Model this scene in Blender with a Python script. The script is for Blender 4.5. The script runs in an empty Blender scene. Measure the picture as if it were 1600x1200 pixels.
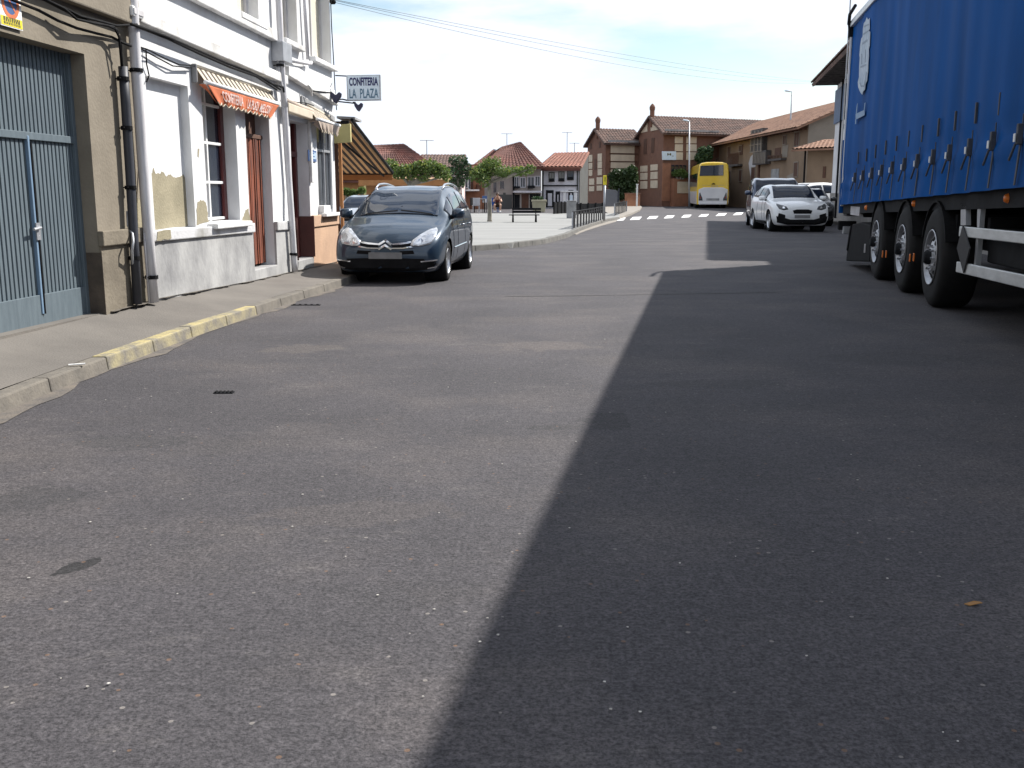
import bpy, bmesh, math, random
from mathutils import Vector, Matrix, noise
from mathutils.bvhtree import BVHTree
random.seed(7)
R = math.radians
SC = bpy.context.scene
COL = SC.collection
# ------------------------------------------------------------------ camera
H = 1.30                       # eye height above the road
FPX = 1570.0                   # focal length in photo pixels (1600 wide)
TH = math.atan(300.0 / FPX)    # pitch down
CAM = Vector((0, 0, H))
FWD = Vector((0, math.cos(TH), -math.sin(TH)))
UPV = Vector((0, math.sin(TH), math.cos(TH)))
def ray(u, v):
    return Vector((1, 0, 0)) * ((u - 800) / FPX) + UPV * ((600 - v) / FPX) + FWD
def gp(u, v, z=0.0):           # pixel -> point at height z
    d = ray(u, v); t = (z - H) / d.z
    return CAM + d * t
def at(u, v, y):               # pixel -> point at depth y
    d = ray(u, v)
    return CAM + d * (y / d.y)
cam_d = bpy.data.cameras.new("camera"); cam = bpy.data.objects.new("camera", cam_d); COL.objects.link(cam)
cam.location = CAM; cam.rotation_euler = (math.pi / 2 - TH, 0, 0)
cam_d.sensor_width = 36; cam_d.lens = 36 * FPX / 1600; cam_d.clip_end = 5000; cam_d.clip_start = 0.05
SC.camera = cam
# ------------------------------------------------------------------ light
SUN = Vector((3.67, 2.55, 4.34)).normalized()
EL = math.asin(SUN.z); AZ = math.atan2(SUN.x, SUN.y)
w = bpy.data.worlds.new("World"); SC.world = w; w.use_nodes = True
nt = w.node_tree; nt.nodes.clear()
def N(tree, typ, **kw):
    n = tree.nodes.new(typ)
    for k, v in kw.items(): setattr(n, k, v)
    return n
sky = N(nt, 'ShaderNodeTexSky', sky_type='NISHITA'); sky.sun_disc = False
sky.sun_elevation = EL; sky.sun_rotation = AZ; sky.air_density = 1.2; sky.dust_density = 0.2
bg1 = N(nt, 'ShaderNodeBackground'); bg1.inputs['Strength'].default_value = 0.08
nt.links.new(sky.outputs[0], bg1.inputs['Color'])
bg2 = N(nt, 'ShaderNodeBackground'); bg2.inputs['Color'].default_value = (0.89, 0.96, 1.08, 1); bg2.inputs['Strength'].default_value = 0.63
tc = N(nt, 'ShaderNodeTexCoord')
mp = N(nt, 'ShaderNodeMapping'); mp.inputs['Scale'].default_value = (1.5, 1.5, 6.0); mp.inputs['Location'].default_value = (2.7, 1.9, 0.1)
nt.links.new(tc.outputs['Generated'], mp.inputs['Vector'])
nz = N(nt, 'ShaderNodeTexNoise'); nz.inputs['Scale'].default_value = 2.3; nz.inputs['Detail'].default_value = 7; nz.inputs['Roughness'].default_value = 0.55
nt.links.new(mp.outputs[0], nz.inputs['Vector'])
rp = N(nt, 'ShaderNodeValToRGB'); rp.color_ramp.elements[0].position = 0.365; rp.color_ramp.elements[0].color = (0.0,)*3 + (1,); rp.color_ramp.elements[1].position = 0.51; rp.color_ramp.elements[1].color = (1,)*4
nt.links.new(nz.outputs['Fac'], rp.inputs['Fac'])
mx = N(nt, 'ShaderNodeMixShader'); nt.links.new(rp.outputs[0], mx.inputs[0]); nt.links.new(bg1.outputs[0], mx.inputs[1]); nt.links.new(bg2.outputs[0], mx.inputs[2])
wo = N(nt, 'ShaderNodeOutputWorld'); nt.links.new(mx.outputs[0], wo.inputs[0])
sl = bpy.data.lights.new("sun", 'SUN'); sl.energy = 4.6; sl.angle = R(0.55); sl.color = (1, 0.955, 0.89)
so = bpy.data.objects.new("sun", sl); COL.objects.link(so); so.location = (20, 10, 30)
so.rotation_euler = (-SUN).to_track_quat('-Z', 'Y').to_euler()
SC.view_settings.view_transform = 'Standard'; SC.view_settings.look = 'None'; SC.view_settings.exposure = 0.85; SC.view_settings.gamma = 1
try: SC.cycles.use_denoising = True
except Exception: pass
SC.cycles.max_bounces = 8
# ------------------------------------------------------------------ materials
MATS = {}
def pm(name, c1, c2=None, scale=3.0, rough=0.8, bump=0.0, bscale=40.0, metal=0.0, coat=0.0, spec=0.5, stretch=None, detail=5.0, lo=0.35, hi=0.65, rvar=0.0, trans=0.0, sheen=0.0):
    """principled with a two-colour noise mix, optional bump"""
    if name in MATS: return MATS[name]
    m = bpy.data.materials.new(name); m.use_nodes = True; t = m.node_tree
    b = t.nodes['Principled BSDF']
    b.inputs['Roughness'].default_value = rough; b.inputs['Metallic'].default_value = metal
    b.inputs['Coat Weight'].default_value = coat; b.inputs['Coat Roughness'].default_value = 0.04
    b.inputs['Specular IOR Level'].default_value = spec
    c = N(t, 'ShaderNodeTexCoord'); src = c.outputs['Object']
    if stretch:
        mpn = N(t, 'ShaderNodeMapping'); mpn.inputs['Scale'].default_value = stretch; t.links.new(src, mpn.inputs['Vector']); src = mpn.outputs[0]
    if c2 is None: c2 = tuple(x * 0.82 for x in c1)
    n = N(t, 'ShaderNodeTexNoise'); n.inputs['Scale'].default_value = scale; n.inputs['Detail'].default_value = detail; n.inputs['Roughness'].default_value = 0.6
    t.links.new(src, n.inputs['Vector'])
    r = N(t, 'ShaderNodeValToRGB'); r.color_ramp.elements[0].position = lo; r.color_ramp.elements[1].position = hi
    r.color_ramp.elements[0].color = tuple(c2) + (1,); r.color_ramp.elements[1].color = tuple(c1) + (1,)
    t.links.new(n.outputs['Fac'], r.inputs['Fac']); t.links.new(r.outputs[0], b.inputs['Base Color'])
    if rvar:
        mr = N(t, 'ShaderNodeMapRange'); mr.inputs[3].default_value = max(0, rough - rvar); mr.inputs[4].default_value = min(1, rough + rvar)
        t.links.new(n.outputs['Fac'], mr.inputs[0]); t.links.new(mr.outputs[0], b.inputs['Roughness'])
    if bump:
        n2 = N(t, 'ShaderNodeTexNoise'); n2.inputs['Scale'].default_value = bscale; n2.inputs['Detail'].default_value = 4; t.links.new(src, n2.inputs['Vector'])
        bp = N(t, 'ShaderNodeBump'); bp.inputs['Strength'].default_value = bump; bp.inputs['Distance'].default_value = 0.02
        t.links.new(n2.outputs['Fac'], bp.inputs['Height']); t.links.new(bp.outputs[0], b.inputs['Normal'])
    if trans:
        tr = N(t, 'ShaderNodeBsdfTranslucent'); t.links.new(r.outputs[0], tr.inputs['Color'])
        ms = N(t, 'ShaderNodeMixShader'); ms.inputs[0].default_value = trans
        t.links.new(b.outputs[0], ms.inputs[1]); t.links.new(tr.outputs[0], ms.inputs[2])
        t.links.new(ms.outputs[0], t.nodes['Material Output'].inputs[0])
    MATS[name] = m
    return m
M = {}
M['white_wall'] = pm('white_wall', (0.64, 0.645, 0.65), (0.47, 0.465, 0.46), 1.3, 0.9, 0.25, 25, stretch=(1, 1, .5), lo=.28, hi=.5)
M['white_paint'] = pm('white_paint', (0.80, 0.80, 0.79), (0.66, 0.66, 0.65), 5, 0.6)
M['white_pipe'] = pm('white_pipe', (0.66, 0.65, 0.66), (0.5, 0.49, 0.5), 4, 0.5, stretch=(6, 6, .7))
M['ledge'] = pm('ledge', (0.70, 0.70, 0.69), (0.40, 0.39, 0.37), 2.5, 0.9, 0.2, 30, lo=.3, hi=.55)
M['plinth_grey'] = pm('plinth_grey', (0.37, 0.37, 0.365), (0.185, 0.185, 0.19), 1.7, 0.92, 0.3, 20, stretch=(1, 1, .7), lo=.34, hi=.64)
M['band_grey'] = pm('band_grey', (0.50, 0.50, 0.51), (0.27, 0.265, 0.25), 2.2, 0.92, 0.3, 20, lo=.3, hi=.55)
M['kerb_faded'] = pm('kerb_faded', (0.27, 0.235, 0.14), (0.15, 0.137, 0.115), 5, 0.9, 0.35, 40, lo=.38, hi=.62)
M['jamb_dirt'] = pm('jamb_dirt', (0.10, 0.078, 0.058), (0.05, 0.04, 0.032), 5, 0.95, .3, 30)
M['door_edge'] = pm('door_edge', (0.155, 0.235, 0.33), (0.125, 0.20, 0.29), 5, 0.6)
M['bare_plaster'] = pm('bare_plaster', (0.30, 0.265, 0.18), (0.22, 0.195, 0.13), 3, 0.95, 0.35, 40)
M['ochre_wall'] = pm('ochre_wall', (0.225, 0.195, 0.15), (0.155, 0.132, 0.10), 1.6, 0.92, 0.25, 30, lo=.3, hi=.7)
M['ochre_dark'] = pm('ochre_dark', (0.19, 0.163, 0.122), (0.115, 0.097, 0.072), 2.4, 0.92, 0.4, 25)
M['salmon'] = pm('salmon', (0.52, 0.34, 0.225), (0.43, 0.28, 0.19), 3, 0.9, 0.3, 30)
M['maroon'] = pm('maroon', (0.10, 0.035, 0.028), (0.075, 0.027, 0.022), 5, 0.7)
M['door_blue'] = pm('door_blue', (0.112, 0.142, 0.162), (0.088, 0.114, 0.132), 6, 0.6, 0.1, 40, stretch=(4, 4, .6), spec=.3)
M['black_plastic'] = pm('black_plastic', (0.011, 0.011, 0.012), (0.007, 0.007, 0.0075), 6, 0.8, spec=.12)
M['dark_pipe'] = pm('dark_pipe', (0.035, 0.038, 0.05), (0.025, 0.027, 0.034), 4, 0.55)
M['grey_metal'] = pm('grey_metal', (0.42, 0.43, 0.45), (0.33, 0.34, 0.36), 6, 0.45, metal=0.5)
M['dark_metal'] = pm('dark_metal', (0.014, 0.015, 0.018), (0.009, 0.0095, 0.011), 6, 0.75, spec=.12)
M['chrome'] = pm('chrome', (0.75, 0.76, 0.78), (0.68, 0.69, 0.71), 6, 0.14, metal=1.0)
M['glass'] = pm('glass_dark', (0.018, 0.026, 0.042), (0.013, 0.019, 0.031), 3, 0.03, spec=1.0)
M['glass_soft'] = pm('glass_soft', (0.012, 0.018, 0.032), (0.009, 0.013, 0.022), 3, 0.05, spec=.25)
M['shade_glass'] = pm('glass_pale', (0.10, 0.11, 0.12), (0.06, 0.065, 0.075), 2, 0.06, spec=0.7)
M['wood_curtain'] = pm('wood_curtain', (0.25, 0.060, 0.022), (0.055, 0.015, 0.008), 5, 0.75, stretch=(7, 7, .35), lo=.40, hi=.60)
M['wood_red'] = pm('wood_red', (0.11, 0.018, 0.018), (0.07, 0.012, 0.012), 6, 0.45, stretch=(5, 5, .5))
M['awning_orange'] = pm('awning_orange', (0.70, 0.215, 0.095), (0.60, 0.17, 0.075), 3, 0.85, trans=.2)
M['awning_cream'] = pm('awning_cream', (0.74, 0.66, 0.53), (0.64, 0.57, 0.45), 3, 0.85, trans=.25)
M['awning_pink'] = pm('awning_pink', (0.60, 0.50, 0.42), (0.5, 0.41, 0.34), 3, 0.85, trans=.2)
M['awning_stripe'] = pm('awning_stripe', (0.055, 0.042, 0.033), (0.042, 0.032, 0.025), 3, 0.85)
M['canopy_tan'] = pm('canopy_tan', (0.56, 0.40, 0.24), (0.50, 0.35, 0.21), 3, 0.85, trans=.45)
M['canopy_dark'] = pm('canopy_dark', (0.045, 0.022, 0.013), (0.03, 0.015, 0.01), 3, 0.85)
M['canopy_edge'] = pm('canopy_edge', (0.50, 0.25, 0.10), (0.42, 0.20, 0.08), 3, 0.85, trans=.3)
M['yellow_panel'] = pm('yellow_panel', (0.52, 0.46, 0.20), (0.46, 0.40, 0.17), 3, 0.6)
M['blind'] = pm('blind', (0.62, 0.58, 0.47), (0.54, 0.50, 0.40), 3, 0.7, stretch=(1, 1, 30))
M['jamb'] = pm('jamb', (0.52, 0.51, 0.52), (0.42, 0.41, 0.42), 3, 0.9)
M['kerb'] = pm('kerb_stone', (0.165, 0.148, 0.124), (0.11, 0.10, 0.087), 6, 0.95, 0.3, 40)
M['kerb_yellow'] = pm('kerb_yellow', (0.37, 0.31, 0.15), (0.19, 0.172, 0.132), 5, 0.85, 0.35, 40, lo=.40, hi=.60)
M['sidewalk'] = pm('sidewalk', (0.152, 0.138, 0.122), (0.108, 0.098, 0.088), 1.4, 0.95, 0.3, 60, lo=.3, hi=.7)
M['plaza'] = pm('plaza', (0.25, 0.25, 0.24), (0.205, 0.205, 0.198), .5, 0.9, 0.2, 30, stretch=(.3, 1.5, 1))
M['pave_far'] = pm('pave_far', (0.26, 0.235, 0.205), (0.21, 0.19, 0.165), 1, 0.95)
M['road_white'] = pm('road_white', (0.80, 0.80, 0.78), (0.62, 0.61, 0.6), 4, 0.8)
M['tyre'] = pm('tyre', (0.012, 0.012, 0.0125), (0.008, 0.008, 0.0085), 8, 0.8, spec=.25)
M['alloy'] = pm('alloy', (0.62, 0.63, 0.65), (0.52, 0.53, 0.55), 8, 0.28, metal=0.9)
M['lens'] = pm('lens', (0.72, 0.74, 0.77), (0.42, 0.43, 0.45), 9, 0.10, spec=0.8, metal=.55)
M['lens_dark'] = pm('lens_dark', (0.06, 0.065, 0.07), (0.03, 0.032, 0.035), 9, 0.06, spec=0.8)
M['paint_silver'] = pm('paint_silver', (0.30, 0.33, 0.37), (0.27, 0.30, 0.34), 2, 0.35, coat=.6)
M['lens_red'] = pm('lens_red', (0.25, 0.01, 0.01), None, 9, 0.1)
M['lens_orange'] = pm('lens_orange', (0.75, 0.20, 0.03), (0.6, 0.15, 0.02), 9, 0.2)
M['plate'] = pm('plate_blank', (0.22, 0.22, 0.22), (0.16, 0.16, 0.16), 6, 0.5)
M['paint_slate'] = pm('paint_slate', (0.025, 0.046, 0.074), (0.022, 0.041, 0.066), 2, 0.32, metal=0.35, coat=.6)
M['paint_white'] = pm('paint_white', (0.74, 0.75, 0.75), (0.69, 0.70, 0.70), 2, 0.35, coat=0.8)
M['paint_blue'] = pm('paint_blue', (0.028, 0.046, 0.092), (0.024, 0.040, 0.08), 2, 0.32, metal=0.3, coat=.8)
M['paint_black'] = pm('paint_black', (0.018, 0.019, 0.022), None, 2, 0.3, coat=1.0)
M['bus_yellow'] = pm('bus_yellow', (0.80, 0.53, 0.02), (0.74, 0.48, 0.02), 2, 0.35, coat=.6)
M['bus_white'] = pm('bus_white', (0.74, 0.73, 0.73), (0.62, 0.61, 0.62), .6, 0.45, coat=.5)
M['truck_blue'] = pm('truck_blue', (0.004, 0.074, 0.275), (0.006, 0.054, 0.19), 1.1, 0.6, 0.08, 3, spec=.02, stretch=(1, 1, .35), lo=.3, hi=.6)
M['truck_white'] = pm('truck_white', (0.62, 0.63, 0.64), None, 4, 0.5)
M['alu'] = pm('alu', (0.62, 0.64, 0.64), (0.48, 0.5, 0.5), 3, 0.42, metal=.35, stretch=(1, 1, 4))
M['crest'] = pm('crest_white', (0.46, 0.53, 0.60), (0.30, 0.38, 0.47), 9, 0.7)
M['crest_grey'] = pm('crest_grey', (0.22, 0.28, 0.36), None, 9, 0.6)
M['plate_grey'] = pm('plate_grey', (0.055, 0.055, 0.057), None, 6, 0.7, spec=.2)
M['rim_steel'] = pm('rim_steel', (0.40, 0.41, 0.43), (0.26, 0.27, 0.29), 7, 0.38, metal=.7)
M['wire_grey'] = pm('wire_grey', (0.10, 0.11, 0.13), None, 6, 0.7)
M['strap'] = pm('strap', (0.055, 0.06, 0.075), (0.03, 0.034, 0.045), 9, 0.7)
M['roof_tile'] = pm('roof_tile', (0.22, 0.095, 0.073), (0.10, 0.052, 0.044), 1.1, 0.9, lo=.3, hi=.7)
M['roof_red'] = pm('roof_red', (0.15, 0.056, 0.040), (0.105, 0.042, 0.032), .8, 0.9)
M['roof_orange'] = pm('roof_orange', (0.29, 0.125, 0.088), (0.21, 0.095, 0.068), .9, 0.9)
M['roof_old'] = pm('roof_old', (0.175, 0.105, 0.082), (0.078, 0.055, 0.047), 1.6, 0.95, lo=.32, hi=.68)
M['roof_adobe'] = pm('roof_adobe', (0.30, 0.170, 0.11), (0.18, 0.10, 0.07), 1.2, 0.95)
M['brick'] = pm('brick', (0.20, 0.097, 0.062), (0.145, 0.072, 0.048), 2.5, 0.92, lo=.3, hi=.7)
M['brick_front'] = pm('brick_front', (0.33, 0.15, 0.085), (0.26, 0.12, 0.07), 2.5, 0.92)
M['cream_panel'] = pm('cream_panel', (0.62, 0.52, 0.39), (0.53, 0.44, 0.33), 2, 0.85)
M['render_beige'] = pm('render_beige', (0.36, 0.32, 0.29), (0.30, 0.265, 0.24), .8, 0.9)
M['render_white'] = pm('render_white', (0.62, 0.61, 0.64), (0.52, 0.51, 0.54), .8, 0.9)
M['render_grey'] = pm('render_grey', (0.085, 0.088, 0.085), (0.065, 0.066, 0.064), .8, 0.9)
M['render_pink'] = pm('render_pink', (0.72, 0.62, 0.60), (0.6, 0.42, 0.4), .8, 0.9)
M['adobe'] = pm('adobe', (0.25, 0.175, 0.115), (0.185, 0.128, 0.083), .7, 0.95, lo=.3, hi=.7)
M['adobe_pale'] = pm('adobe_pale', (0.27, 0.235, 0.195), (0.22, 0.19, 0.155), .7, 0.95)
M['old_wood'] = pm('old_wood', (0.10, 0.09, 0.085), (0.06, 0.052, 0.05), 4, 0.85)
M['brown_wood'] = pm('brown_wood', (0.10, 0.045, 0.025), (0.07, 0.03, 0.018), 4, 0.8)
M['blue_shutter'] = pm('blue_shutter', (0.045, 0.095, 0.19), (0.03, 0.07, 0.14), 4, 0.6)
M['house_white'] = pm('house_white', (0.66, 0.66, 0.67), (0.56, 0.56, 0.57), 1, 0.9, 0.2, 20)
M['house_plinth'] = pm('house_plinth', (0.24, 0.225, 0.21), (0.18, 0.17, 0.16), 2, 0.9)
M['bark'] = pm('bark', (0.30, 0.27, 0.22), (0.15, 0.135, 0.11), 5, 0.9, 0.4, 20, stretch=(1, 1, .4))
M['leaf'] = pm('leaf', (0.150, 0.215, 0.055), (0.065, 0.115, 0.028), 1.6, 0.6, trans=.4, lo=.3, hi=.7)
M['leaf_dark'] = pm('leaf_dark', (0.062, 0.115, 0.045), (0.03, 0.062, 0.026), 1.4, 0.6, trans=.35)
M['leaf_light'] = pm('leaf_light', (0.24, 0.27, 0.055), (0.13, 0.17, 0.035), 2.5, 0.6, trans=.4)
M['ivy'] = pm('ivy', (0.048, 0.085, 0.022), (0.02, 0.04, 0.013), .9, 0.6, trans=.2)
M['sign_yellow'] = pm('sign_yellow', (0.80, 0.66, 0.03), None, 4, 0.5)
M['sign_red'] = pm('sign_red', (0.62, 0.17, 0.06), None, 4, 0.5)
M['sign_blue'] = pm('sign_blue', (0.06, 0.12, 0.28), None, 4, 0.5)
M['sign_face'] = pm('sign_face', (0.66, 0.76, 0.84), (0.6, 0.7, 0.79), 4, 0.4)
M['ink_navy'] = pm('ink_navy', (0.015, 0.018, 0.11), None, 4, 0.5)
M['ink_teal'] = pm('ink_teal', (0.07, 0.17, 0.26), None, 4, 0.5)
M['ink_white'] = pm('ink_white', (0.74, 0.62, 0.58), None, 4, 0.7)
M['lamp_navy'] = pm('lamp_navy', (0.022, 0.022, 0.06), None, 4, 0.45)
M['planter'] = pm('planter', (0.42, 0.39, 0.27), (0.35, 0.32, 0.22), 2, 0.8)
M['skin'] = pm('skin', (0.50, 0.30, 0.20), (0.45, 0.26, 0.18), 8, 0.55)
M['cloth_maroon'] = pm('cloth_maroon', (0.12, 0.035, 0.03), None, 8, 0.9)
M['cloth_dark'] = pm('cloth_dark', (0.05, 0.035, 0.025), None, 8, 0.9)
M['hair_brown'] = pm('hair_brown', (0.06, 0.03, 0.016), None, 9, 0.6)
M['blue_plastic'] = pm('blue_plastic', (0.02, 0.10, 0.35), None, 6, 0.5)
M['leaf_fallen'] = pm('leaf_fallen', (0.30, 0.15, 0.045), None, 9, 0.8)

STAINS = [(948, 658, .36, .50, .1, .62, (0.034, 0.033, 0.036)), (868, 668, .34, .14, 0, .5, (0.038, 0.037, 0.039)), (125, 885, .105, .22, -.6, .9, (0.022, 0.022, 0.024)), (850, 540, 1.0, .6, .1, .22, (0.17, 0.145, 0.128)), (470, 545, .8, .5, .2, .22, (0.17, 0.145, 0.124)), (560, 800, .9, .4, .1, .16, (0.14, 0.12, 0.108)), (1120, 600, .9, .4, 0, .4, (0.040, 0.039, 0.042)), (40, 780, .55, .45, 0, .45, (0.040, 0.040, 0.043)), (200, 690, .7, .4, 0, .4, (0.042, 0.042, 0.045)), (1400, 560, 1.4, .7, 0, .35, (0.040, 0.039, 0.042)), (620, 930, .5, .3, 0, .3, (0.043, 0.042, 0.045))]
def asphalt():
    m = bpy.data.materials.new('asphalt'); m.use_nodes = True; t = m.node_tree; b = t.nodes['Principled BSDF']
    b.inputs['Roughness'].default_value = 0.86; b.inputs['Specular IOR Level'].default_value = 0.35
    c = N(t, 'ShaderNodeTexCoord'); L = t.links.new
    def nz(scale, det=5, rough=.6, st=None):
        s = c.outputs['Object']
        if st:
            q = N(t, 'ShaderNodeMapping'); q.inputs['Scale'].default_value = st; L(s, q.inputs[0]); s = q.outputs[0]
        n = N(t, 'ShaderNodeTexNoise'); n.inputs['Scale'].default_value = scale; n.inputs['Detail'].default_value = det; n.inputs['Roughness'].default_value = rough
        L(s, n.inputs['Vector']); return n.outputs['Fac']
    def ramp(f, p0, p1, c0, c1):
        r = N(t, 'ShaderNodeValToRGB'); r.color_ramp.elements[0].position = p0; r.color_ramp.elements[1].position = p1
        r.color_ramp.elements[0].color = c0 + (1,); r.color_ramp.elements[1].color = c1 + (1,); L(f, r.inputs[0]); return r.outputs[0]
    def mix(f, a, bb, mode='MIX'):
        x = N(t, 'ShaderNodeMix', data_type='RGBA', blend_type=mode)
        if isinstance(f, float): x.inputs[0].default_value = f
        else: L(f, x.inputs[0])
        L(a, x.inputs[6])
        if isinstance(bb, tuple): x.inputs[7].default_value = bb + (1,)
        else: L(bb, x.inputs[7])
        return x.outputs[2]
    base = ramp(nz(.8, 6), .3, .7, (0.048, 0.046, 0.051), (0.070, 0.0662, 0.0725))
    # dusty sweeps, stretched across the road, stronger near the left gutter
    dust = ramp(nz(.75, 7, .62, (.8, 1.0, 1)), .48, .70, (0, 0, 0), (.5, .5, .5))
    base = mix(dust, base, (0.122, 0.108, 0.103))
    scuff = ramp(nz(2.6, 8, .72, (.6, 1.4, 1)), .58, .74, (0, 0, 0), (.34, .34, .34))
    base = mix(scuff, base, (0.17, 0.158, 0.15))
    dark = ramp(nz(.9, 4, .5, (1.2, .8, 1)), .60, .78, (0, 0, 0), (.5, .5, .5))
    base = mix(dark, base, (0.048, 0.047, 0.049))
    def stain(bs, cx, cy, rx, ry, rot, amt, col):
        q = N(t, 'ShaderNodeMapping'); q.vector_type = 'TEXTURE'; q.inputs['Location'].default_value = (cx, cy, 0); q.inputs['Rotation'].default_value = (0, 0, rot); q.inputs['Scale'].default_value = (rx, ry, 1)
        L(c.outputs['Object'], q.inputs[0]); ln = N(t, 'ShaderNodeVectorMath', operation='LENGTH'); L(q.outputs[0], ln.inputs[0])
        ad = N(t, 'ShaderNodeMath', operation='MULTIPLY_ADD'); L(nz(5.5, 5, .65), ad.inputs[0]); ad.inputs[1].default_value = 1.1; L(ln.outputs['Value'], ad.inputs[2])
        f = ramp(ad.outputs[0], .98, 1.72, (amt,) * 3, (0, 0, 0)); return mix(f, bs, col)
    for (u, v, rx, ry, rot, amt, col) in STAINS:
        p = gp(u, v); base = stain(base, p.x, p.y, rx, ry, rot, amt, col)
    # aggregate grain: fine, two sizes
    clump = ramp(nz(22, 3, .6), .3, .7, (.74, .74, .75), (1.24, 1.23, 1.22))
    base = mix(1.0, base, clump, 'MULTIPLY')
    grain = ramp(nz(72, 3, .8), .36, .66, (.40, .40, .41), (1.52, 1.50, 1.48))
    base = mix(1.0, base, grain, 'MULTIPLY')
    v = N(t, 'ShaderNodeTexVoronoi'); v.inputs['Scale'].default_value = 34; L(c.outputs['Object'], v.inputs['Vector'])
    cell = N(t, 'ShaderNodeSeparateColor'); L(v.outputs['Color'], cell.inputs[0])
    near = N(t, 'ShaderNodeMath', operation='LESS_THAN'); L(v.outputs['Distance'], near.inputs[0]); near.inputs[1].default_value = .25
    rare = N(t, 'ShaderNodeMath', operation='GREATER_THAN'); L(cell.outputs[0], rare.inputs[0]); rare.inputs[1].default_value = .988
    an = N(t, 'ShaderNodeMath', operation='MULTIPLY'); L(near.outputs[0], an.inputs[0]); L(rare.outputs[0], an.inputs[1])
    am = N(t, 'ShaderNodeMath', operation='MULTIPLY'); L(an.outputs[0], am.inputs[0]); am.inputs[1].default_value = .5
    base = mix(am.outputs[0], base, (0.30, 0.275, 0.25))
    rare2 = N(t, 'ShaderNodeMath', operation='LESS_THAN'); L(cell.outputs[1], rare2.inputs[0]); rare2.inputs[1].default_value = .02
    an2 = N(t, 'ShaderNodeMath', operation='MULTIPLY'); L(near.outputs[0], an2.inputs[0]); L(rare2.outputs[0], an2.inputs[1])
    am2 = N(t, 'ShaderNodeMath', operation='MULTIPLY'); L(an2.outputs[0], am2.inputs[0]); am2.inputs[1].default_value = .6
    base = mix(am2.outputs[0], base, (0.17, 0.10, 0.06))
    L(base, b.inputs['Base Color'])
    bp = N(t, 'ShaderNodeBump'); bp.inputs['Strength'].default_value = .55; bp.inputs['Distance'].default_value = .012
    L(nz(70, 4, .7), bp.inputs['Height']); L(bp.outputs[0], b.inputs['Normal'])
    return m
M['asphalt'] = asphalt()
M['asphalt_dark'] = pm('asphalt_dark', (0.052, 0.050, 0.050), (0.038, 0.037, 0.038), 3, 0.9, .4, 60)
M['oil'] = pm('oil_stain', (0.05, 0.048, 0.048), (0.035, 0.034, 0.035), 5, 0.8, .3, 60)
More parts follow.
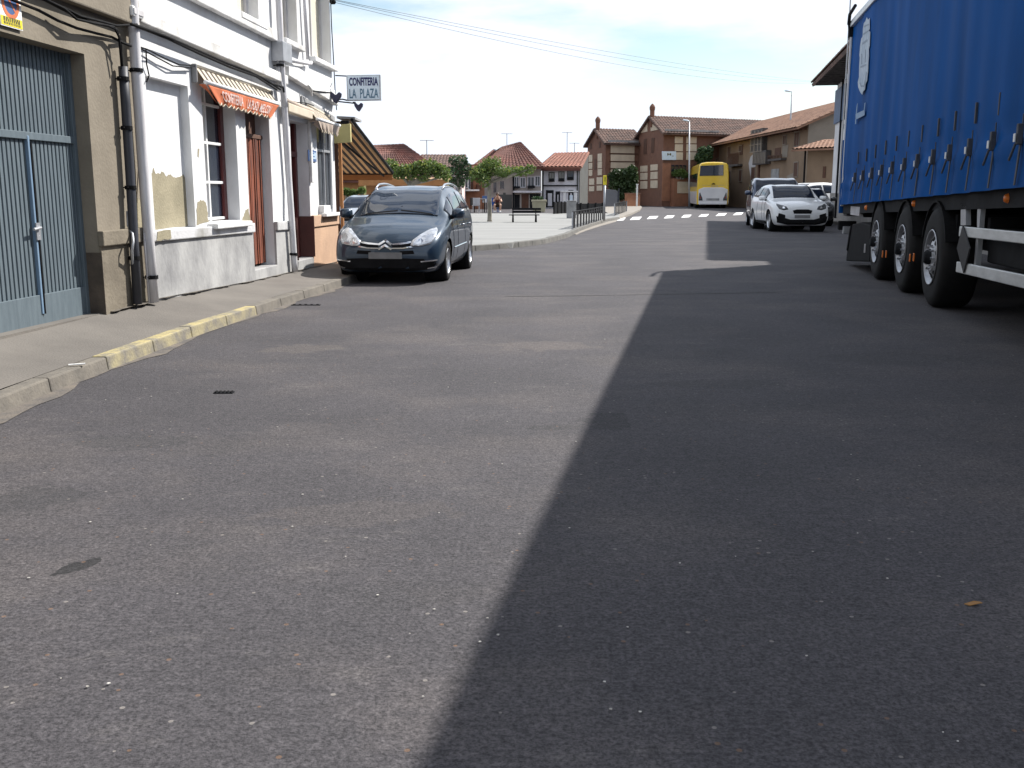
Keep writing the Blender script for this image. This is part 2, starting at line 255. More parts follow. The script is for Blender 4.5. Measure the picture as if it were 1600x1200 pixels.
# ------------------------------------------------------------------ object helpers
def wloc(o):
    p = Vector((0, 0, 0))
    while o is not None:
        p += o.location; o = o.parent
    return p
def thing(name, label, cat, loc=(0, 0, 0), group=None, rz=0.0):
    o = bpy.data.objects.new(name, None); COL.objects.link(o); o.location = loc; o.rotation_euler = (0, 0, rz); o.empty_display_size = .2
    o['label'] = label; o['category'] = cat
    if group: o['group'] = group
    return o
def tag(o, label=None, cat=None, group=None, kind=None):
    if label: o['label'] = label
    if cat: o['category'] = cat
    if group: o['group'] = group
    if kind: o['kind'] = kind
    return o
class MB:
    def __init__(s): s.v = []; s.f = []; s.mi = []; s.cur = 0
    def add(s, pts, faces):
        o = len(s.v); s.v += [Vector(p) for p in pts]
        for f in faces: s.f.append([i + o for i in f]); s.mi.append(s.cur)
    def quad(s, a, b, c, d): s.add([a, b, c, d], [(0, 1, 2, 3)])
    def poly(s, pts): s.add(pts, [tuple(range(len(pts)))])
    def box8(s, p): s.add(p, [(0, 3, 2, 1), (4, 5, 6, 7), (0, 1, 5, 4), (1, 2, 6, 5), (2, 3, 7, 6), (3, 0, 4, 7)])
    def box(s, c, sz, rz=0.0, M4=None):
        hx, hy, hz = sz[0] / 2, sz[1] / 2, sz[2] / 2; c = Vector(c)
        p = [Vector((x, y, z)) for z in (-hz, hz) for (x, y) in ((-hx, -hy), (hx, -hy), (hx, hy), (-hx, hy))]
        if M4 is not None: p = [M4 @ q for q in p]
        elif rz: p = [Matrix.Rotation(rz, 3, 'Z') @ q for q in p]
        s.box8([q + c for q in p])
    def prism(s, pts, vec):
        n = len(pts); vec = Vector(vec); p = [Vector(q) for q in pts]
        fs = [tuple(range(n - 1, -1, -1)), tuple(range(n, 2 * n))]
        for i in range(n):
            j = (i + 1) % n; fs.append((i, j, n + j, n + i))
        s.add(p + [q + vec for q in p], fs)
    def tube(s, pts, r, n=8, cap=True):
        pts = [Vector(p) for p in pts]; rs = r if isinstance(r, (list, tuple)) else [r] * len(pts)
        vs = []; fs = []; prev = None
        for i, p in enumerate(pts):
            d = (pts[min(i + 1, len(pts) - 1)] - pts[max(i - 1, 0)])
            d = d.normalized() if d.length > 1e-9 else Vector((0, 0, 1))
            if prev is None:
                a = d.cross(Vector((0, 0, 1)) if abs(d.z) < .9 else Vector((1, 0, 0))).normalized()
            else:
                a = (prev - d * prev.dot(d)).normalized()
            prev = a; b = d.cross(a)
            for k in range(n):
                t = 2 * math.pi * k / n; vs.append(p + (a * math.cos(t) + b * math.sin(t)) * rs[i])
        for i in range(len(pts) - 1):
            for k in range(n):
                k2 = (k + 1) % n; fs.append((i * n + k, i * n + k2, (i + 1) * n + k2, (i + 1) * n + k))
        if cap: fs.append(tuple(range(n - 1, -1, -1))); fs.append(tuple(range((len(pts) - 1) * n, len(pts) * n)))
        s.add(vs, fs)
    def lathe(s, prof, c, axis, n=24):
        """prof: (radius, along axis)"""
        ax = Vector(axis).normalized(); a = ax.cross(Vector((0, 0, 1)) if abs(ax.z) < .9 else Vector((1, 0, 0))).normalized(); b = ax.cross(a); c = Vector(c)
        vs = []; fs = []
        for (r, h) in prof:
            for k in range(n):
                t = 2 * math.pi * k / n; vs.append(c + ax * h + (a * math.cos(t) + b * math.sin(t)) * max(r, 1e-4))
        for i in range(len(prof) - 1):
            for k in range(n):
                k2 = (k + 1) % n; fs.append((i * n + k, i * n + k2, (i + 1) * n + k2, (i + 1) * n + k))
        s.add(vs, fs)
    def build(s, name, mat, parent=None, smooth=False, bevel=0.0, local=False, seg=2):
        o0 = Vector((0, 0, 0)) if (local or parent is None) else wloc(parent)
        me = bpy.data.meshes.new(name); me.from_pydata([tuple(v - o0) for v in s.v], [], s.f)
        ms = mat if isinstance(mat, (list, tuple)) else [mat]
        for q in ms: me.materials.append(M[q] if isinstance(q, str) else q)
        if len(ms) > 1:
            for p, i in zip(me.polygons, s.mi): p.material_index = i
        if smooth:
            for p in me.polygons: p.use_smooth = True
        me.update()
        o = bpy.data.objects.new(name, me); COL.objects.link(o)
        if parent is not None: o.parent = parent
        if bevel:
            b = o.modifiers.new('bevel', 'BEVEL'); b.width = bevel; b.segments = seg; b.limit_method = 'ANGLE'
        return o
def single(mb, name, mat, label, cat, group=None, **kw):
    """a thing that is one mesh: origin at its base"""
    xs = [v.x for v in mb.v]; ys = [v.y for v in mb.v]; zs = [v.z for v in mb.v]
    base = Vector(((min(xs) + max(xs)) / 2, (min(ys) + max(ys)) / 2, min(zs)))
    mb.v = [v - base for v in mb.v]
    o = mb.build(name, mat, None, local=True, **kw); o.location = base
    return tag(o, label, cat, group)
class Frame:
    """vertical wall plane: s along it, z up, d outward"""
    def __init__(s, A, B, toward=(0, 0)):
        s.O = Vector((A[0], A[1], 0)); d = Vector((B[0] - A[0], B[1] - A[1], 0)); s.len = d.length; s.a = d.normalized()
        n = Vector((s.a.y, -s.a.x, 0))
        if n.dot(Vector((toward[0], toward[1], 0)) - s.O) < 0: n = -n
        s.n = n
    def pt(s, q, z, d=0.0): return s.O + s.a * q + s.n * d + Vector((0, 0, z))
    def px(s, u, v, d=0.0):
        r = ray(u, v); o = s.O + s.n * d; t = (o - CAM).dot(s.n) / r.dot(s.n); p = CAM + r * t
        return ((p - s.O).dot(s.a), p.z)
    def P(s, u, v, d=0.0):
        q, z = s.px(u, v, d); return s.pt(q, z, d)
def fbox(mb, F, s0, s1, z0, z1, d0, d1):
    mb.box8([F.pt(s0, z0, d0), F.pt(s1, z0, d0), F.pt(s1, z0, d1), F.pt(s0, z0, d1), F.pt(s0, z1, d0), F.pt(s1, z1, d0), F.pt(s1, z1, d1), F.pt(s0, z1, d1)])
def fpoly(mb, F, sz, d0, d1):
    mb.prism([F.pt(a, b, d0) for a, b in sz], F.n * (d1 - d0))
def ppoly(mb, F, uv, d0, d1):
    fpoly(mb, F, [F.px(u, v) for u, v in uv], d0, d1)
def wall(mb, F, s0, s1, z0, z1, ops, dep):
    """front skin with openings (s0,s1,z0,z1), reveals to depth dep, closed ends"""
    ss = sorted(set([s0, s1] + [x for o in ops for x in o[:2]])); zs = sorted(set([z0, z1] + [x for o in ops for x in o[2:4]]))
    for i in range(len(ss) - 1):
        for j in range(len(zs) - 1):
            cs, cz = (ss[i] + ss[i + 1]) / 2, (zs[j] + zs[j + 1]) / 2
            if any(o[0] < cs < o[1] and o[2] < cz < o[3] for o in ops): continue
            mb.quad(F.pt(ss[i], zs[j]), F.pt(ss[i + 1], zs[j]), F.pt(ss[i + 1], zs[j + 1]), F.pt(ss[i], zs[j + 1]))
    for (a, b, c, d) in [o[:4] for o in ops]:
        for (p, q) in (((a, c), (a, d)), ((b, c), (b, d)), ((a, d), (b, d)), ((a, c), (b, c))):
            mb.quad(F.pt(p[0], p[1]), F.pt(q[0], q[1]), F.pt(q[0], q[1], -dep), F.pt(p[0], p[1], -dep))
    for (p, q) in (((s0, z0), (s0, z1)), ((s1, z0), (s1, z1)), ((s0, z1), (s1, z1))):
        mb.quad(F.pt(*p), F.pt(*q), F.pt(q[0], q[1], -dep), F.pt(p[0], p[1], -dep))
def tiled(mb, eL, eR, rR, rL, period=.24, amp=.05, rows=None, thick=.1, row=.4):
    """corrugated tile slope between eave (eL..eR) and ridge (rL..rR), stepped rows"""
    eL, eR, rR, rL = map(Vector, (eL, eR, rR, rL)); wd = max((eR - eL).length, (rR - rL).length); n = max(4, int(wd / period)) * 4
    ln = ((rL - eL).length + (rR - eR).length) / 2; rows = rows or max(2, int(ln / row)); nm = (eR - eL).cross(rL - eL)
    if nm.length < 1e-6: nm = (rR - eR).cross(rL - eR)
    nm.normalize()
    if nm.z < 0: nm = -nm
    vs = []; fs = []; rr = random.Random(int(wd * 1000))
    for j in range(rows + 1):
        for half in (0, 1):
            if j == 0 and half == 0: continue
            if j == rows and half == 1: continue
            t = j / rows; lift = 0.02 if half == 0 else 0.05
            a = eL.lerp(rL, t); b = eR.lerp(rR, t)
            for i in range(n + 1):
                k = i / n; h = amp * abs(math.sin(math.pi * (i / 4.0))) + lift
                vs.append(a.lerp(b, k) + nm * (h + rr.uniform(-.006, .006)))
    nr = 2 * rows
    for j in range(nr - 1):
        for i in range(n):
            p = j * (n + 1) + i; fs.append((p, p + 1, p + n + 2, p + n + 1))
    mb.add(vs, fs)
    mb.box8([eL - nm * thick, eR - nm * thick, rR - nm * thick, rL - nm * thick, eL, eR, rR, rL])
_txt = {}
def text(mb, s, fn, x0, x1, y0, y1, off=0.0):
    """lettering fitted to the rectangle x0..x1,y0..y1 and mapped by fn(x,y)"""
    cu = bpy.data.curves.new('t', 'FONT'); cu.body = s; cu.size = 1; cu.offset = off; cu.resolution_u = 3
    ob = bpy.data.objects.new('t', cu); COL.objects.link(ob)
    me = bpy.data.meshes.new_from_object(ob.evaluated_get(bpy.context.evaluated_depsgraph_get()))
    xs = [v.co.x for v in me.vertices]; ys = [v.co.y for v in me.vertices]
    ax, bx, ay, by = min(xs), max(xs), min(ys), max(ys)
    mb.add([fn(x0 + (v.co.x - ax) / (bx - ax) * (x1 - x0), y0 + (v.co.y - ay) / (by - ay) * (y1 - y0)) for v in me.vertices], [tuple(p.vertices) for p in me.polygons])
    bpy.data.objects.remove(ob); bpy.data.curves.remove(cu); bpy.data.meshes.remove(me)
def leaves(mb, clumps, n, size, rnd, flat=.0):
    """leaf-sized faces scattered through ellipsoid clumps (c, (rx,ry,rz))"""
    vol = [r[0] * r[1] * r[2] for c, r in clumps]; tot = sum(vol)
    for (c, r), vv in zip(clumps, vol):
        for _ in range(max(8, int(n * vv / tot))):
            while True:
                p = Vector((rnd.uniform(-1, 1), rnd.uniform(-1, 1), rnd.uniform(-1, 1)))
                if .25 < p.length <= 1: break
            p = Vector((p.x * r[0], p.y * r[1], p.z * r[2])) + Vector(c)
            a = Vector((rnd.gauss(0, 1), rnd.gauss(0, 1), rnd.gauss(0, .7))).normalized(); b = a.cross(Vector((rnd.gauss(0, 1), rnd.gauss(0, 1), rnd.gauss(0, 1)))).normalized()
            s = size * rnd.uniform(.6, 1.3)
            mb.add([p - a * s * .5, p + b * s * .38, p + a * s * .55, p - b * s * .38], [(0, 1, 2, 3)])
# ================================================================== GROUND
mb = MB(); mb.quad((-900, -300, 0), (900, -300, 0), (900, 1500, 0), (-900, 1500, 0))
tag(mb.build('road', 'asphalt'), kind='structure')
KZ = 0.10
# facade plane: corner of the white house and the direction of the street
CORNER = gp(527, 408, KZ)
PHI = math.atan((915 - 800) / FPX)
FA = Frame((CORNER.x, CORNER.y), (CORNER.x - math.sin(PHI), CORNER.y - math.cos(PHI)), (3, 5))
FA.a = -FA.a                                   # s grows away from the camera, s=0 at the corner
S = FA.px
def kerb_uv(): return [(-160, 684), (-60, 643), (0, 619), (33, 605.5), (95, 583), (159, 560), (240, 531), (310, 506), (380, 484.5), (440, 464.5), (498, 447)]
kerb_pts = [gp(u, v, KZ) for u, v in kerb_uv()]
kdir = (kerb_pts[-1] - kerb_pts[-4]).normalized()
kerb_pts += [kerb_pts[-1] + kdir * q for q in (1.2, 2.6, 4.2)]
kerb_pts.insert(0, kerb_pts[0] + (kerb_pts[0] - kerb_pts[1]).normalized() * 6)
def wall_z(s):                                 # footway height along the wall (it falls towards the corner)
    pts = [(-14, .30), (FA.px(0, 530)[0], FA.px(0, 530)[1]), (FA.px(140, 495)[0], FA.px(140, 495)[1]), (FA.px(244, 466)[0], FA.px(244, 466)[1]), (FA.px(394, 438)[0], FA.px(394, 438)[1]), (FA.px(433, 429)[0], FA.px(433, 429)[1]), (0, KZ), (9, KZ)]
    for (a, za), (b, zb) in zip(pts, pts[1:]):
        if a <= s <= b: return za + (zb - za) * (s - a) / (b - a)
    return KZ
# footway sheet between kerb and wall
mb = MB(); KW = .115
vs = []; fs = []
rows = 7
def inner(p):                                   # wall point opposite a kerb point
    s = (p - FA.O).dot(FA.a); return s
pl = []
for i in range(len(kerb_pts) - 1):
    for k in range(4): pl.append(kerb_pts[i].lerp(kerb_pts[i + 1], k / 4))
pl.append(kerb_pts[-1])
for p in pl:
    s = inner(p); q = FA.pt(s, wall_z(s), -.05); dirn = (q - p).normalized(); p2 = p + Vector((dirn.x, dirn.y, 0)).normalized() * KW
    for k in range(rows):
        t = k / (rows - 1); pt = p2.lerp(q, t); pt.z = KZ + (wall_z(s) - KZ) * t ** 1.3 - .004
        vs.append(pt)
for i in range(len(pl) - 1):
    for k in range(rows - 1):
        a = i * rows + k; fs.append((a, a + 1, a + rows + 1, a + rows))
mb.add(vs, fs); tag(mb.build('sidewalk', 'sidewalk', smooth=True), kind='structure')
# kerb stones
def resample(pts, step):
    cum = [0.0]
    for a, b in zip(pts, pts[1:]): cum.append(cum[-1] + (b - a).length)
    out = []; n = int(cum[-1] / step)
    for i in range(n + 1):
        x = i * step; k = 0
        while k < len(pts) - 2 and cum[k + 1] < x: k += 1
        out.append(pts[k].lerp(pts[k + 1], (x - cum[k]) / max(1e-9, cum[k + 1] - cum[k])))
    return out
def kerb_blocks(pts, side, mats, step=.85, wdt=KW, top=KZ, low=-.05, gap=.004):
    rnd = random.Random(3); mbs = [MB() for _ in mats]
    ps = resample(pts, step)
    for a, b in zip(ps, ps[1:]):
        d = (b - a).normalized(); n = Vector((-d.y, d.x, 0)) * side
        a2 = a + d * gap; b2 = b - d * gap; j = rnd.uniform(-.004, .004); i = side_sel(a.lerp(b, .5)) if len(mats) > 1 else 0
        q = []
        for z, ins in ((low, -.02), (top + j, 0)):
            for p, w_ in ((a2, ins), (b2, ins), (b2, wdt), (a2, wdt)):
                v = p + n * w_; q.append(Vector((v.x, v.y, z)))
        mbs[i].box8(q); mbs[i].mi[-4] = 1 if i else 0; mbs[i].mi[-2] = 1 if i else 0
    return mbs
YA, YB = gp(150, 563, KZ).y, gp(384, 483, KZ).y
def side_sel(p): return 1 if YA < p.y < YB else 0
k1, k2 = kerb_blocks(kerb_pts, 1, (0, 1))
tag(k1.build('kerb', 'kerb', bevel=.012), kind='structure')
tag(k2.build('kerb_yellow_paint', ['kerb_yellow', 'kerb_faded'], bevel=.012), kind='structure')
# dust in the gutter: thin irregular sheet along the kerb
mb = MB(); rnd = random.Random(5); vs = []; fs = []
gl = resample(kerb_pts, .25)
for i, p in enumerate(gl):
    d = (gl[min(i + 1, len(gl) - 1)] - gl[max(i - 1, 0)]).normalized(); n = Vector((d.y, -d.x, 0)); w_ = .07 + .12 * noise.noise(p * 1.1) + rnd.uniform(-.03, .03)
    vs += [Vector((p.x, p.y, .004)) - n * .0, Vector((p.x, p.y, .004)) + n * max(.03, w_)]
for i in range(len(gl) - 1): fs.append((2 * i, 2 * i + 1, 2 * i + 3, 2 * i + 2))
mb.add(vs, fs); M['dust'] = pm('gutter_dust', (0.155, 0.132, 0.108), (0.085, 0.078, 0.074), 5, .95, .4, 60)
tag(mb.build('gutter_dust', 'dust'), kind='stuff')
# plaza (light paving) with its kerb
pz = [(525, 400), (620, 393), (735, 384), (800, 379.5), (850, 373.5), (885, 365), (905, 356), (925, 349), (950, 342), (968, 339)]
pzg = [gp(u, v, .12) for u, v in pz]
back = [gp(968, 333, .12), gp(700, 333.5, .12), gp(560, 334, .12)]
mb = MB(); outl = [Vector((-11, 20, .12))] + pzg + back + [Vector((-24, 52, .12)), Vector((-24, 20, .12))]
mb.prism([Vector((p.x, p.y, -.05)) for p in outl], (0, 0, .166)); tag(mb.build('plaza', 'plaza'), kind='structure')
fine = []
for a, b in zip(pzg, pzg[1:]): fine += [a, a.lerp(b, .5)]
fine.append(pzg[-1])
kz = kerb_blocks([p + Vector((0.02, -.02, 0)) for p in fine], 1, (0,), step=.9, top=.128, wdt=.14)[0]
M['kerb_shaded'] = pm('kerb_shaded', (0.15, 0.145, 0.135), (0.10, 0.097, 0.09), 5, .9, .3, 30)  # stone colour darkened to carry the shade on the kerb's street face
tag(kz.build('plaza_kerb', 'kerb_shaded', bevel=.015), kind='structure')
# far pavement at the bend
fp = [(968, 339), (985, 334), (1000, 327), (1003, 323), (997, 319.5), (960, 318), (940, 322), (945, 330), (955, 336)]
mb = MB(); mb.prism([Vector((p.x, p.y, -.05)) for p in [gp(u, v, .11) for u, v in fp]], (0, 0, .16)); tag(mb.build('far_pavement', 'pave_far'), kind='structure')
# tan pavement strip by the railing
fp = [(892, 363.5), (906, 357), (926, 350), (951, 343.5), (968, 340.5), (962, 346), (940, 352), (915, 360), (900, 366)]
mb = MB(); mb.prism([Vector((p.x, p.y, -.03)) for p in [gp(u, v, .02) for u, v in fp]], (0, 0, .045)); tag(mb.build('dropped_kerb', 'pave_far'), kind='structure')
# road markings: zebra
zs = [(957, 976, 345, 340.3), (984, 1001, 343.6, 339), (1010.5, 1027, 342.2, 337.8), (1037, 1052.5, 341.2, 336.8), (1064, 1079, 340.0, 335.8), (1091, 1106, 338.8, 334.8), (1118, 1134, 337.4, 333.4), (1145, 1160, 336.2, 332.2), (1172, 1186, 335, 331)]
mb = MB()
for (a, b, v0, v1) in zs:
    mb.poly([gp(a, v0, .005), gp(b - 2, v0 - .6, .005), gp(b + 2, v1 - .4, .005), gp(a + 5, v1, .005)])
tag(mb.build('zebra_crossing', 'road_white'), kind='structure')
# right-hand footway by the far house
RW = [(11.2, 30), (11.4, 31.7), (13.6, 44), (14.2, 47.6), (14.6, 50.5), (22, 52), (22, 30)]
mb = MB(); mb.prism([Vector((x, y, -.05)) for x, y in RW], (0, 0, .17)); tag(mb.build('right_footway', 'pave_far'), kind='structure')
# drain slots
for (u, v, w_, lab) in ((350, 614, .125, 'small dark drain slot in the open road before the yellow kerb'), (478, 477, .34, 'longer dark drain slot beside the kerb ahead of the grey car')):
    c = gp(u, v, 0); t = thing('drain_grate', lab, 'drain', c, group='drain slots in the road')
    mb = MB(); mb.box(c + Vector((0, 0, .003)), (w_, .055, .008)); mb.build('frame', 'dark_metal', t)
    for k in range(5): mb = MB(); mb.box(c + Vector((-w_ / 2 + w_ * (k + .5) / 5, 0, .010)), (w_ / 14, .045, .006)); mb.build('bar', 'black_plastic', t)
# grit scattered on the road
rnd = random.Random(11); mb = MB()
spec = [(457, 823), (508, 816), (640, 990), (95, 1060), (390, 772), (170, 1068), (650, 752), (785, 725), (890, 825), (540, 870), (590, 930), (165, 625), (235, 852), (1330, 710), (1340, 833), (1062, 880), (955, 1108), (1000, 1112), (1340, 750), (900, 690), (850, 605), (945, 530), (330, 645), (470, 640), (700, 605)]
for (u, v) in spec + [(rnd.uniform(0, 1500), 600 + 560 * rnd.random() ** .8) for _ in range(24)]:
    p = gp(u, v, .004); s = rnd.uniform(.002, .0042) * (1 + p.y * .05); a = rnd.uniform(0, 3)
    pts = [p + Vector((math.cos(a + k * 1.256) * s * rnd.uniform(.6, 1.5), math.sin(a + k * 1.256) * s * rnd.uniform(.6, 1.2), 0)) for k in range(5)]
    mb.prism(pts, (0, 0, s * .5))
M['grit'] = pm('grit', (0.55, 0.53, 0.49), (0.32, 0.30, 0.27), 30, .9)
tag(mb.build('grit', 'grit'), kind='stuff')
# fallen leaf
c = gp(1520, 943, .006); mb = MB(); pts = [(-.028, 0), (-.012, .011), (.008, .012), (.026, .004), (.03, -.002), (.01, -.011), (-.014, -.010)]
mb.prism([c + Vector((x, y, .004 * math.sin(x * 90))) for x, y in pts], (0, 0, .002)); single(mb, 'fallen_leaf', 'leaf_fallen', 'single brown fallen leaf on the shaded asphalt', 'leaf')
# paper scrap on the kerb
c = gp(120, 569, KZ + .012); mb = MB(); mb.box(c, (.11, .025, .006), .5); single(mb, 'paper_scrap', 'white_paint', 'white paper strip lying on the kerb just before the yellow paint', 'litter')

# ================================================================== LEFT: GARAGE HOUSE
S_END = FA.px(207, 60)[0]                     # seam between garage house and white house
TOPZ = 6.7; DEP = 7.0
def body(mb, F, s0, s1, z1, d0=-.5, d1=-DEP):
    fbox(mb, F, s0, s1, -.1, z1, d1, d0)
gar = thing('ochre_house', 'ochre rendered house with a tall blue corrugated garage door', 'house', FA.pt(S_END - 3, 0))
S0 = -18.0
sr = (FA.px(130, 84)[0] + FA.px(164, 494)[0]) / 2
def recess(u_in, v, s1):
    lo, hi = 0.0, 2.0
    for _ in range(40):
        m_ = (lo + hi) / 2
        if FA.px(u_in, v, -m_)[0] < s1: lo = m_
        else: hi = m_
    return lo
ztop = FA.px(130, 84)[1]
sl_ = sr - 3.3
mb = MB(); wall(mb, FA, S0, S_END, -.1, TOPZ, [(sl_, sr, 0.0, ztop)], .42); body(mb, FA, S0, S_END, TOPZ - .02, -.42); mb.build('wall', 'ochre_wall', gar)
# plinth band and lower plinth to the right of the door
b0 = FA.px(153, 361); b1 = FA.px(207, 356); c0 = FA.px(153, 385); c1 = FA.px(207, 379)
mb = MB(); fpoly(mb, FA, [(sr - .02, b0[1]), (S_END, b1[1]), (S_END, c1[1]), (sr - .02, c0[1])], .003, .06); mb.build('plinth_band', 'ochre_dark', gar, bevel=.01)
mb = MB(); fbox(mb, FA, S0, sl_, c0[1], b0[1], .003, .06); mb.build('plinth_band', 'ochre_dark', gar, bevel=.01)
mb = MB(); fpoly(mb, FA, [(sr, c0[1]), (S_END, c1[1]), (S_END, 0.0), (sr, 0.0)], .002, .022); mb.build('plinth', 'ochre_dark', gar)
mb = MB()
l0 = FA.px(72, 0); l1 = FA.px(180, 33)
fpoly(mb, FA, [(S0, l1[1] + .30), (S_END, l1[1] + .30), (S_END, l1[1]), (S0, l1[1])], .003, .09); mb.build('ledge', 'ochre_wall', gar, bevel=.015)
# garage door: corrugated leaves, frame, rail, wicket
dr = thing_door = None
DD = -min(.40, recess(121, 290, sr))
mb = MB(); st = .062; q = sl_
while q < sr - .01:
    fbox(mb, FA, q + .004, min(q + st - .016, sr), wall_z(-9) - .02, ztop + .02, DD - .05, DD)
    q += st
fbox(mb, FA, sl_, sr, 0, ztop + .02, DD - .12, DD - .03)
gd = mb.build('garage_door', 'door_blue', gar, bevel=.004)
zr = FA.px(60, 214, DD)[1]; mb = MB()
fbox(mb, FA, sl_, sr, zr - .03, zr + .03, DD, DD + .025)
fbox(mb, FA, sl_, sr, 0, .46, DD, DD + .02); fbox(mb, FA, sr - .05, sr, .2, ztop, DD, DD + .03)
s_w = FA.px(52, 360, DD)[0]
mb.build('frame', 'door_blue', gd, bevel=.004)
mb = MB(); fbox(mb, FA, s_w - .018, s_w + .01, .3, zr, DD, DD + .03); mb.build('wicket_edge', 'door_edge', gd, bevel=.004)
mb = MB(); fbox(mb, FA, s_w + .012, s_w + .022, .3, zr - .05, DD + .0, DD + .038); mb.build('gap_strip', 'black_plastic', gd)
hp = FA.px(48, 358, DD); mb = MB(); mb.tube([FA.pt(hp[0] - .06, hp[1], DD + .06), FA.pt(hp[0] + .05, hp[1] + .01, DD + .06)], .012); mb.tube([FA.pt(hp[0] + .04, hp[1] + .01, DD), FA.pt(hp[0] + .04, hp[1] + .01, DD + .06)], .014); fbox(mb, FA, hp[0] + .01, hp[0] + .07, hp[1] - .09, hp[1] + .05, DD + .035, DD + .045); mb.build('handle', 'grey_metal', gd)
zd = FA.px(158, 405)[1]; mb = MB(); fpoly(mb, FA, [(sr - .004, .0), (sr + .003, .0), (sr + .003, zd), (sr - .004, zd + .06)], DD, .0235); mb.build('dirt_stain', 'jamb_dirt', gar)
mb = MB(); fpoly(mb, FA, [(sl_ + .002, -.05), (sr - .002, -.05), (sr - .002, wall_z(sr) - .006), (sl_ + .002, wall_z(sl_) - .006)], DD, -.02); mb.build('threshold', 'sidewalk', gar)
# roof (above the picture)
def house_roof(F, s0, s1, z, root, mat):
    mb = MB(); tiled(mb, F.pt(s0 - .1, z, .5), F.pt(s1 + .1, z, .5), F.pt(s1 + .1, z + 1.6, -DEP / 2), F.pt(s0 - .1, z + 1.6, -DEP / 2), .25, .06)
    tiled(mb, F.pt(s0 - .1, z, -DEP - .4), F.pt(s1 + .1, z, -DEP - .4), F.pt(s1 + .1, z + 1.6, -DEP / 2), F.pt(s0 - .1, z + 1.6, -DEP / 2), .25, .06)
    mb.build('roof', mat, root)
house_roof(FA, S0, S_END, TOPZ, gar, 'roof_tile')
# no-parking sign
sg = thing('no_parking_sign', 'white and yellow no parking plate fixed above the garage door', 'sign', FA.P(14, 24))
a = FA.px(-8, -22); b = FA.px(27, -10); c = FA.px(29, 49); d = FA.px(-6, 36)
sa, sb_ = a[0], b[0]; zt, zb = (a[1] + b[1]) / 2 + .0, (c[1] + d[1]) / 2
mb = MB(); fbox(mb, FA, sa, sb_, zb, zt, .012, .02); mb.build('plate', 'white_paint', sg)
zc = zb + (zt - zb) * .66; sc_ = (sa + sb_) / 2; rr = (sb_ - sa) * .40
def ring(mb, r0, r1, d, F=FA, s=None, z=None):
    s = sc_ if s is None else s; z = zc if z is None else z; n = 28; vs = []; fs = []
    for k in range(n):
        t = 2 * math.pi * k / n
        vs += [F.pt(s + r0 * math.cos(t), z + r0 * math.sin(t), d), F.pt(s + r1 * math.cos(t), z + r1 * math.sin(t), d)]
    for k in range(n): fs.append((2 * k, 2 * k + 1, (2 * k + 3) % (2 * n), (2 * k + 2) % (2 * n)))
    mb.add(vs, fs)
mb = MB(); ring(mb, rr * .72, rr, .0225); fpoly(mb, FA, [(sc_ - rr * .6, zc + rr * .5), (sc_ - rr * .5, zc + rr * .6), (sc_ + rr * .6, zc - rr * .5), (sc_ + rr * .5, zc - rr * .6)], .0222, .0232); mb.build('red_ring', 'sign_red', sg)
mb = MB(); ring(mb, 0.001, rr * .715, .0215); mb.build('blue_disc', 'sign_blue', sg)
mb = MB(); fbox(mb, FA, sa + .006, sb_ - .006, zb + .008, zb + (zt - zb) * .27, .0205, .0225); yp = mb.build('yellow_field', 'sign_yellow', sg)
M['ink_dark'] = pm('ink_dark', (0.10, 0.09, 0.02), None, 5, .6)
mb = MB(); rq = random.Random(2)
for k, zf in enumerate((.225, .165, .09)):
    x = sa + .035
    while x < sb_ - .05:
        w_ = rq.uniform(.012, .028); fbox(mb, FA, x, x + w_, zb + (zt - zb) * zf - .009, zb + (zt - zb) * zf + .009, .0222, .0232); x += w_ + .008
mb.build('lettering', 'ink_dark', yp)

# pipes and cables on the seam
def ppath(uvd): return [FA.pt(*FA.px(u, v, d), d) for u, v, d in uvd]
def brackets(t, pts_uvd, r, mat):
    for (u, v, d) in pts_uvd:
        mb = MB(); q, z = FA.px(u, v, d); ctr = FA.pt(q, z, d); mb.lathe([(r + .004, -.018), (r + .011, -.018), (r + .011, .018), (r + .004, .018)], ctr, (0, 0, 1), 14); mb.tube([FA.pt(q, z, 0), FA.pt(q, z, d - r)], .007, 6)
        mb.tube([FA.pt(q - r - .03, z, d), FA.pt(q + r + .03, z, d)], .008, 6)
        mb.build('bracket', mat, t)
t = thing('black_drainpipe', 'black cable duct pipe up the wall beside the garage', 'pipe', FA.P(215, 474, .06))
mb = MB(); mb.tube(ppath([(192, 104, .07), (196, 160, .07), (203, 270, .07), (209, 372, .08), (215, 475, .08)]), .043, 14); mb.build('pipe', 'dark_pipe', t, smooth=True)
brackets(t, [(192, 123, .07), (198, 200, .07), (204, 293, .07), (210, 403, .08)], .043, 'black_plastic')
t = thing('white_downpipe', 'white rainwater downpipe at the seam of the two houses', 'pipe', FA.P(240, 471, .06))
mb = MB(); mb.tube([FA.pt(FA.px(207, 10, .08)[0], TOPZ - .1, .08)] + ppath([(207, 10, .08), (213, 110, .08), (219, 190, .08), (224, 260, .08), (231, 355, .10), (240, 472, .10)]), .052, 16)
mb.build('pipe', 'white_pipe', t, smooth=True)
brackets(t, [(213, 110, .08), (237, 433, .10)], .052, 'black_plastic')
t = thing('grey_conduit', 'thin bent grey conduit beside the black pipe', 'pipe', FA.P(214, 477, .05))
mb = MB(); mb.tube(ppath([(199, 330, .03), (200, 352, .03), (207, 366, .09), (208, 378, .13), (206, 392, .12), (208, 420, .05), (214, 478, .05)]), .013, 8); mb.build('conduit', 'grey_metal', t, smooth=True)
t = thing('slim_conduit', 'slim straight grey conduit between black and white pipes', 'pipe', FA.P(232, 474, .02))
mb = MB(); mb.tube(ppath([(215, 190, .02), (220, 260, .02), (226, 380, .085), (233, 474, .085)]), .011, 8); mb.build('conduit', 'jamb', t, smooth=True)
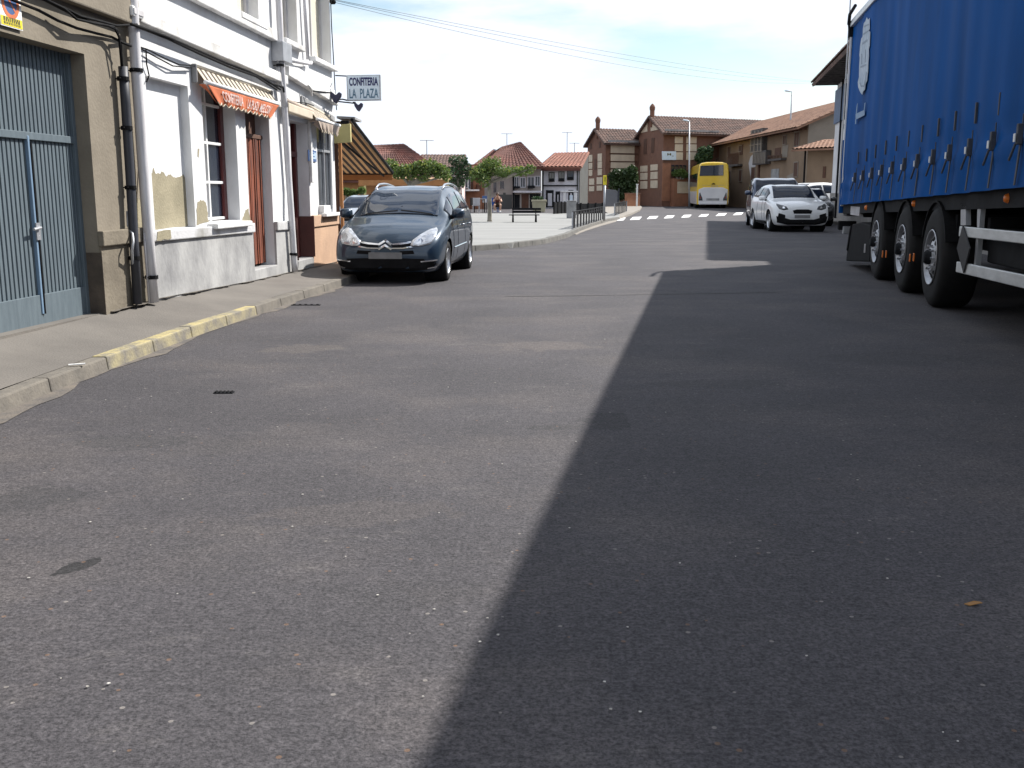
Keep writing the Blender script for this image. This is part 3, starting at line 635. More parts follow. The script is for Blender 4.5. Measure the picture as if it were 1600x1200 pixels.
t = thing('junction_box', 'small white junction box high beside the white downpipe', 'box', FA.P(198, 20, 0))
mb = MB(); q = FA.px(188, 8); q2 = FA.px(206, 31); fbox(mb, FA, q[0], q2[0], q2[1], q[1], .003, .12); mb.build('box', 'white_paint', t, bevel=.012)
mb = MB(); fbox(mb, FA, q[0] + .01, q2[0] - .01, q2[1] + .02, q[1] - .02, .12, .128); mb.build('lid', 'jamb', t, bevel=.004)
def cable(name, label, paths, r, mat='black_plastic', group=None):
    mb = MB()
    for p in paths: mb.tube(p, r, 6)
    return single(mb, name, mat, label, 'cable', group, smooth=True)
cable('wall_cable', 'black cable bundle over the garage dropping into the black pipe', [ppath([(-40, -40, .1), (70, 0, .1), (112, 22, .1), (140, 34, .11), (168, 40, .12), (182, 46, .10), (188, 62, .08), (191, 106, .07)]), ppath([(60, -6, .11), (100, 13, .12), (120, 30, .13), (150, 37, .12), (178, 42, .11), (186, 58, .1), (190, 104, .085)]), ppath([(95, 10, .1), (125, 25, .13), (160, 34, .11), (182, 40, .1), (214, 38, .14)])], .011)
cable('wall_cable', 'thin black cable sagging above the garage door lintel', [ppath([(10, -4, .05), (60, 16, .05), (90, 32, .05), (120, 44, .05), (150, 52, .05), (175, 58, .06), (190, 66, .1), (205, 72, .14)])], .012)
cable('wall_cable', 'thick black cable run along the ledge of the white house', [ppath([(205, 38, .17), (216, 41, .15), (260, 57, .13), (300, 75, .12), (350, 97, .12), (390, 112, .12), (420, 127, .12), (438, 140, .12)]), ppath([(214, 41, .13), (262, 60, .12), (310, 83, .12), (360, 105, .12), (400, 119, .12), (432, 140, .12)]), ppath([(400, 117, .1), (425, 131, .13), (442, 136, .12), (444, 146, .1)])], .014)
cable('wall_cable', 'black cable hanging from the downpipe across to the orange awning', [ppath([(214, 72, .1), (230, 77, .05), (255, 90, .06), (280, 101, .06), (306, 103, .05)]), ppath([(216, 74, .1), (240, 87, .05), (270, 103, .06), (300, 106, .05)]), ppath([(228, 76, .03), (229, 100, .03), (233, 118, .02), (229, 128, .02)])], .007)
cable('wall_cable', 'black cable sagging above the second door between pipe and awning', [ppath([(444, 150, .05), (452, 157, .06), (464, 160, .06), (478, 161, .06), (490, 165, .1)])], .008)
cable('wall_cable', 'dark cable down the corner of the white house from the roof wire', [ppath([(516, -20, .03), (518, 40, .03), (521, 90, .03), (524, 150, .03), (526, 172, .03)])], .009)

# old seam across the carriageway
mb = MB(); vs = []; pu = [(790, 463), (880, 462), (960, 461), (1040, 459.5), (1130, 458), (1230, 456)]
for i, (u, v) in enumerate(pu):
    p = gp(u, v, .003); d_ = .022 + .012 * math.sin(i * 2.3); vs += [p + Vector((0, -d_, 0)), p + Vector((0, d_, 0))]
mb.add(vs, [(2 * i, 2 * i + 2, 2 * i + 3, 2 * i + 1) for i in range(len(pu) - 1)]); tag(mb.build('road_seam', 'asphalt_dark'), kind='structure')

# dirt gathered along the foot of the walls
mb = MB(); rq = random.Random(8); vs = []; q = -11.0; n_ = 0
while q < -.1:
    w_ = max(.008, .025 + .06 * noise.noise(Vector((q * 2.3, 0, 0))) + rq.uniform(-.02, .02)); z = wall_z(q) + .003
    vs += [FA.pt(q, z, .0), FA.pt(q, z - .004 * 0, .04 + w_)]; q += .09; n_ += 1
for k in range(1, len(vs), 2): vs[k].z -= .0
mb.add(vs, [(2 * i, 2 * i + 2, 2 * i + 3, 2 * i + 1) for i in range(n_ - 1) if not sl_ < -11 + .09 * i < sr]); M['foot_dirt'] = pm('foot_dirt', (0.135, 0.118, 0.098), (0.085, 0.074, 0.062), 8, .95, .4, 60)
tag(mb.build('wall_foot_dirt', 'foot_dirt'), kind='stuff')
# ================================================================== LEFT: WHITE HOUSE
def mid(*uv): return sum(FA.px(u, v)[0] for u, v in uv) / len(uv)
def zz(*uv): return sum(FA.px(u, v)[1] for u, v in uv) / len(uv)
wh = thing('white_house', 'white two storey confectionery house with peeling plaster and awnings', 'house', FA.pt(-4, KZ))
# openings on the facade
n_s0, n_s1 = mid((232, 120), (237, 355)), mid((291, 135), (308, 352)); n_z0, n_z1 = zz((237, 361), (306, 355)), zz((232, 119), (291, 134))
w_s0, w_s1 = mid((317, 180), (325, 345)), mid((371, 230), (375, 347)); w_z0, w_z1 = zz((330, 346), (372, 345)), zz((315, 130))
d_s0, d_s1 = mid((382, 205), (396, 420)), mid((419, 205), (432, 412)); d_z0, d_z1 = zz((396, 424), (432, 415)), zz((380, 152))
e_s0, e_s1 = mid((451, 200), (463, 403)), mid((479, 205), (489, 403)); e_z0, e_z1 = zz((463, 408), (489, 403)), zz((451, 186), (479, 194))
v_s0, v_s1 = mid((494, 230), (500, 330)), mid((517, 230), (521, 330)); v_z0, v_z1 = zz((500, 333), (521, 331)), zz((492, 196))
u1 = (mid((368, 5)), mid((404, 20)), zz((404, 36)), zz((370, -120)))
u2 = (mid((438, 30)), mid((465, 60)), zz((465, 72)), zz((438, -80)))
u3 = (mid((484, 60)), mid((517, 70)), zz((510, 100)), zz((484, -50)))
RN = recess(284, 200, n_s1); RWN = recess(354, 280, w_s1); RD = recess(412, 300, d_s1); RE = recess(463, 260, e_s1); RV = recess(517, 270, v_s1); RU = recess(448.5, 40, u2[1])
print('recess', RN, RWN, RD, RE, RV, RU, DD)
ops = [(n_s0, n_s1, n_z0, n_z1), (w_s0, w_s1, w_z0, w_z1), (d_s0, d_s1, d_z0, d_z1), (e_s0, e_s1, e_z0, e_z1), (v_s0, v_s1, v_z0, v_z1), u1, u2, u3]
mb = MB(); wall(mb, FA, S_END + .001, 0, -.1, TOPZ, ops, .44); body(mb, FA, S_END + .001, 0, TOPZ - .02, -.44); mb.build('wall', 'white_wall', wh)
house_roof(FA, S_END, 0, TOPZ, wh, 'roof_tile')
# blind niche infill
mb = MB(); fbox(mb, FA, n_s0, n_s1, n_z0, n_z1, -RN - .07, -RN); mb.build('niche', 'white_wall', wh)
rnd = random.Random(9)
def ragged(base_uv, jit=2.0, k=5, seed=1):
    r_ = random.Random(seed); out = []
    for i in range(len(base_uv)):
        (u0, v0), (u1_, v1_) = base_uv[i], base_uv[(i + 1) % len(base_uv)]
        for q in range(k):
            t = q / k; out.append((u0 + (u1_ - u0) * t + r_.uniform(-jit, jit) * .5, v0 + (v1_ - v0) * t + r_.uniform(-jit, jit)))
    return out
def patch(uv, dpl, th=.004, mat='bare_plaster', name='plaster_patch', jit=1.6, seed=1, k=4):
    mb = MB(); pts = [FA.px(u, v, dpl) for u, v in ragged(uv, jit, k, seed)]; fpoly(mb, FA, pts, dpl + .0005, dpl + th); return mb.build(name, mat, wh)
patch([(236, 276), (239, 262), (243, 272), (250, 271), (254, 268), (259, 275), (266, 272), (272, 277), (281, 277), (286, 272), (291, 283), (296, 300), (300, 352), (237, 359), (236, 300)], -RN, seed=2, jit=1.2)
patch([(307, 328), (309, 316), (314, 312), (320, 316), (323, 322), (325, 347), (307, 351)], 0, seed=3)
patch([(213, 310), (221, 314), (227, 330), (231, 358), (214, 362)], 0, seed=4)
patch([(377, 345), (380, 338), (384, 328), (388, 326), (391, 345)], 0, seed=5, jit=.8)
patch([(309, 232), (311, 233), (310, 246), (308.5, 244)], 0, seed=6, jit=.3)
# plinth band, plinth
def hband(s0, s1, uv_top, uv_bot, d0, d1, name, mat, bevel=.012):
    """band whose upper and lower edges follow two measured points each"""
    (ta, za), (tb, zb) = [FA.px(*p) for p in uv_top]; (ba, ya), (bb, yb) = [FA.px(*p) for p in uv_bot]
    L = lambda s, a, va, b, vb: va + (vb - va) * (s - a) / (b - a)
    mb = MB(); fpoly(mb, FA, [(s0, L(s0, ta, za, tb, zb)), (s1, L(s1, ta, za, tb, zb)), (s1, L(s1, ba, ya, bb, yb)), (s0, L(s0, ba, ya, bb, yb))], d0, d1)
    return mb.build(name, mat, wh, bevel=bevel)
hband(S_END, d_s0, [(237, 361), (394, 348)], [(240, 377), (395, 362.5)], .003, .07, 'plinth_band', 'band_grey')
hband(d_s1, mid((455, 345)), [(430, 346), (453, 345)], [(430, 360), (453, 358.5)], .003, .06, 'plinth_band', 'band_grey')
z_pl = lambda s: FA.px(240, 377)[1]
mb = MB(); fpoly(mb, FA, [(S_END, FA.px(240, 377)[1]), (d_s0, FA.px(395, 362.5)[1]), (d_s0, 0), (S_END, 0)], .002, .035); mb.build('plinth', 'plinth_grey', wh)
mb = MB(); fpoly(mb, FA, [(d_s1, FA.px(430, 360)[1]), (e_s0 - .04, FA.px(453, 358.5)[1]), (e_s0 - .04, 0), (d_s1, 0)], .002, .03); mb.build('plinth', 'plinth_grey', wh)
patch([(246, 361), (266, 359), (268, 373), (245, 376)], .072, seed=8, jit=1)
# salmon shop base right of the second door
z1s, z2s = zz((489, 338), (530, 335)), zz((489, 354), (531, 350))
mb = MB(); fbox(mb, FA, e_s1, .02, 0, z2s, .002, .03); mb.build('shop_base', 'salmon', wh)
mb = MB(); fbox(mb, FA, e_s1, .03, z2s, z1s + .02, .003, .055); mb.build('shop_base_band', 'salmon', wh, bevel=.01)
# window 1
wn = thing_w = None
mb = MB(); g = .25
Q = -RWN - .02
fbox(mb, FA, w_s0, w_s1, w_z0, w_z1, Q - .10, Q - .02); W1 = mb.build('window', 'glass', wh)
mb = MB(); fs_ = w_s1 - .17
sv = FA.px(325, 280, Q)[0]
for zq in [FA.px(330, 224, Q)[1], FA.px(335, 285, Q)[1], w_z0 + .03, FA.px(330, 165, Q)[1]]: fbox(mb, FA, w_s0, w_s1, zq - .016, zq + .016, Q - .02, Q + .012)
fbox(mb, FA, sv - .022, sv + .022, w_z0, w_z1, Q - .019, Q + .015)
mb.build('muntins', 'white_paint', W1, bevel=.004)
sf = FA.px(347, 280, Q)[0]
mb = MB(); fbox(mb, FA, sf, w_s1 - .002, w_z0, w_z1, Q - .019, Q + .02); mb.build('frame', 'wood_red', W1, bevel=.006)
mb = MB(); q0, q1 = FA.px(328, 353), FA.px(382, 349); fbox(mb, FA, w_s0 - .05, w_s1 + .08, w_z0 - .075, w_z0 - .012, -.30, .13); mb.build('sill', 'white_paint', W1, bevel=.012)
# first door with plastic strip curtain
D1 = MB(); zc = FA.px(398, 217, -.16)[1]
fbox(D1, FA, d_s0, d_s1, d_z0, d_z1, -RD - .16, -RD - .08); D1 = D1.build('door', 'brown_wood', wh)
mb = MB(); n = 26; rnd = random.Random(4)
for k in range(n):
    a = d_s0 + .01 + (d_s1 - d_s0 - .02) * k / n; b = a + (d_s1 - d_s0) / n * .96; dd = -RD + rnd.uniform(-.014, .014)
    mb.cur = 0; mb.box8([FA.pt(a, d_z0 + .06, dd - .006), FA.pt(b, d_z0 + .06, dd - .006 + rnd.uniform(-.008, .008)), FA.pt(b, d_z0 + .06, dd), FA.pt(a, d_z0 + .06, dd), FA.pt(a, zc, dd - .006), FA.pt(b, zc, dd - .006), FA.pt(b, zc, dd), FA.pt(a, zc, dd)])
mb.build('strip_curtain', 'wood_curtain', D1)
mb = MB(); fbox(mb, FA, d_s0, d_s1, zc - .005, zc + .05, -RD - .03, -RD + .02); mb.build('curtain_rail', 'brown_wood', D1, bevel=.006)
mb = MB(); fbox(mb, FA, d_s0 - .0, d_s1 + .0, 0, d_z0 + .02, -.42, .034); mb.build('step', 'plinth_grey', D1, bevel=.012)
# second door
mb = MB(); fbox(mb, FA, e_s0, e_s1, e_z0, e_z1, -RE - .10, -RE - .03); D2 = mb.build('door', 'wood_red', wh)
mb = MB()
for k in range(3):
    za = e_z0 + .12 + k * .62; fbox(mb, FA, e_s0 + .2, e_s1 - .2, za, za + .5, -RE - .03, -RE - .015)
mb.build('panels', 'wood_red', D2, bevel=.012)
mb = MB(); fbox(mb, FA, e_s0, e_s0 + .09, e_z0, e_z1, -RE - .03, -RE + .02); fbox(mb, FA, e_s1 - .09, e_s1, e_z0, e_z1, -RE - .03, -RE + .02); fbox(mb, FA, e_s0, e_s1, zz((455, 238)) - .04, zz((455, 238)) + .04, -RE - .03, -RE + .025); mb.build('frame', 'wood_red', D2, bevel=.006)
mb = MB(); mb.tube([FA.pt(e_s0 + .2, zz((465, 268)), -RE + .03), FA.pt(e_s0 + .2, zz((465, 268)) + .12, -RE + .03)], .014); mb.build('handle', 'grey_metal', D2)
mb = MB(); fbox(mb, FA, e_s0, e_s1, 0, e_z0 + .01, -.42, .03); mb.build('step', 'plinth_grey', D2, bevel=.012)
zj = zz((484, 338))
for (qa, qb) in ((e_s1 - .012, e_s1 - .001), (e_s0 + .001, e_s0 + .012)): mb = MB(); fbox(mb, FA, qa, qb, e_z0 + .02, zj, -RE, .056); mb.build('painted_jamb', 'maroon', D2)
mb = MB(); fbox(mb, FA, e_s0 - .06, e_s1 + .07, e_z1 + .06, e_z1 + .15, .003, .06); fbox(mb, FA, e_s1 + .002, e_s1 + .09, e_z1 - .9, e_z1 + .06, .003, .05); mb.build('door_moulding', 'ledge', wh, bevel=.01)
# shop window
mb = MB(); fbox(mb, FA, v_s0, v_s1, v_z0, v_z1, -RV - .09, -RV - .03); W2 = mb.build('window', 'shade_glass', wh)
mb = MB()
for sq in (v_s0 + .02, v_s0 + (v_s1 - v_s0) * .52, v_s1 - .02): fbox(mb, FA, sq - .02, sq + .02, v_z0, v_z1, -RV - .03, -RV + .01)
fbox(mb, FA, v_s0, v_s1, v_z0, v_z0 + .05, -RV - .03, -RV + .005); fbox(mb, FA, v_s0, v_s1, v_z1 - .4, v_z1 - .36, -RV - .03, -RV + .005)
mb.build('frame', 'grey_metal', W2, bevel=.004)
mb = MB(); fbox(mb, FA, v_s0 - .06, v_s1 + .10, v_z0 - .06, v_z0 - .004, -.2, .14); mb.build('sill', 'white_paint', W2, bevel=.012)
mb = MB(); a, b = FA.px(498, 329), FA.px(509, 338); fbox(mb, FA, a[0], b[0], v_z0 + .003, v_z0 + .12, -.05, .09); mb.build('vent_box', 'white_paint', W2, bevel=.01)
# upper windows
for (a, b, c, d) in (u1, u2, u3):
    mb = MB(); fbox(mb, FA, a, b, c, d, -RU - .09, -RU - .03); W = mb.build('window', 'blind', wh)
    mb = MB()
    for sq in (a + .03, b - .03, (a + b) / 2): fbox(mb, FA, sq - .025, sq + .025, c, d, -RU - .03, -RU + .01)
    fbox(mb, FA, a, b, c, c + .05, -RU - .03, -RU + .008); mb.build('frame', 'jamb', W, bevel=.004)
    mb = MB(); fbox(mb, FA, a - .06, b + .06, c - .08, c - .004, -.30, .10); mb.build('sill', 'ledge', W, bevel=.012)
# ledges
pz_ = [(222, 22), (425, 112)]; pl_ = [(216, 39), (429, 128)]
hband(S_END, mid((440, 130)), pz_, pl_, .003, .10, 'ledge', 'ledge')
hband(mid((442, 130)), 0.05, [(446, 106), (525, 152)], [(446, 121), (525, 168)], .003, .10, 'ledge', 'ledge')
hband(mid((442, 130)), 0.04, [(446, 96), (525, 145)], [(446, 106), (525, 152)], .003, .05, 'ledge_moulding', 'white_wall')
hband(S_END, mid((424, 64)), [(293, -22), (423, 48)], [(293, 0), (423, 64)], .003, .09, 'string_course', 'ledge')
hband(mid((470, 185)), 0.03, [(478, 155), (525, 185)], [(478, 172), (525, 200)], .003, .035, 'fascia_strip', 'plinth_grey')
# electrical box with conduits
eb = thing('meter_box', 'grey metal cable box on the white wall above the orange awning', 'box', FA.P(430, 97))
a, b = FA.px(423, 66), FA.px(437, 97); mb = MB(); fbox(mb, FA, a[0], b[0] + .06, b[1] - .03, a[1] + .02, .003, .17); mb.build('box', 'grey_metal', eb, bevel=.01)
mb = MB()
for k in (.06, .12): mb.tube([FA.pt(a[0] + k, b[1] - .02, .08), FA.pt(a[0] + k, b[1] - .2, .08), FA.pt(a[0] + k + .12, b[1] - .42, .10), FA.pt(a[0] + k + .13, b[1] - .62, .12)], .016, 8)
mb.build('conduits', 'white_pipe', eb, smooth=True)
t = thing('downpipe', 'cream downpipe between the orange curtained door and the red door', 'pipe', FA.P(461, 420))
mb = MB(); mb.tube([FA.pt(FA.px(440, 105, .1)[0] - .02, TOPZ - .1, .1)] + ppath([(440, 105, .1), (444, 160, .08), (448, 230, .07), (452, 290, .07), (456, 350, .10), (460, 410, .10), (461, 424, .1)]), .045, 14); mb.build('pipe', 'white_pipe', t, smooth=True); brackets(t, [(438, 102, .1), (459, 397, .10)], .045, 'black_plastic')
t = thing('waste_pipe', 'short white pipe along the wall under the upper windows', 'pipe', FA.P(465, 96))
mb = MB(); mb.tube(ppath([(441, 92, .08), (480, 99, .08), (486, 98, .08)]), .03, 10); mb.build('pipe', 'white_pipe', t, smooth=True)
t = thing('wall_pipe', 'thin white pipe rising between the two upper windows', 'pipe', FA.P(478, 80))
mb = MB(); mb.tube(ppath([(474, -40, .06), (477, 20, .06), (481, 93, .06)]), .028, 10); mb.build('pipe', 'white_pipe', t, smooth=True)
# plaque
t = thing('wall_plaque', 'small pale blue notice plaque beside the shop window', 'sign', FA.P(486, 254))
a, b = FA.px(480, 234), FA.px(493, 253); mb = MB(); fbox(mb, FA, a[0], b[0], b[1], a[1], .003, .02); mb.build('plate', 'sign_blue', t, bevel=.003)
mb = MB(); M['plaque_pale'] = pm('plaque_pale', (0.42, 0.55, 0.68), None, 5, .5)
fbox(mb, FA, a[0] + .04, b[0] - .04, b[1] + .04, a[1] - .03, .0195, .023); mb.build('panel', 'plaque_pale', t)
mb = MB()
for k in range(3): fbox(mb, FA, a[0] + .09, b[0] - .12 - .03 * k, b[1] + .07 + k * .05, b[1] + .085 + k * .05, .0225, .0255)
mb.build('lines', 'sign_blue', t)

# awnings ---------------------------------------------------------------
def awning(name, label, s0, s1, zt, zb, zv, out, drop_mat, words, scallop=True, tl=.35, tr=.28, stripe='awning_stripe'):
    """closed awning: short striped slope from the wall to a front bar, printed valance hanging below"""
    t = thing(name, label, 'awning', FA.pt((s0 + s1) / 2, zb((s0 + s1) / 2), .1))
    mb = MB(); n = 34
    for k in range(n):
        a = s0 + (s1 - s0) * k / n; b = s0 + (s1 - s0) * (k + 1) / n; mb.cur = 1 if k % 2 else 0
        mb.box8([FA.pt(a, zt(a) - .012, .03), FA.pt(b, zt(b) - .012, .03), FA.pt(b, zb(b) - .012, out), FA.pt(a, zb(a) - .012, out), FA.pt(a, zt(a), .03), FA.pt(b, zt(b), .03), FA.pt(b, zb(b), out), FA.pt(a, zb(a), out)])
    mb.build('striped_cloth', ['awning_cream', stripe], t)
    mb = MB(); mb.tube([FA.pt(s0 - .03, zb(s0) - .01, out + .01), FA.pt(s1 + .03, zb(s1) - .01, out + .01)], .024, 10); mb.build('front_bar', 'white_paint', t, smooth=True)
    mb = MB(); mb.tube([FA.pt(s0, zt(s0) + .0, .03), FA.pt(s1, zt(s1) + .0, .03)], .022, 10); mb.build('roller', 'awning_cream', t, smooth=True)
    # valance: wavy cloth with scalloped lower edge
    n = 56; m = 8; vs = []; fs = []
    for i in range(n + 1):
        q = s0 + (s1 - s0) * i / n; ph = i / n
        for j in range(m + 1):
            r_ = j / m; qe = q + r_ * (tl * (1 - ph) - tr * ph); zb_ = zv(qe) + (.018 * math.cos(i * math.pi / 2.0) if scallop else 0); z = zb(q) - .03 + (zb_ - zb(q) + .03) * r_
            d = out + .02 - .03 * r_ + .012 * math.sin(ph * 31 + 1) * r_
            vs.append(FA.pt(qe, z, d))
    for i in range(n):
        for j in range(m): a = i * (m + 1) + j; fs.append((a, a + 1, a + m + 2, a + m + 1))
    mb = MB(); mb.add(vs, fs); va = mb.build('valance', drop_mat, t, smooth=True); so_ = va.modifiers.new('th', 'SOLIDIFY'); so_.thickness = .004
    mb = MB(); mb.tube([vs[i * (m + 1) + m] + FA.n * .004 for i in range(n + 1)], .007, 5); mb.build('trim', 'awning_cream', va)
    mb = MB()
    for q, dq in ((s0, tl), (s1, -tr)):                  # cloth returns at both ends
        mb = MB(); mb.poly([FA.pt(q, zb(q) - .03, out), FA.pt(q, zb(q) - .03, .06), FA.pt(q + dq * .6, zv(q + dq) + .12, .08), FA.pt(q + dq, zv(q + dq), out - .01)]); mb.build('side_cloth', drop_mat, t)
    mb = MB()
    for txt, f0, f1, h0, h1 in words:
        def fn(x, y):
            q = s0 + (s1 - s0) * x; r_ = 1 - y; qe = q + r_ * (tl * (1 - x) - tr * x); z = zb(q) - .03 + (zv(qe) - zb(q) + .03) * r_
            return FA.pt(qe, z, out + .02 - .03 * r_ + .012 * math.sin(x * 31 + 1) * r_ + .012)
        text(mb, txt, fn, f0, f1, h0, h1, .018)
    if words: mb.build('lettering', 'ink_white', va)
    for q in (s0 - .06, s1 + .02):
        mb = MB(); fpoly(mb, FA, [(q, zt(s0 if q < s0 else s1) + .02), (q + .035, zt(s0 if q < s0 else s1) + .02), (q + .035, zb(q) - .02), (q, zb(q) - .02)], .003, .07); mb.build('bracket', 'plinth_grey', t, bevel=.015)
    return t
OUT1 = .14
def lin(p, q, d):
    (a, za), (b, zb_) = FA.px(*p, d), FA.px(*q, d)
    return (lambda s: za + (zb_ - za) * (s - a) / (b - a)), a, b
zt_, _, _ = lin((319, 108), (430, 146), .03)
zb_, as0, as1 = lin((321, 127), (434, 161), OUT1)
zv_, _, _ = lin((328, 159), (422, 184), OUT1 - .02)
awning('shop_awning', 'orange shop awning with white lettering and a striped top over window and door', as0, as1, zt_, zb_, zv_, OUT1, 'awning_orange', [('CONFITERIA', .14, .43, .22, .84), ('LA PLAZA', .51, .69, .20, .80), ('MELCON', .72, .90, .18, .78)])
OUT2 = .20
zt_, _, _ = lin((491, 170), (526, 188), .03); zb_, bs0, bs1 = lin((495, 185), (529, 195), OUT2); zv_, _, _ = lin((502, 205), (528, 212), OUT2 - .02)
awning('shop_awning', 'faded pinkish small awning over the shop window at the corner', bs0, bs1, zt_, zb_, zv_, OUT2, 'awning_pink', [], tl=.25, tr=.05)
# rolled cream awning box over the red door
t = thing('door_awning', 'narrow cream awning band closed above the dark red door', 'awning', FA.P(468, 178))
zt_, cs0, cs1 = lin((449, 160), (489, 175), .12); zb2, _, _ = lin((449, 174), (488, 187), .12)
mb = MB(); mb.prism([FA.pt(cs0, zt_(cs0), .04), FA.pt(cs1, zt_(cs1), .04), FA.pt(cs1, zb2(cs1), .04), FA.pt(cs0, zb2(cs0), .04)], FA.n * .10); mb.build('fascia', 'awning_cream', t, bevel=.012)
mb = MB(); mb.tube([FA.pt(cs0, zt_(cs0) + .02, .10), FA.pt(cs1, zt_(cs1) + .02, .10)], .035, 10); mb.build('roller', 'awning_pink', t, smooth=True)
mb = MB(); mb.tube([FA.pt(cs1 + .02, zt_(cs1), .06), FA.pt(cs1 + .02, zb2(cs1) - .05, .12)], .025, 8); mb.build('bracket', 'plinth_grey', t)

# hanging sign ------------------------------------------------------------
YS = CORNER.y - .35
t = thing('hanging_sign', 'rectangular pale blue sign reading CONFITERIA LA PLAZA hung from the white corner', 'sign', at(568, 157, YS))
p00, p10, p11, p01 = at(542.5, 157.5, YS), at(595, 156.5, YS), at(594, 116.5, YS), at(541, 117.5, YS)
mb = MB(); mb.prism([p00, p10, p11, p01], (0, .09, 0)); mb.build('frame', 'grey_metal', t, bevel=.004)
def inset(k, dy):
    c = (p00 + p10 + p11 + p01) / 4; return [c + (p - c) * k + Vector((0, dy, 0)) for p in (p00, p10, p11, p01)]
ii = inset(.94, -.004); mb = MB(); mb.prism(ii, (0, .02, 0)); fc = mb.build('panel', 'sign_face', t)
def sfn(x, y): return (ii[0].lerp(ii[1], x)).lerp(ii[3].lerp(ii[2], x), y) + Vector((0, -.004, 0))
mb = MB(); text(mb, 'CONFITERIA', sfn, .05, .96, .58, .93, .035); mb.build('lettering', 'ink_navy', fc)
mb = MB(); text(mb, 'LA  PLAZA', sfn, .05, .96, .07, .46, .012); mb.build('lettering', 'ink_teal', fc)
mb = MB(); mb.tube([FA.P(524.5, 118), p01 + Vector((0, .04, -.01))], .012, 6); mb.tube([FA.P(524.5, 156, .0), at(535, 155, YS + .04), p00 + Vector((0, .04, .01))], .012, 6); mb.build('bracket', 'dark_metal', t)
def spot(label, uv_wall, uv_l, w_):
    y = YS - .12; c = at(uv_l[0], uv_l[1], y); t = thing('spotlight', label, 'lamp', c, 'heart shaped spotlights lighting the hanging sign')
    k = w_ / 16.0 * y / FPX
    out = [(-8, 6.5), (-5, 8), (-1, 4.2), (1, 4.2), (5, 8), (8, 6), (7.2, 1.5), (2, -6), (0, -8), (-3, -5.5), (-7.4, 2)]
    mb = MB(); mb.prism([c + Vector((x * k, -.05, z * k)) for x, z in out], (0, .10, 0)); mb.build('housing', 'lamp_navy', t, bevel=.008)
    mb = MB(); mb.tube([FA.P(*uv_wall), FA.P(*uv_wall, .12), c + Vector((-7.5 * k, 0, 7 * k))], .012, 6); mb.build('arm', 'dark_metal', t)
    mb = MB(); mb.box(c + Vector((-8 * k, 0, 8 * k)), (.045, .06, .03)); mb.build('joint', 'dark_metal', t, bevel=.006)
spot('nearer dark heart shaped spotlight on an arm left under the hanging sign', (487, 142), (525, 153), 17)
spot('farther dark heart shaped spotlight directly below the hanging sign', (523, 158), (560.5, 167.5), 13)
t = thing('wall_lamp_bracket', 'small rusty bracket on the upright post near the second awning', 'bracket', FA.P(487, 140))
mb = MB(); mb.tube(ppath([(482, 126, .05), (482, 134, .12), (487, 140, .14), (487, 150, .12)]), .014, 6); mb.build('bracket', 'ledge', t)

# ================================================================== TERRACE CANOPY beyond the corner
cx = CORNER.x
A0 = at(548, 190, CORNER.y + .25); A0 = Vector((A0.x, A0.y, A0.z)); Yf = 22.5
A1 = at(612, 271.5, Yf)
Lx = -3.6
t = thing('terrace_awning', 'large brown and tan striped terrace awning seen from below beyond the corner', 'awning', Vector((A0.x - 1.2, Yf - 2, 0.0)))
mb = MB(); n = 64; W_ = 4.2
wl = 4.2
for k in range(n):
    a = k / n; b = (k + 1) / n; mb.cur = k % 2
    def pa(f): return A0 + Vector((-wl * f, 0, 0))
    def pb(f): return A1 + Vector((-wl * f, 0, 0))
    up = Vector((0, 0, .006))
    mb.box8([pa(a), pa(b), pb(b), pb(a), pa(a) + up, pa(b) + up, pb(b) + up, pb(a) + up])
mb.build('striped_cloth', ['canopy_tan', 'canopy_dark'], t)
V0 = at(613, 281.5, Yf); hv = A1.z - V0.z
mb = MB(); mb.box8([A1 + Vector((-wl, 0, -hv)), A1 + Vector((.02, 0, -hv)), A1 + Vector((.02, .015, -hv)), A1 + Vector((-wl, .015, -hv)), A1 + Vector((-wl, 0, 0)), A1 + Vector((.02, 0, 0)), A1 + Vector((.02, .015, 0)), A1 + Vector((-wl, .015, 0))]); mb.build('valance', 'canopy_edge', t)
mb = MB(); mb.tube([A1 + Vector((-wl, 0, .01)), A1 + Vector((.03, 0, .01))], .03, 8); mb.tube([A0 + Vector((.02, 0, .03)), A1 + Vector((.02, 0, .03))], .03, 8); mb.build('frame_bars', 'dark_metal', t)
mb = MB(); mb.tube([A0 + Vector((-.5, .6, -.12)), A0.lerp(A1, .5) + Vector((-.25, 0, -.14)), A1 + Vector((-.15, -.2, -.05))], .02, 6); mb.build('folding_arm', 'dark_metal', t)
p = thing('yellow_lightbox', 'plain dull yellow panel box at the head of the striped awning', 'sign', at(538, 224, CORNER.y + .1))
yb = CORNER.y + .12; q = [at(521, 224, yb), at(548, 222, yb), at(547, 193, yb), at(520, 196, yb)]
mb = MB(); mb.prism(q, (0, .12, 0)); mb.build('panel', 'yellow_panel', p, bevel=.008)
qq = at(541, 192, yb); mb = MB(); mb.box(qq + Vector((-.03, .06, .015)), (.14, .08, .05)); mb.build('clip', 'dark_metal', p)
t = thing('eave_slab', 'thin grey eave slab sticking out over the corner beyond the hanging sign', 'slab', at(540, 186, CORNER.y + .3))
e0, e1 = at(526, 183, CORNER.y + .3), at(554.5, 184.5, CORNER.y + .3); mb = MB(); mb.box8([e0 + Vector((0, 0, -.02)), e1 + Vector((0, 0, -.02)), e1 + Vector((0, .8, -.02)), e0 + Vector((0, .8, -.02)), e0 + Vector((0, 0, .02)), e1 + Vector((0, 0, .02)), e1 + Vector((0, .8, .02)), e0 + Vector((0, .8, .02))]); mb.build('slab', 'plinth_grey', t)
g0 = at(535, 330, CORNER.y + .35)
t = thing('timber_post', 'brown timber frame post at the corner under the yellow box', 'post', Vector((g0.x - .05, g0.y, .12)))
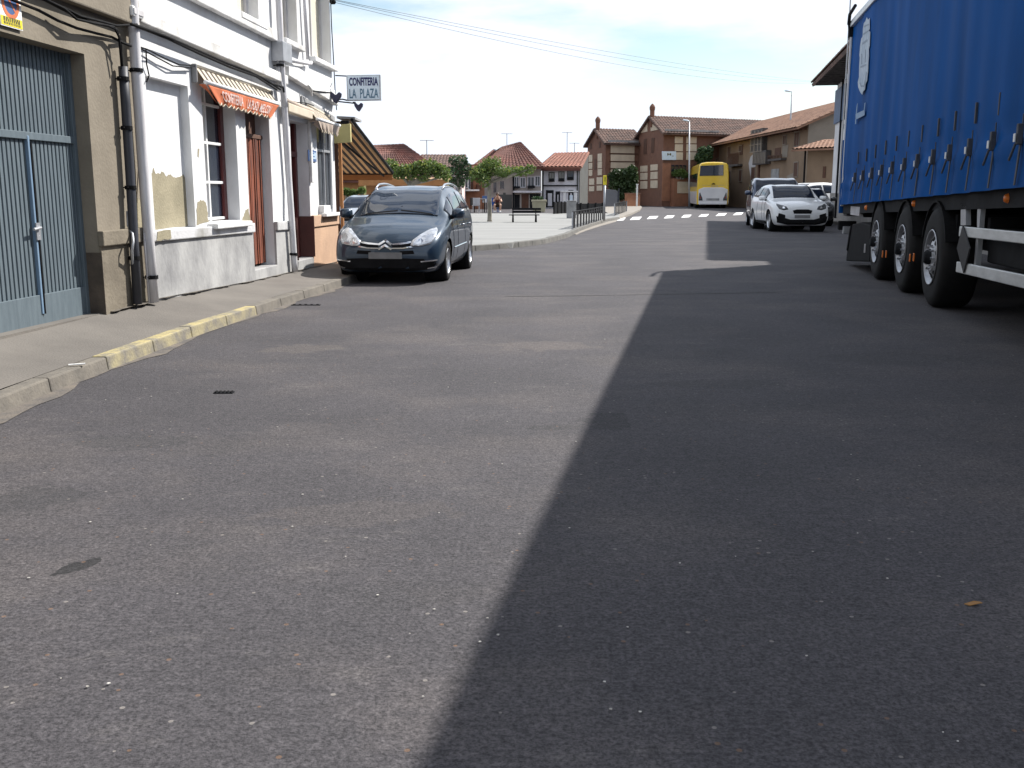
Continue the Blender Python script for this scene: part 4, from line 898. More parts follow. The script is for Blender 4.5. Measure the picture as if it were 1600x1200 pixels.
mb = MB(); mb.box((g0.x - .10, g0.y, 1.25), (.10, .10, 2.3)); mb.build('post', 'brown_wood', t, bevel=.01)
mb = MB(); mb.box((g0.x - .005, g0.y, 1.25), (.05, .09, 2.3)); mb.build('trim', 'canopy_edge', t, bevel=.008)
mb = MB(); mb.box((g0.x - .30, g0.y + .3, .6), (.5, .3, 1.0)); 
# second, farther canopy band
Y2 = 44.0
t = thing('far_canopy', 'orange brown canopy band of a second terrace behind the first tree', 'awning', at(660, 300, Y2 + 1))
a, b, c, d = at(560, 276, Y2), at(699, 281, Y2), at(699, 290, Y2), at(560, 290, Y2)
mb = MB(); mb.prism([d, c, b, a], (0, .04, 0)); mb.build('valance', 'canopy_edge', t)
mb = MB(); mb.box8([a + Vector((0, 0, -.02)), b + Vector((0, 0, -.02)), b + Vector((0, 3, .08)), a + Vector((0, 3, .08)), a, b, b + Vector((0, 3, .11)), a + Vector((0, 3, .11))]); mb.build('cloth', 'canopy_tan', t)
for u_ in (570, 699):
    q = at(u_, 290, Y2); mb = MB(); mb.box((q.x, q.y + .05, (q.z + .12) / 2 + .15), (.10, .08, q.z + .25)); mb.build('post', 'yellow_panel', t, bevel=.01)
# ================================================================== CARS
def pchip(xs, ys):
    n = len(xs); h = [xs[i + 1] - xs[i] for i in range(n - 1)]; dl = [(ys[i + 1] - ys[i]) / h[i] for i in range(n - 1)]
    m = [0] * n; m[0] = dl[0]; m[-1] = dl[-1]
    for i in range(1, n - 1):
        if dl[i - 1] * dl[i] <= 0: m[i] = 0
        else: w1 = 2 * h[i] + h[i - 1]; w2 = h[i] + 2 * h[i - 1]; m[i] = (w1 + w2) / (w1 / dl[i - 1] + w2 / dl[i])
    def f(x):
        x = min(max(x, xs[0]), xs[-1]); i = 0
        while i < n - 2 and x > xs[i + 1]: i += 1
        t = (x - xs[i]) / h[i]
        return (2 * t**3 - 3 * t**2 + 1) * ys[i] + (t**3 - 2 * t**2 + t) * h[i] * m[i] + (-2 * t**3 + 3 * t**2) * ys[i + 1] + (t**3 - t**2) * h[i] * m[i + 1]
    return f
def cr(p, k, t):
    a, b, c, d = p[max(k - 1, 0)], p[k], p[min(k + 1, len(p) - 1)], p[min(k + 2, len(p) - 1)]
    return 0.5 * ((2 * b) + (c - a) * t + (2 * a - 5 * b + 4 * c - d) * t * t + (3 * b - a - 3 * c + d) * t**3)
SUB = 6
class Car:
    """lofted car body. Local frame: nose at x=0, tail at x=-L, y left, z up"""
    def __init__(s, root, L, W, Hh, tab, glass, arches, paint):
        s.root, s.L, s.W, s.H = root, L, W, Hh
        ks = sorted(tab); cols = list(zip(*[tab[k] for k in ks])); s.fn = [pchip(ks, c) for c in cols]
        ts = sorted(set([0, .004, .010, .018, .028, .04, .055] + [.055 + .017 * i for i in range(53)] + [.955, .968, .98, .988, .994, .998, 1] + [x for g in glass for x in g[0:2]]))
        ts = [t for t in ts if t <= 1]
        grid = []
        for t in ts:
            zb, zm, zl, ze, zt, ws, wm, wb, we = [f(t) for f in s.fn]
            c = [Vector((0, 0, zb)), Vector((0, ws * .8, zb)), Vector((0, ws, zb + .06)), Vector((0, wm, zm)), Vector((0, wb, zl)), Vector((0, we, ze)), Vector((0, we * .58, ze + (zt - ze) * .72)), Vector((0, 0, zt))]
            row = []
            for k in range(7):
                for q in range(SUB):
                    v = cr(c, k, q / SUB); row.append(Vector((-t * L, v.y * W / 2, v.z * Hh)))
            row.append(Vector((-t * L, 0, zt * Hh))); grid.append(row)
        m = len(grid[0]); body = MB(); gl = {}
        full = [[v for v in r] + [Vector((v.x, -v.y, v.z)) for v in r[-2::-1]] for r in grid]; M2 = len(full[0])
        # wheel arches: snap and drop
        drop = set()
        for (ax, az, ar) in arches:
            for i, r in enumerate(full):
                for j, v in enumerate(r):
                    jj = j if j < m else M2 - 1 - j
                    if 1 * SUB <= jj <= 4 * SUB:
                        d = math.hypot(v.x - ax, v.z - az)
                        if d < ar and v.z > -1: drop.add((i, j))
            for (i, j) in list(drop):
                pass
        def isdrop(i, j): return (i, j) in drop
        # snap surviving neighbours to the circle
        for (ax, az, ar) in arches:
            for i in range(len(full)):
                for j in range(M2):
                    if isdrop(i, j): continue
                    jj = j if j < m else M2 - 1 - j
                    if not (1 * SUB <= jj <= 4 * SUB + 2): continue
                    if any(isdrop(i + a, j + b) for a in (-1, 0, 1) for b in (-1, 0, 1)):
                        v = full[i][j]; dx, dz = v.x - ax, v.z - az; d = math.hypot(dx, dz)
                        if ar * .9 < d < ar * 1.35 and v.z > .12 * Hh: full[i][j] = Vector((ax + dx / d * ar, v.y * 1.006, az + dz / d * ar))
        gmb = {}
        def part(i, j):
            t = (ts[i] + ts[i + 1]) / 2; jm = j + .5; jf = (jm if jm < m - 1 else M2 - 1 - jm) / SUB
            for g in glass:
                if g[0] <= t <= g[1] and g[2] <= jf <= g[3]: return g[4] + ('L' if (j < m - 1 and g[4] == 'side') else '')
            return None
        flat = [v for r in full for v in r]; faces = {None: []}
        for i in range(len(ts) - 1):
            for j in range(M2 - 1):
                if sum(isdrop(a, b) for a in (i, i + 1) for b in (j, j + 1)) > 0: continue
                faces.setdefault(part(i, j), []).append((i * M2 + j, i * M2 + j + 1, (i + 1) * M2 + j + 1, (i + 1) * M2 + j))
        faces[None].append(tuple(range(M2 - 1, -1, -1))); e = (len(ts) - 1) * M2; faces[None].append(tuple(range(e, e + M2)))
        s.bvh = BVHTree.FromPolygons(flat, [f for q in faces.values() for f in q])
        for k, fs in faces.items():
            used = {}; mb = MB(); vs = []; nf = []
            for f in fs:
                q = []
                for i in f:
                    if i not in used: used[i] = len(vs); vs.append(flat[i])
                    q.append(used[i])
                nf.append(q)
            mb.add(vs, nf)
            if k is None: s.body = mb.build('body', paint, root, smooth=True, local=True)
            else:
                nm = {'wind': 'windscreen', 'rear': 'rear_window', 'side': 'side_window', 'sideL': 'side_window'}[k]
                o = mb.build(nm, 'glass' if paint == 'paint_slate' else 'glass_soft', root, smooth=True, local=True); so_ = o.modifiers.new('in', 'SOLIDIFY'); so_.thickness = .012; so_.offset = -1
        # dark tub under the glass and inside the arches
        for (ax, az, ar) in arches:
            for sg in (1, -1):
                mb = MB(); y = sg * W * .30; mb.lathe([(0.001, 0), (ar * 1.02, 0), (ar * 1.02, W * .165)], (ax, y, az), (0, sg, 0), 28)
                mb.build('wheel_arch', 'black_plastic', root, local=True)
    def hit(s, o, d):
        r = s.bvh.ray_cast(Vector(o), Vector(d)); return r[0]
    def front(s, y, z): return s.hit((3, y, z), (-1, 0, 0))
    def side(s, x, z, sg): return s.hit((x, sg * 3, z), (0, -sg, 0))
    def decal(s, name, mat, pts, off=.008, th=.02, mode='front', sg=1, parent=None, cuts=4, smooth=True):
        """patch of the body outline pts projected on the body and lifted off it by off"""
        bm = bmesh.new(); vs = [bm.verts.new((p[0], p[1], 0)) for p in pts]; bm.faces.new(vs)
        bmesh.ops.triangulate(bm, faces=bm.faces[:])
        for _ in range(3):
            L = [e for e in bm.edges if e.calc_length() > .06]
            if not L: break
            bmesh.ops.subdivide_edges(bm, edges=L, cuts=1); bmesh.ops.triangulate(bm, faces=[f for f in bm.faces if len(f.verts) > 4])
        dirv = {'front': Vector((1, 0, 0)), 'rear': Vector((-1, 0, 0)), 'side': Vector((0, sg, 0)), 'top': Vector((0, 0, 1))}[mode]
        bm.verts.ensure_lookup_table(); pos = []
        for v in bm.verts:
            a, b = v.co.x, v.co.y
            h = s.front(a, b) if mode == 'front' else (s.side(a, b, sg) if mode == 'side' else (s.hit((-9, a, b), (1, 0, 0)) if mode == 'rear' else s.hit((a, b, 5), (0, 0, -1))))
            pos.append(h)
        good = [p for p in pos if p is not None]
        if not good: bm.free(); return None
        for v, p in zip(bm.verts, pos):
            if p is None:
                a, b = v.co.x, v.co.y
                key = (lambda q: (q.y - a) ** 2 + (q.z - b) ** 2) if mode in ('front', 'rear') else ((lambda q: (q.x - a) ** 2 + (q.z - b) ** 2) if mode == 'side' else (lambda q: (q.x - a) ** 2 + (q.y - b) ** 2))
                p = min(good, key=key).copy()
            v.co = p + dirv * off
        r = bmesh.ops.extrude_face_region(bm, geom=bm.faces[:])
        for g in r['geom']:
            if isinstance(g, bmesh.types.BMVert): g.co -= dirv * th
        bmesh.ops.recalc_face_normals(bm, faces=bm.faces[:])
        me = bpy.data.meshes.new(name); bm.to_mesh(me); bm.free(); me.materials.append(M[mat])
        if smooth:
            for p in me.polygons: p.use_smooth = mat.startswith('lens')
        o = bpy.data.objects.new(name, me); COL.objects.link(o); o.parent = parent or s.root
        return o
    def seam(s, mb, pts, sg, r=.006):
        out = []
        for a, b in zip(pts, pts[1:]):
            for k in range(6):
                p = s.side(a[0] + (b[0] - a[0]) * k / 6, a[1] + (b[1] - a[1]) * k / 6, sg)
                if p: out.append(p)
        p = s.side(pts[-1][0], pts[-1][1], sg)
        if p: out.append(p)
        if len(out) > 1: mb.tube(out, r, 5)
    def wheel(s, ax, az, r, sg, wd=.20, spokes=5):
        y = sg * (s.W / 2 - wd * .55)
        c = Vector((ax, y, az)); ax_ = (0, sg, 0); h = wd / 2
        w_ = thingless(s.root, 'wheel', c)
        mb = MB(); mb.lathe([(r * .62, -h), (r * .93, -h), (r, -h * .75), (r, h * .75), (r * .96, h * .96), (r * .78, h * 1.05), (r * .655, h * .95), (r * .62, h * .6)], (0, 0, 0), ax_, 36); mb.build('tyre', 'tyre', w_, smooth=True, local=True)
        mb = MB(); mb.lathe([(r * .66, h * .9), (r * .63, h * .98), (r * .59, h * .85), (r * .56, h * .3)], (0, 0, 0), ax_, 36)
        mb.lathe([(0.001, h * .78), (r * .13, h * .76), (r * .15, h * .5)], (0, 0, 0), ax_, 20)
        for k in range(spokes):
            for dlt in (-.13, .13):
                t = 2 * math.pi * k / spokes + dlt; t2 = 2 * math.pi * k / spokes + dlt * 1.9
                a = Vector((math.cos(t) * r * .12, sg * h * .72, math.sin(t) * r * .12)); b = Vector((math.cos(t2) * r * .6, sg * h * .66, math.sin(t2) * r * .6))
                d = (b - a).normalized(); sd = Vector((-d.z, 0, d.x)) * r * .042; nn = Vector((0, sg * h * .25, 0))
                mb.box8([a - sd - nn, a + sd - nn, a + sd, a - sd, b - sd - nn, b + sd - nn, b + sd, b - sd])
        mb.build('rim', 'alloy', w_, local=True)
        mb = MB(); mb.lathe([(0.001, h * .28), (r * .6, h * .25)], (0, 0, 0), ax_, 24); mb.build('brake', 'dark_metal', w_, local=True)
        return w_
    def mirror(s, x, z, sg, sz=(.11, .20, .14), mat='paint_slate', dark='black_plastic'):
        p = s.side(x, z, sg)
        if p is None: p = Vector((x, sg * s.W * .45, z))
        o = thingless(s.root, 'mirror', p)
        mb = MB(); c = Vector((.01, sg * (sz[1] * .62), sz[2] * .35)); n = 8; prof = [(.02, -sz[0] * .55), (.75, -sz[0] * .35), (1, 0), (.92, sz[0] * .35), (.02, sz[0] * .55)]
        vs = []; fs = []
        prof = [(1.0, -sz[0] * .5), (1.02, -sz[0] * .1), (.85, sz[0] * .3), (.5, sz[0] * .52), (.03, sz[0] * .6)]
        N_ = 16
        for (k, xx) in prof:
            for q in range(N_):
                t = 2 * math.pi * q / N_; cc, ss = math.cos(t), math.sin(t)
                vs.append(c + Vector((xx, math.copysign(abs(cc) ** .6, cc) * sz[1] / 2 * k, math.copysign(abs(ss) ** .6, ss) * sz[2] / 2 * k)))
        for i in range(len(prof) - 1):
            for q in range(N_): q2 = (q + 1) % N_; fs.append((i * N_ + q, i * N_ + q2, (i + 1) * N_ + q2, (i + 1) * N_ + q))
        fs.append(tuple(range(N_)))
        mb.add(vs, fs); mb.build('shell', mat, o, smooth=True, local=True)
        mb = MB(); mb.tube([(0.0, -sg * .02, -.01), c + Vector((0, -sg * .05, -sz[2] * .3))], [.035, .028], 8); mb.build('foot', dark, o, local=True)
def thingless(parent, name, loc):
    o = bpy.data.objects.new(name, None); COL.objects.link(o); o.parent = parent; o.location = loc; o.empty_display_size = .1; return o
def place_car(name, label, cat, contact_front, contact_rear, xf, yf, sc=1.0, group=None):
    """root so that the point (xf,yf) of the car lands on contact_front and the car points from rear to front"""
    d = (contact_front - contact_rear); rz = math.atan2(d.y, d.x)
    o = thing(name, label, cat, (0, 0, 0), group, rz); Rm = Matrix.Rotation(rz, 3, 'Z')
    o.location = Vector((contact_front.x, contact_front.y, 0)) - Rm @ Vector((xf, yf, 0)); return o

# --- columns: zb zmid zbelt zedge ztop | ws wm wb we  (fractions of H and of W/2)
TAB_MPV = {0: (.17, .26, .335, .375, .385, .66, .74, .70, .45), .012: (.135, .25, .39, .425, .44, .80, .86, .80, .55), .04: (.115, .27, .45, .485, .50, .88, .945, .89, .62), .10: (.11, .31, .52, .555, .575, .91, .985, .95, .70), .20: (.11, .34, .585, .625, .65, .92, 1.0, .97, .76),
           .245: (.11, .345, .605, .655, .685, .92, 1.0, .975, .785), .33: (.11, .35, .62, .80, .825, .92, 1.0, .975, .765), .43: (.11, .355, .63, .915, .945, .92, 1.0, .97, .735), .52: (.11, .36, .635, .955, .985, .92, 1.0, .965, .72), .64: (.11, .36, .64, .965, 1.0, .92, 1.0, .96, .715), .80: (.115, .37, .655, .945, .98, .92, 1.0, .95, .70), .90: (.13, .38, .67, .91, .95, .90, .975, .92, .68), .955: (.16, .39, .68, .84, .88, .85, .93, .88, .65), .985: (.20, .40, .66, .72, .74, .80, .89, .84, .62), 1.0: (.25, .40, .56, .60, .61, .70, .80, .76, .55)}
GL_MPV = [(.255, .445, 5.17, 7.0, 'wind'), (.30, .395, 4.17, 4.83, 'side'), (.41, .60, 4.17, 4.83, 'side'), (.62, .77, 4.17, 4.83, 'side'), (.79, .88, 4.17, 4.83, 'side'), (.92, .972, 5.2, 7.0, 'rear')]
def minivan():
    L, W, Hh = 3.95, 1.60, 1.405
    rf, rr_ = gp(692, 438), gp(725, 420.5)
    axf, axr = -.19 * L, -.80 * L; wr = .292
    o = place_car('minivan', 'slate grey minivan parked at the left kerb facing us', 'car', rf, rr_, axf, W / 2 - .10)
    c = Car(o, L, W, Hh, TAB_MPV, GL_MPV, [(axf, wr, wr * 1.16), (axr, wr, wr * 1.16)], 'paint_slate')
    for ax in (axf, axr):
        for sg in (1, -1): c.wheel(ax, wr, wr, sg, .19)
    for sg in (1, -1):
        h = c.decal('headlight', 'lens', [(sg * y, z) for y, z in ((.365, .545), (.375, .62), (.47, .70), (.58, .775), (.665, .80), (.70, .76), (.705, .66), (.64, .575), (.50, .545))], .012, .05)
        q = c.decal('reflector', 'chrome', [(sg * y, z) for y, z in ((.42, .585), (.44, .635), (.50, .655), (.54, .625), (.52, .585), (.47, .57))], .017, .02, parent=h)
        q = c.decal('reflector', 'alloy', [(sg * y, z) for y, z in ((.57, .615), (.57, .675), (.62, .72), (.665, .71), (.665, .645), (.62, .605))], .017, .02, parent=h)
        c.decal('chrome_strip', 'chrome', [(sg * y, z) for y, z in ((.095, .560), (.095, .580), (.25, .595), (.365, .615), (.365, .590), (.25, .570))], .012, .02)
        c.decal('chrome_strip', 'chrome', [(sg * y, z) for y, z in ((.095, .505), (.095, .521), (.25, .525), (.37, .545), (.40, .53), (.25, .507))], .012, .02)
        c.decal('grille_slot', 'black_plastic', [(sg * y, z) for y, z in ((.10, .526), (.10, .555), (.25, .566), (.365, .586), (.365, .55), (.25, .53))], .006, .02)
        c.decal('air_slot', 'black_plastic', [(sg * y, z) for y, z in ((.21, .425), (.21, .475), (.40, .485), (.42, .435))], .006, .02)
        f = c.decal('fog_lamp', 'black_plastic', [(sg * y, z) for y, z in ((.545, .235), (.53, .315), (.71, .335), (.72, .25))], .007, .02)
        c.decal('chrome_strip', 'chrome', [(sg * y, z) for y, z in ((.51, .318), (.51, .336), (.735, .356), (.735, .338))], .014, .02)
        c.decal('chrome_strip', 'chrome', [(sg * y, z) for y, z in ((.60, .222), (.60, .236), (.73, .255), (.73, .243))], .014, .02)
    for dz in (0, .066):
        c.decal('chevron', 'chrome', [(-.105, .510 + dz), (0, .575 + dz), (.105, .510 + dz), (.085, .488 + dz), (0, .540 + dz), (-.085, .488 + dz)], .024, .03)
    c.decal('grille', 'black_plastic', [(-.62, .215), (-.56, .365), (-.30, .372), (.30, .372), (.56, .365), (.62, .215), (.40, .19), (-.40, .19)], .006, .02)
    c.decal('number_plate', 'plate', [(-.24, .365), (-.24, .455), (.24, .455), (.24, .365)], .02, .02)
    c.decal('bumper_lip', 'black_plastic', [(-.66, .155), (-.68, .175), (0, .165), (.68, .175), (.66, .155), (0, .145)], .02, .03)
    c.decal('wiper', 'black_plastic', [(-1.02, .50), (-1.00, .52), (-1.06, .02), (-1.08, .02)], .02, .012, mode='top')
    c.decal('wiper', 'black_plastic', [(-1.02, -.50), (-1.00, -.52), (-1.05, -.03), (-1.07, -.03)], .02, .012, mode='top')
    for sg in (1, -1):
        c.mirror(-.305 * L, .66 * Hh, sg, (.13, .19, .15), 'paint_slate')
        mb = MB()
        pts = []
        for k in range(15):
            t = .46 + .42 * k / 14; p = c.hit((-t * L, sg * W * .335, 4), (0, 0, -1))
            lift = .045 * min(1, k / 1.5, (14 - k) / 1.5) + .0
            pts.append(p + Vector((0, 0, lift)))
        mb.tube(pts, .017, 8); mb.build('roof_rail', 'chrome', o, smooth=True, local=True)
        mb = MB()
        for (a, b) in (((-.415 * L, .62 * Hh), (-.43 * L, .20 * Hh)), ((-.615 * L, .63 * Hh), (-.63 * L, .20 * Hh)), ((-.29 * L, .60 * Hh), (-.33 * L, .22 * Hh))): c.seam(mb, [a, b], sg, .005)
        c.seam(mb, [(-.33 * L, .165 * Hh), (-.68 * L, .165 * Hh)], sg, .006); mb.build('door_seam', 'black_plastic', o, local=True)
        mb = MB(); c.seam(mb, [(-.33 * L, .33 * Hh), (-.66 * L, .34 * Hh)], sg, .012); mb.build('side_moulding', 'chrome', o, local=True)
        for t in (.56, .74):
            mb = MB(); p = c.side(-t * L, .56 * Hh, sg); mb.tube([p + Vector((-.07, sg * .015, 0)), p + Vector((0, sg * .035, .004)), p + Vector((.07, sg * .015, 0))], .013, 6); mb.build('door_handle', 'chrome', o, smooth=True, local=True)
        c.decal('tail_light', 'lens_red', [(sg * y, z) for y, z in ((.5, .75), (.5, .95), (.66, .95), (.68, .75))], .012, .03, mode='rear')
    # inside mirror and dash show through as dark shapes on the screen: sun visor strip
    c.decal('rain_sensor', 'black_plastic', [(-1.60, -.05), (-1.60, .05), (-1.55, .06), (-1.55, -.06)], .006, .01, mode='top')
    return c
MV = minivan()
TAB_SUV = {0: (.20, .30, .40, .43, .44, .68, .76, .74, .5), .012: (.16, .30, .47, .505, .52, .82, .89, .83, .58), .04: (.135, .32, .535, .57, .585, .89, .955, .90, .66), .10: (.13, .36, .58, .615, .63, .92, .99, .95, .72), .21: (.13, .39, .625, .66, .68, .93, 1.0, .97, .77),
           .27: (.13, .39, .64, .685, .71, .93, 1.0, .975, .79), .36: (.13, .395, .65, .84, .865, .93, 1.0, .97, .755), .44: (.13, .40, .655, .935, .96, .93, 1.0, .965, .72), .58: (.13, .40, .66, .965, 1.0, .93, 1.0, .96, .70), .75: (.135, .41, .67, .95, .985, .93, 1.0, .95, .69), .88: (.15, .42, .69, .90, .94, .91, .975, .92, .67), .95: (.18, .43, .69, .80, .84, .86, .93, .88, .64), .985: (.23, .43, .66, .70, .72, .81, .89, .84, .6), 1.0: (.28, .43, .56, .60, .61, .70, .80, .76, .55)}
GL_SUV = [(.28, .45, 5.17, 7.0, 'wind'), (.35, .43, 4.17, 4.83, 'side'), (.445, .60, 4.17, 4.83, 'side'), (.62, .77, 4.17, 4.83, 'side'), (.79, .87, 4.17, 4.83, 'side'), (.91, .965, 5.2, 7.0, 'rear')]
def simple_car(name, label, cat, rf, rr_, xfr, L, W, Hh, tab, gl, paint, wr, lens, dark_bumper=True, group=None):
    axf, axr = -.19 * L, -.80 * L
    o = place_car(name, label, cat, rf, rr_, axf, -(W / 2 - .10), group=group)
    c = Car(o, L, W, Hh, tab, gl, [(axf, wr, wr * 1.16), (axr, wr, wr * 1.16)], paint)
    for ax in (axf, axr):
        for sg in (1, -1): c.wheel(ax, wr, wr, sg, .21)
    w2 = W / 2
    for sg in (1, -1):
        h = c.decal('headlight', lens, [(sg * y * w2, z * Hh) for y, z in ((.50, .475), (.56, .535), (.74, .575), (.86, .60), (.88, .56), (.82, .49), (.66, .46))], .012, .04)
        c.decal('reflector', 'chrome', [(sg * y * w2, z * Hh) for y, z in ((.62, .49), (.62, .53), (.68, .535), (.70, .50))], .018, .02, parent=h)
        f = c.decal('fog_lamp', 'black_plastic', [(sg * y * w2, z * Hh) for y, z in ((.60, .27), (.60, .36), (.83, .40), (.86, .28))], .008, .02)
        c.decal('tail_light', 'lens_red', [(sg * y * w2, z * Hh) for y, z in ((.62, .5), (.62, .62), (.82, .62), (.84, .5))], .012, .03, mode='rear')
        c.mirror(-.33 * L, .665 * Hh, sg, (.14, .22, .16), paint)
        mb = MB()
        for (a, b) in (((-.445 * L, .64 * Hh), (-.45 * L, .24 * Hh)), ((-.615 * L, .65 * Hh), (-.63 * L, .24 * Hh)), ((-.33 * L, .62 * Hh), (-.36 * L, .26 * Hh))): c.seam(mb, [a, b], sg, .006)
        mb.build('door_seam', 'black_plastic', o, local=True)
        if dark_bumper:
            mb = MB(); c.seam(mb, [(-.33 * L, .19 * Hh), (-.67 * L, .19 * Hh)], sg, .06); mb.build('sill', 'black_plastic', o, local=True)
    c.decal('grille', 'black_plastic', [(y * w2, z * Hh) for y, z in ((-.34, .45), (-.30, .385), (.30, .385), (.34, .45), (.2, .475), (-.2, .475))], .007, .02)
    if dark_bumper: c.decal('lower_bumper', 'black_plastic', [(y * w2, z * Hh) for y, z in ((-.86, .20), (-.90, .335), (-.62, .30), (-.42, .265), (.42, .265), (.62, .30), (.90, .335), (.86, .20), (.5, .155), (-.5, .155))], .01, .03)
    else: c.decal('lower_grille', 'black_plastic', [(y * w2, z * Hh) for y, z in ((-.55, .2), (-.5, .3), (.5, .3), (.55, .2))], .008, .02)
    c.decal('number_plate', 'plate', [(-.25, .30 * Hh), (-.25, .36 * Hh), (.25, .36 * Hh), (.25, .30 * Hh)], .03, .02)
    return c
# white crossover: facing us
SU = simple_car('crossover', 'white crossover with dark lower bumper parked facing us', 'car', gp(1204, 361.5), gp(1187, 358.5) + Vector((.0, 1.35, 0)), 0, 4.1, 1.86, 1.56, TAB_SUV, GL_SUV, 'paint_white', .345, 'lens_dark')
# blue grey van-like car behind it
TAB_VAN = {0: (.17, .26, .36, .40, .41, .66, .76, .74, .5), .012: (.14, .27, .41, .445, .46, .80, .88, .83, .58), .04: (.12, .29, .46, .49, .505, .88, .95, .90, .66), .11: (.115, .32, .515, .55, .565, .91, .985, .95, .72), .20: (.115, .35, .56, .60, .62, .92, 1.0, .975, .80), .25: (.115, .35, .57, .63, .655, .92, 1.0, .98, .83), .33: (.115, .36, .58, .82, .85, .92, 1.0, .98, .84), .40: (.115, .36, .585, .925, .955, .92, 1.0, .98, .84), .55: (.115, .36, .59, .965, 1.0, .92, 1.0, .98, .84), .80: (.12, .37, .60, .96, .995, .92, 1.0, .975, .84), .93: (.14, .38, .61, .94, .975, .90, .975, .95, .82), .975: (.17, .39, .61, .90, .93, .86, .94, .91, .79), 1.0: (.24, .40, .60, .80, .82, .78, .86, .84, .72)}
GL_VAN = [(.26, .405, 5.17, 7.0, 'wind'), (.33, .39, 4.17, 4.83, 'side'), (.405, .57, 4.17, 4.83, 'side'), (.59, .77, 4.17, 4.83, 'side')]
SV = simple_car('people_carrier', 'blue grey tall people carrier parked behind the white crossover', 'car', gp(1176, 355.5), gp(1168, 353) + Vector((.45, 2.2, 0)), 0, 4.3, 1.84, 1.83, TAB_VAN, GL_VAN, 'paint_blue', .33, 'lens', False)
# far right: white car and a dark car, half hidden by the house
SWc = simple_car('hatchback', 'white car behind the crossover at the corner of the white house', 'car', gp(1250, 352), gp(1247, 347) + Vector((0, 3, 0)), 0, 4.4, 1.85, 1.78, TAB_MPV, GL_MPV, 'paint_white', .34, 'lens', False)
SWc.root.location = Vector((13.2, 52.5, 0)); SWc.root.rotation_euler = (0, 0, R(200))
SBk = simple_car('saloon', 'black car parked beyond the white crossover against the white house', 'car', gp(1290, 352), gp(1290, 347) + Vector((0, 3, 0)), 0, 4.2, 1.80, 1.46, TAB_SUV, GL_SUV, 'paint_black', .33, 'lens_dark', False)
SBk.root.location = Vector((11.55, 39.2, 0.0)); SBk.root.rotation_euler = (0, 0, R(-98))
# pale van beyond the minivan
VN = simple_car('parked_car', 'small pale grey car beyond the minivan, half hidden by the salmon corner', 'car', gp(545, 352), gp(545, 347), 0, 3.4, 1.40, 1.10, TAB_MPV, GL_MPV, 'paint_silver', .25, 'lens', False)
VN.root.location = Vector((at(549, 320, 27).x, 27.0, .12)); VN.root.rotation_euler = (0, 0, R(-96))

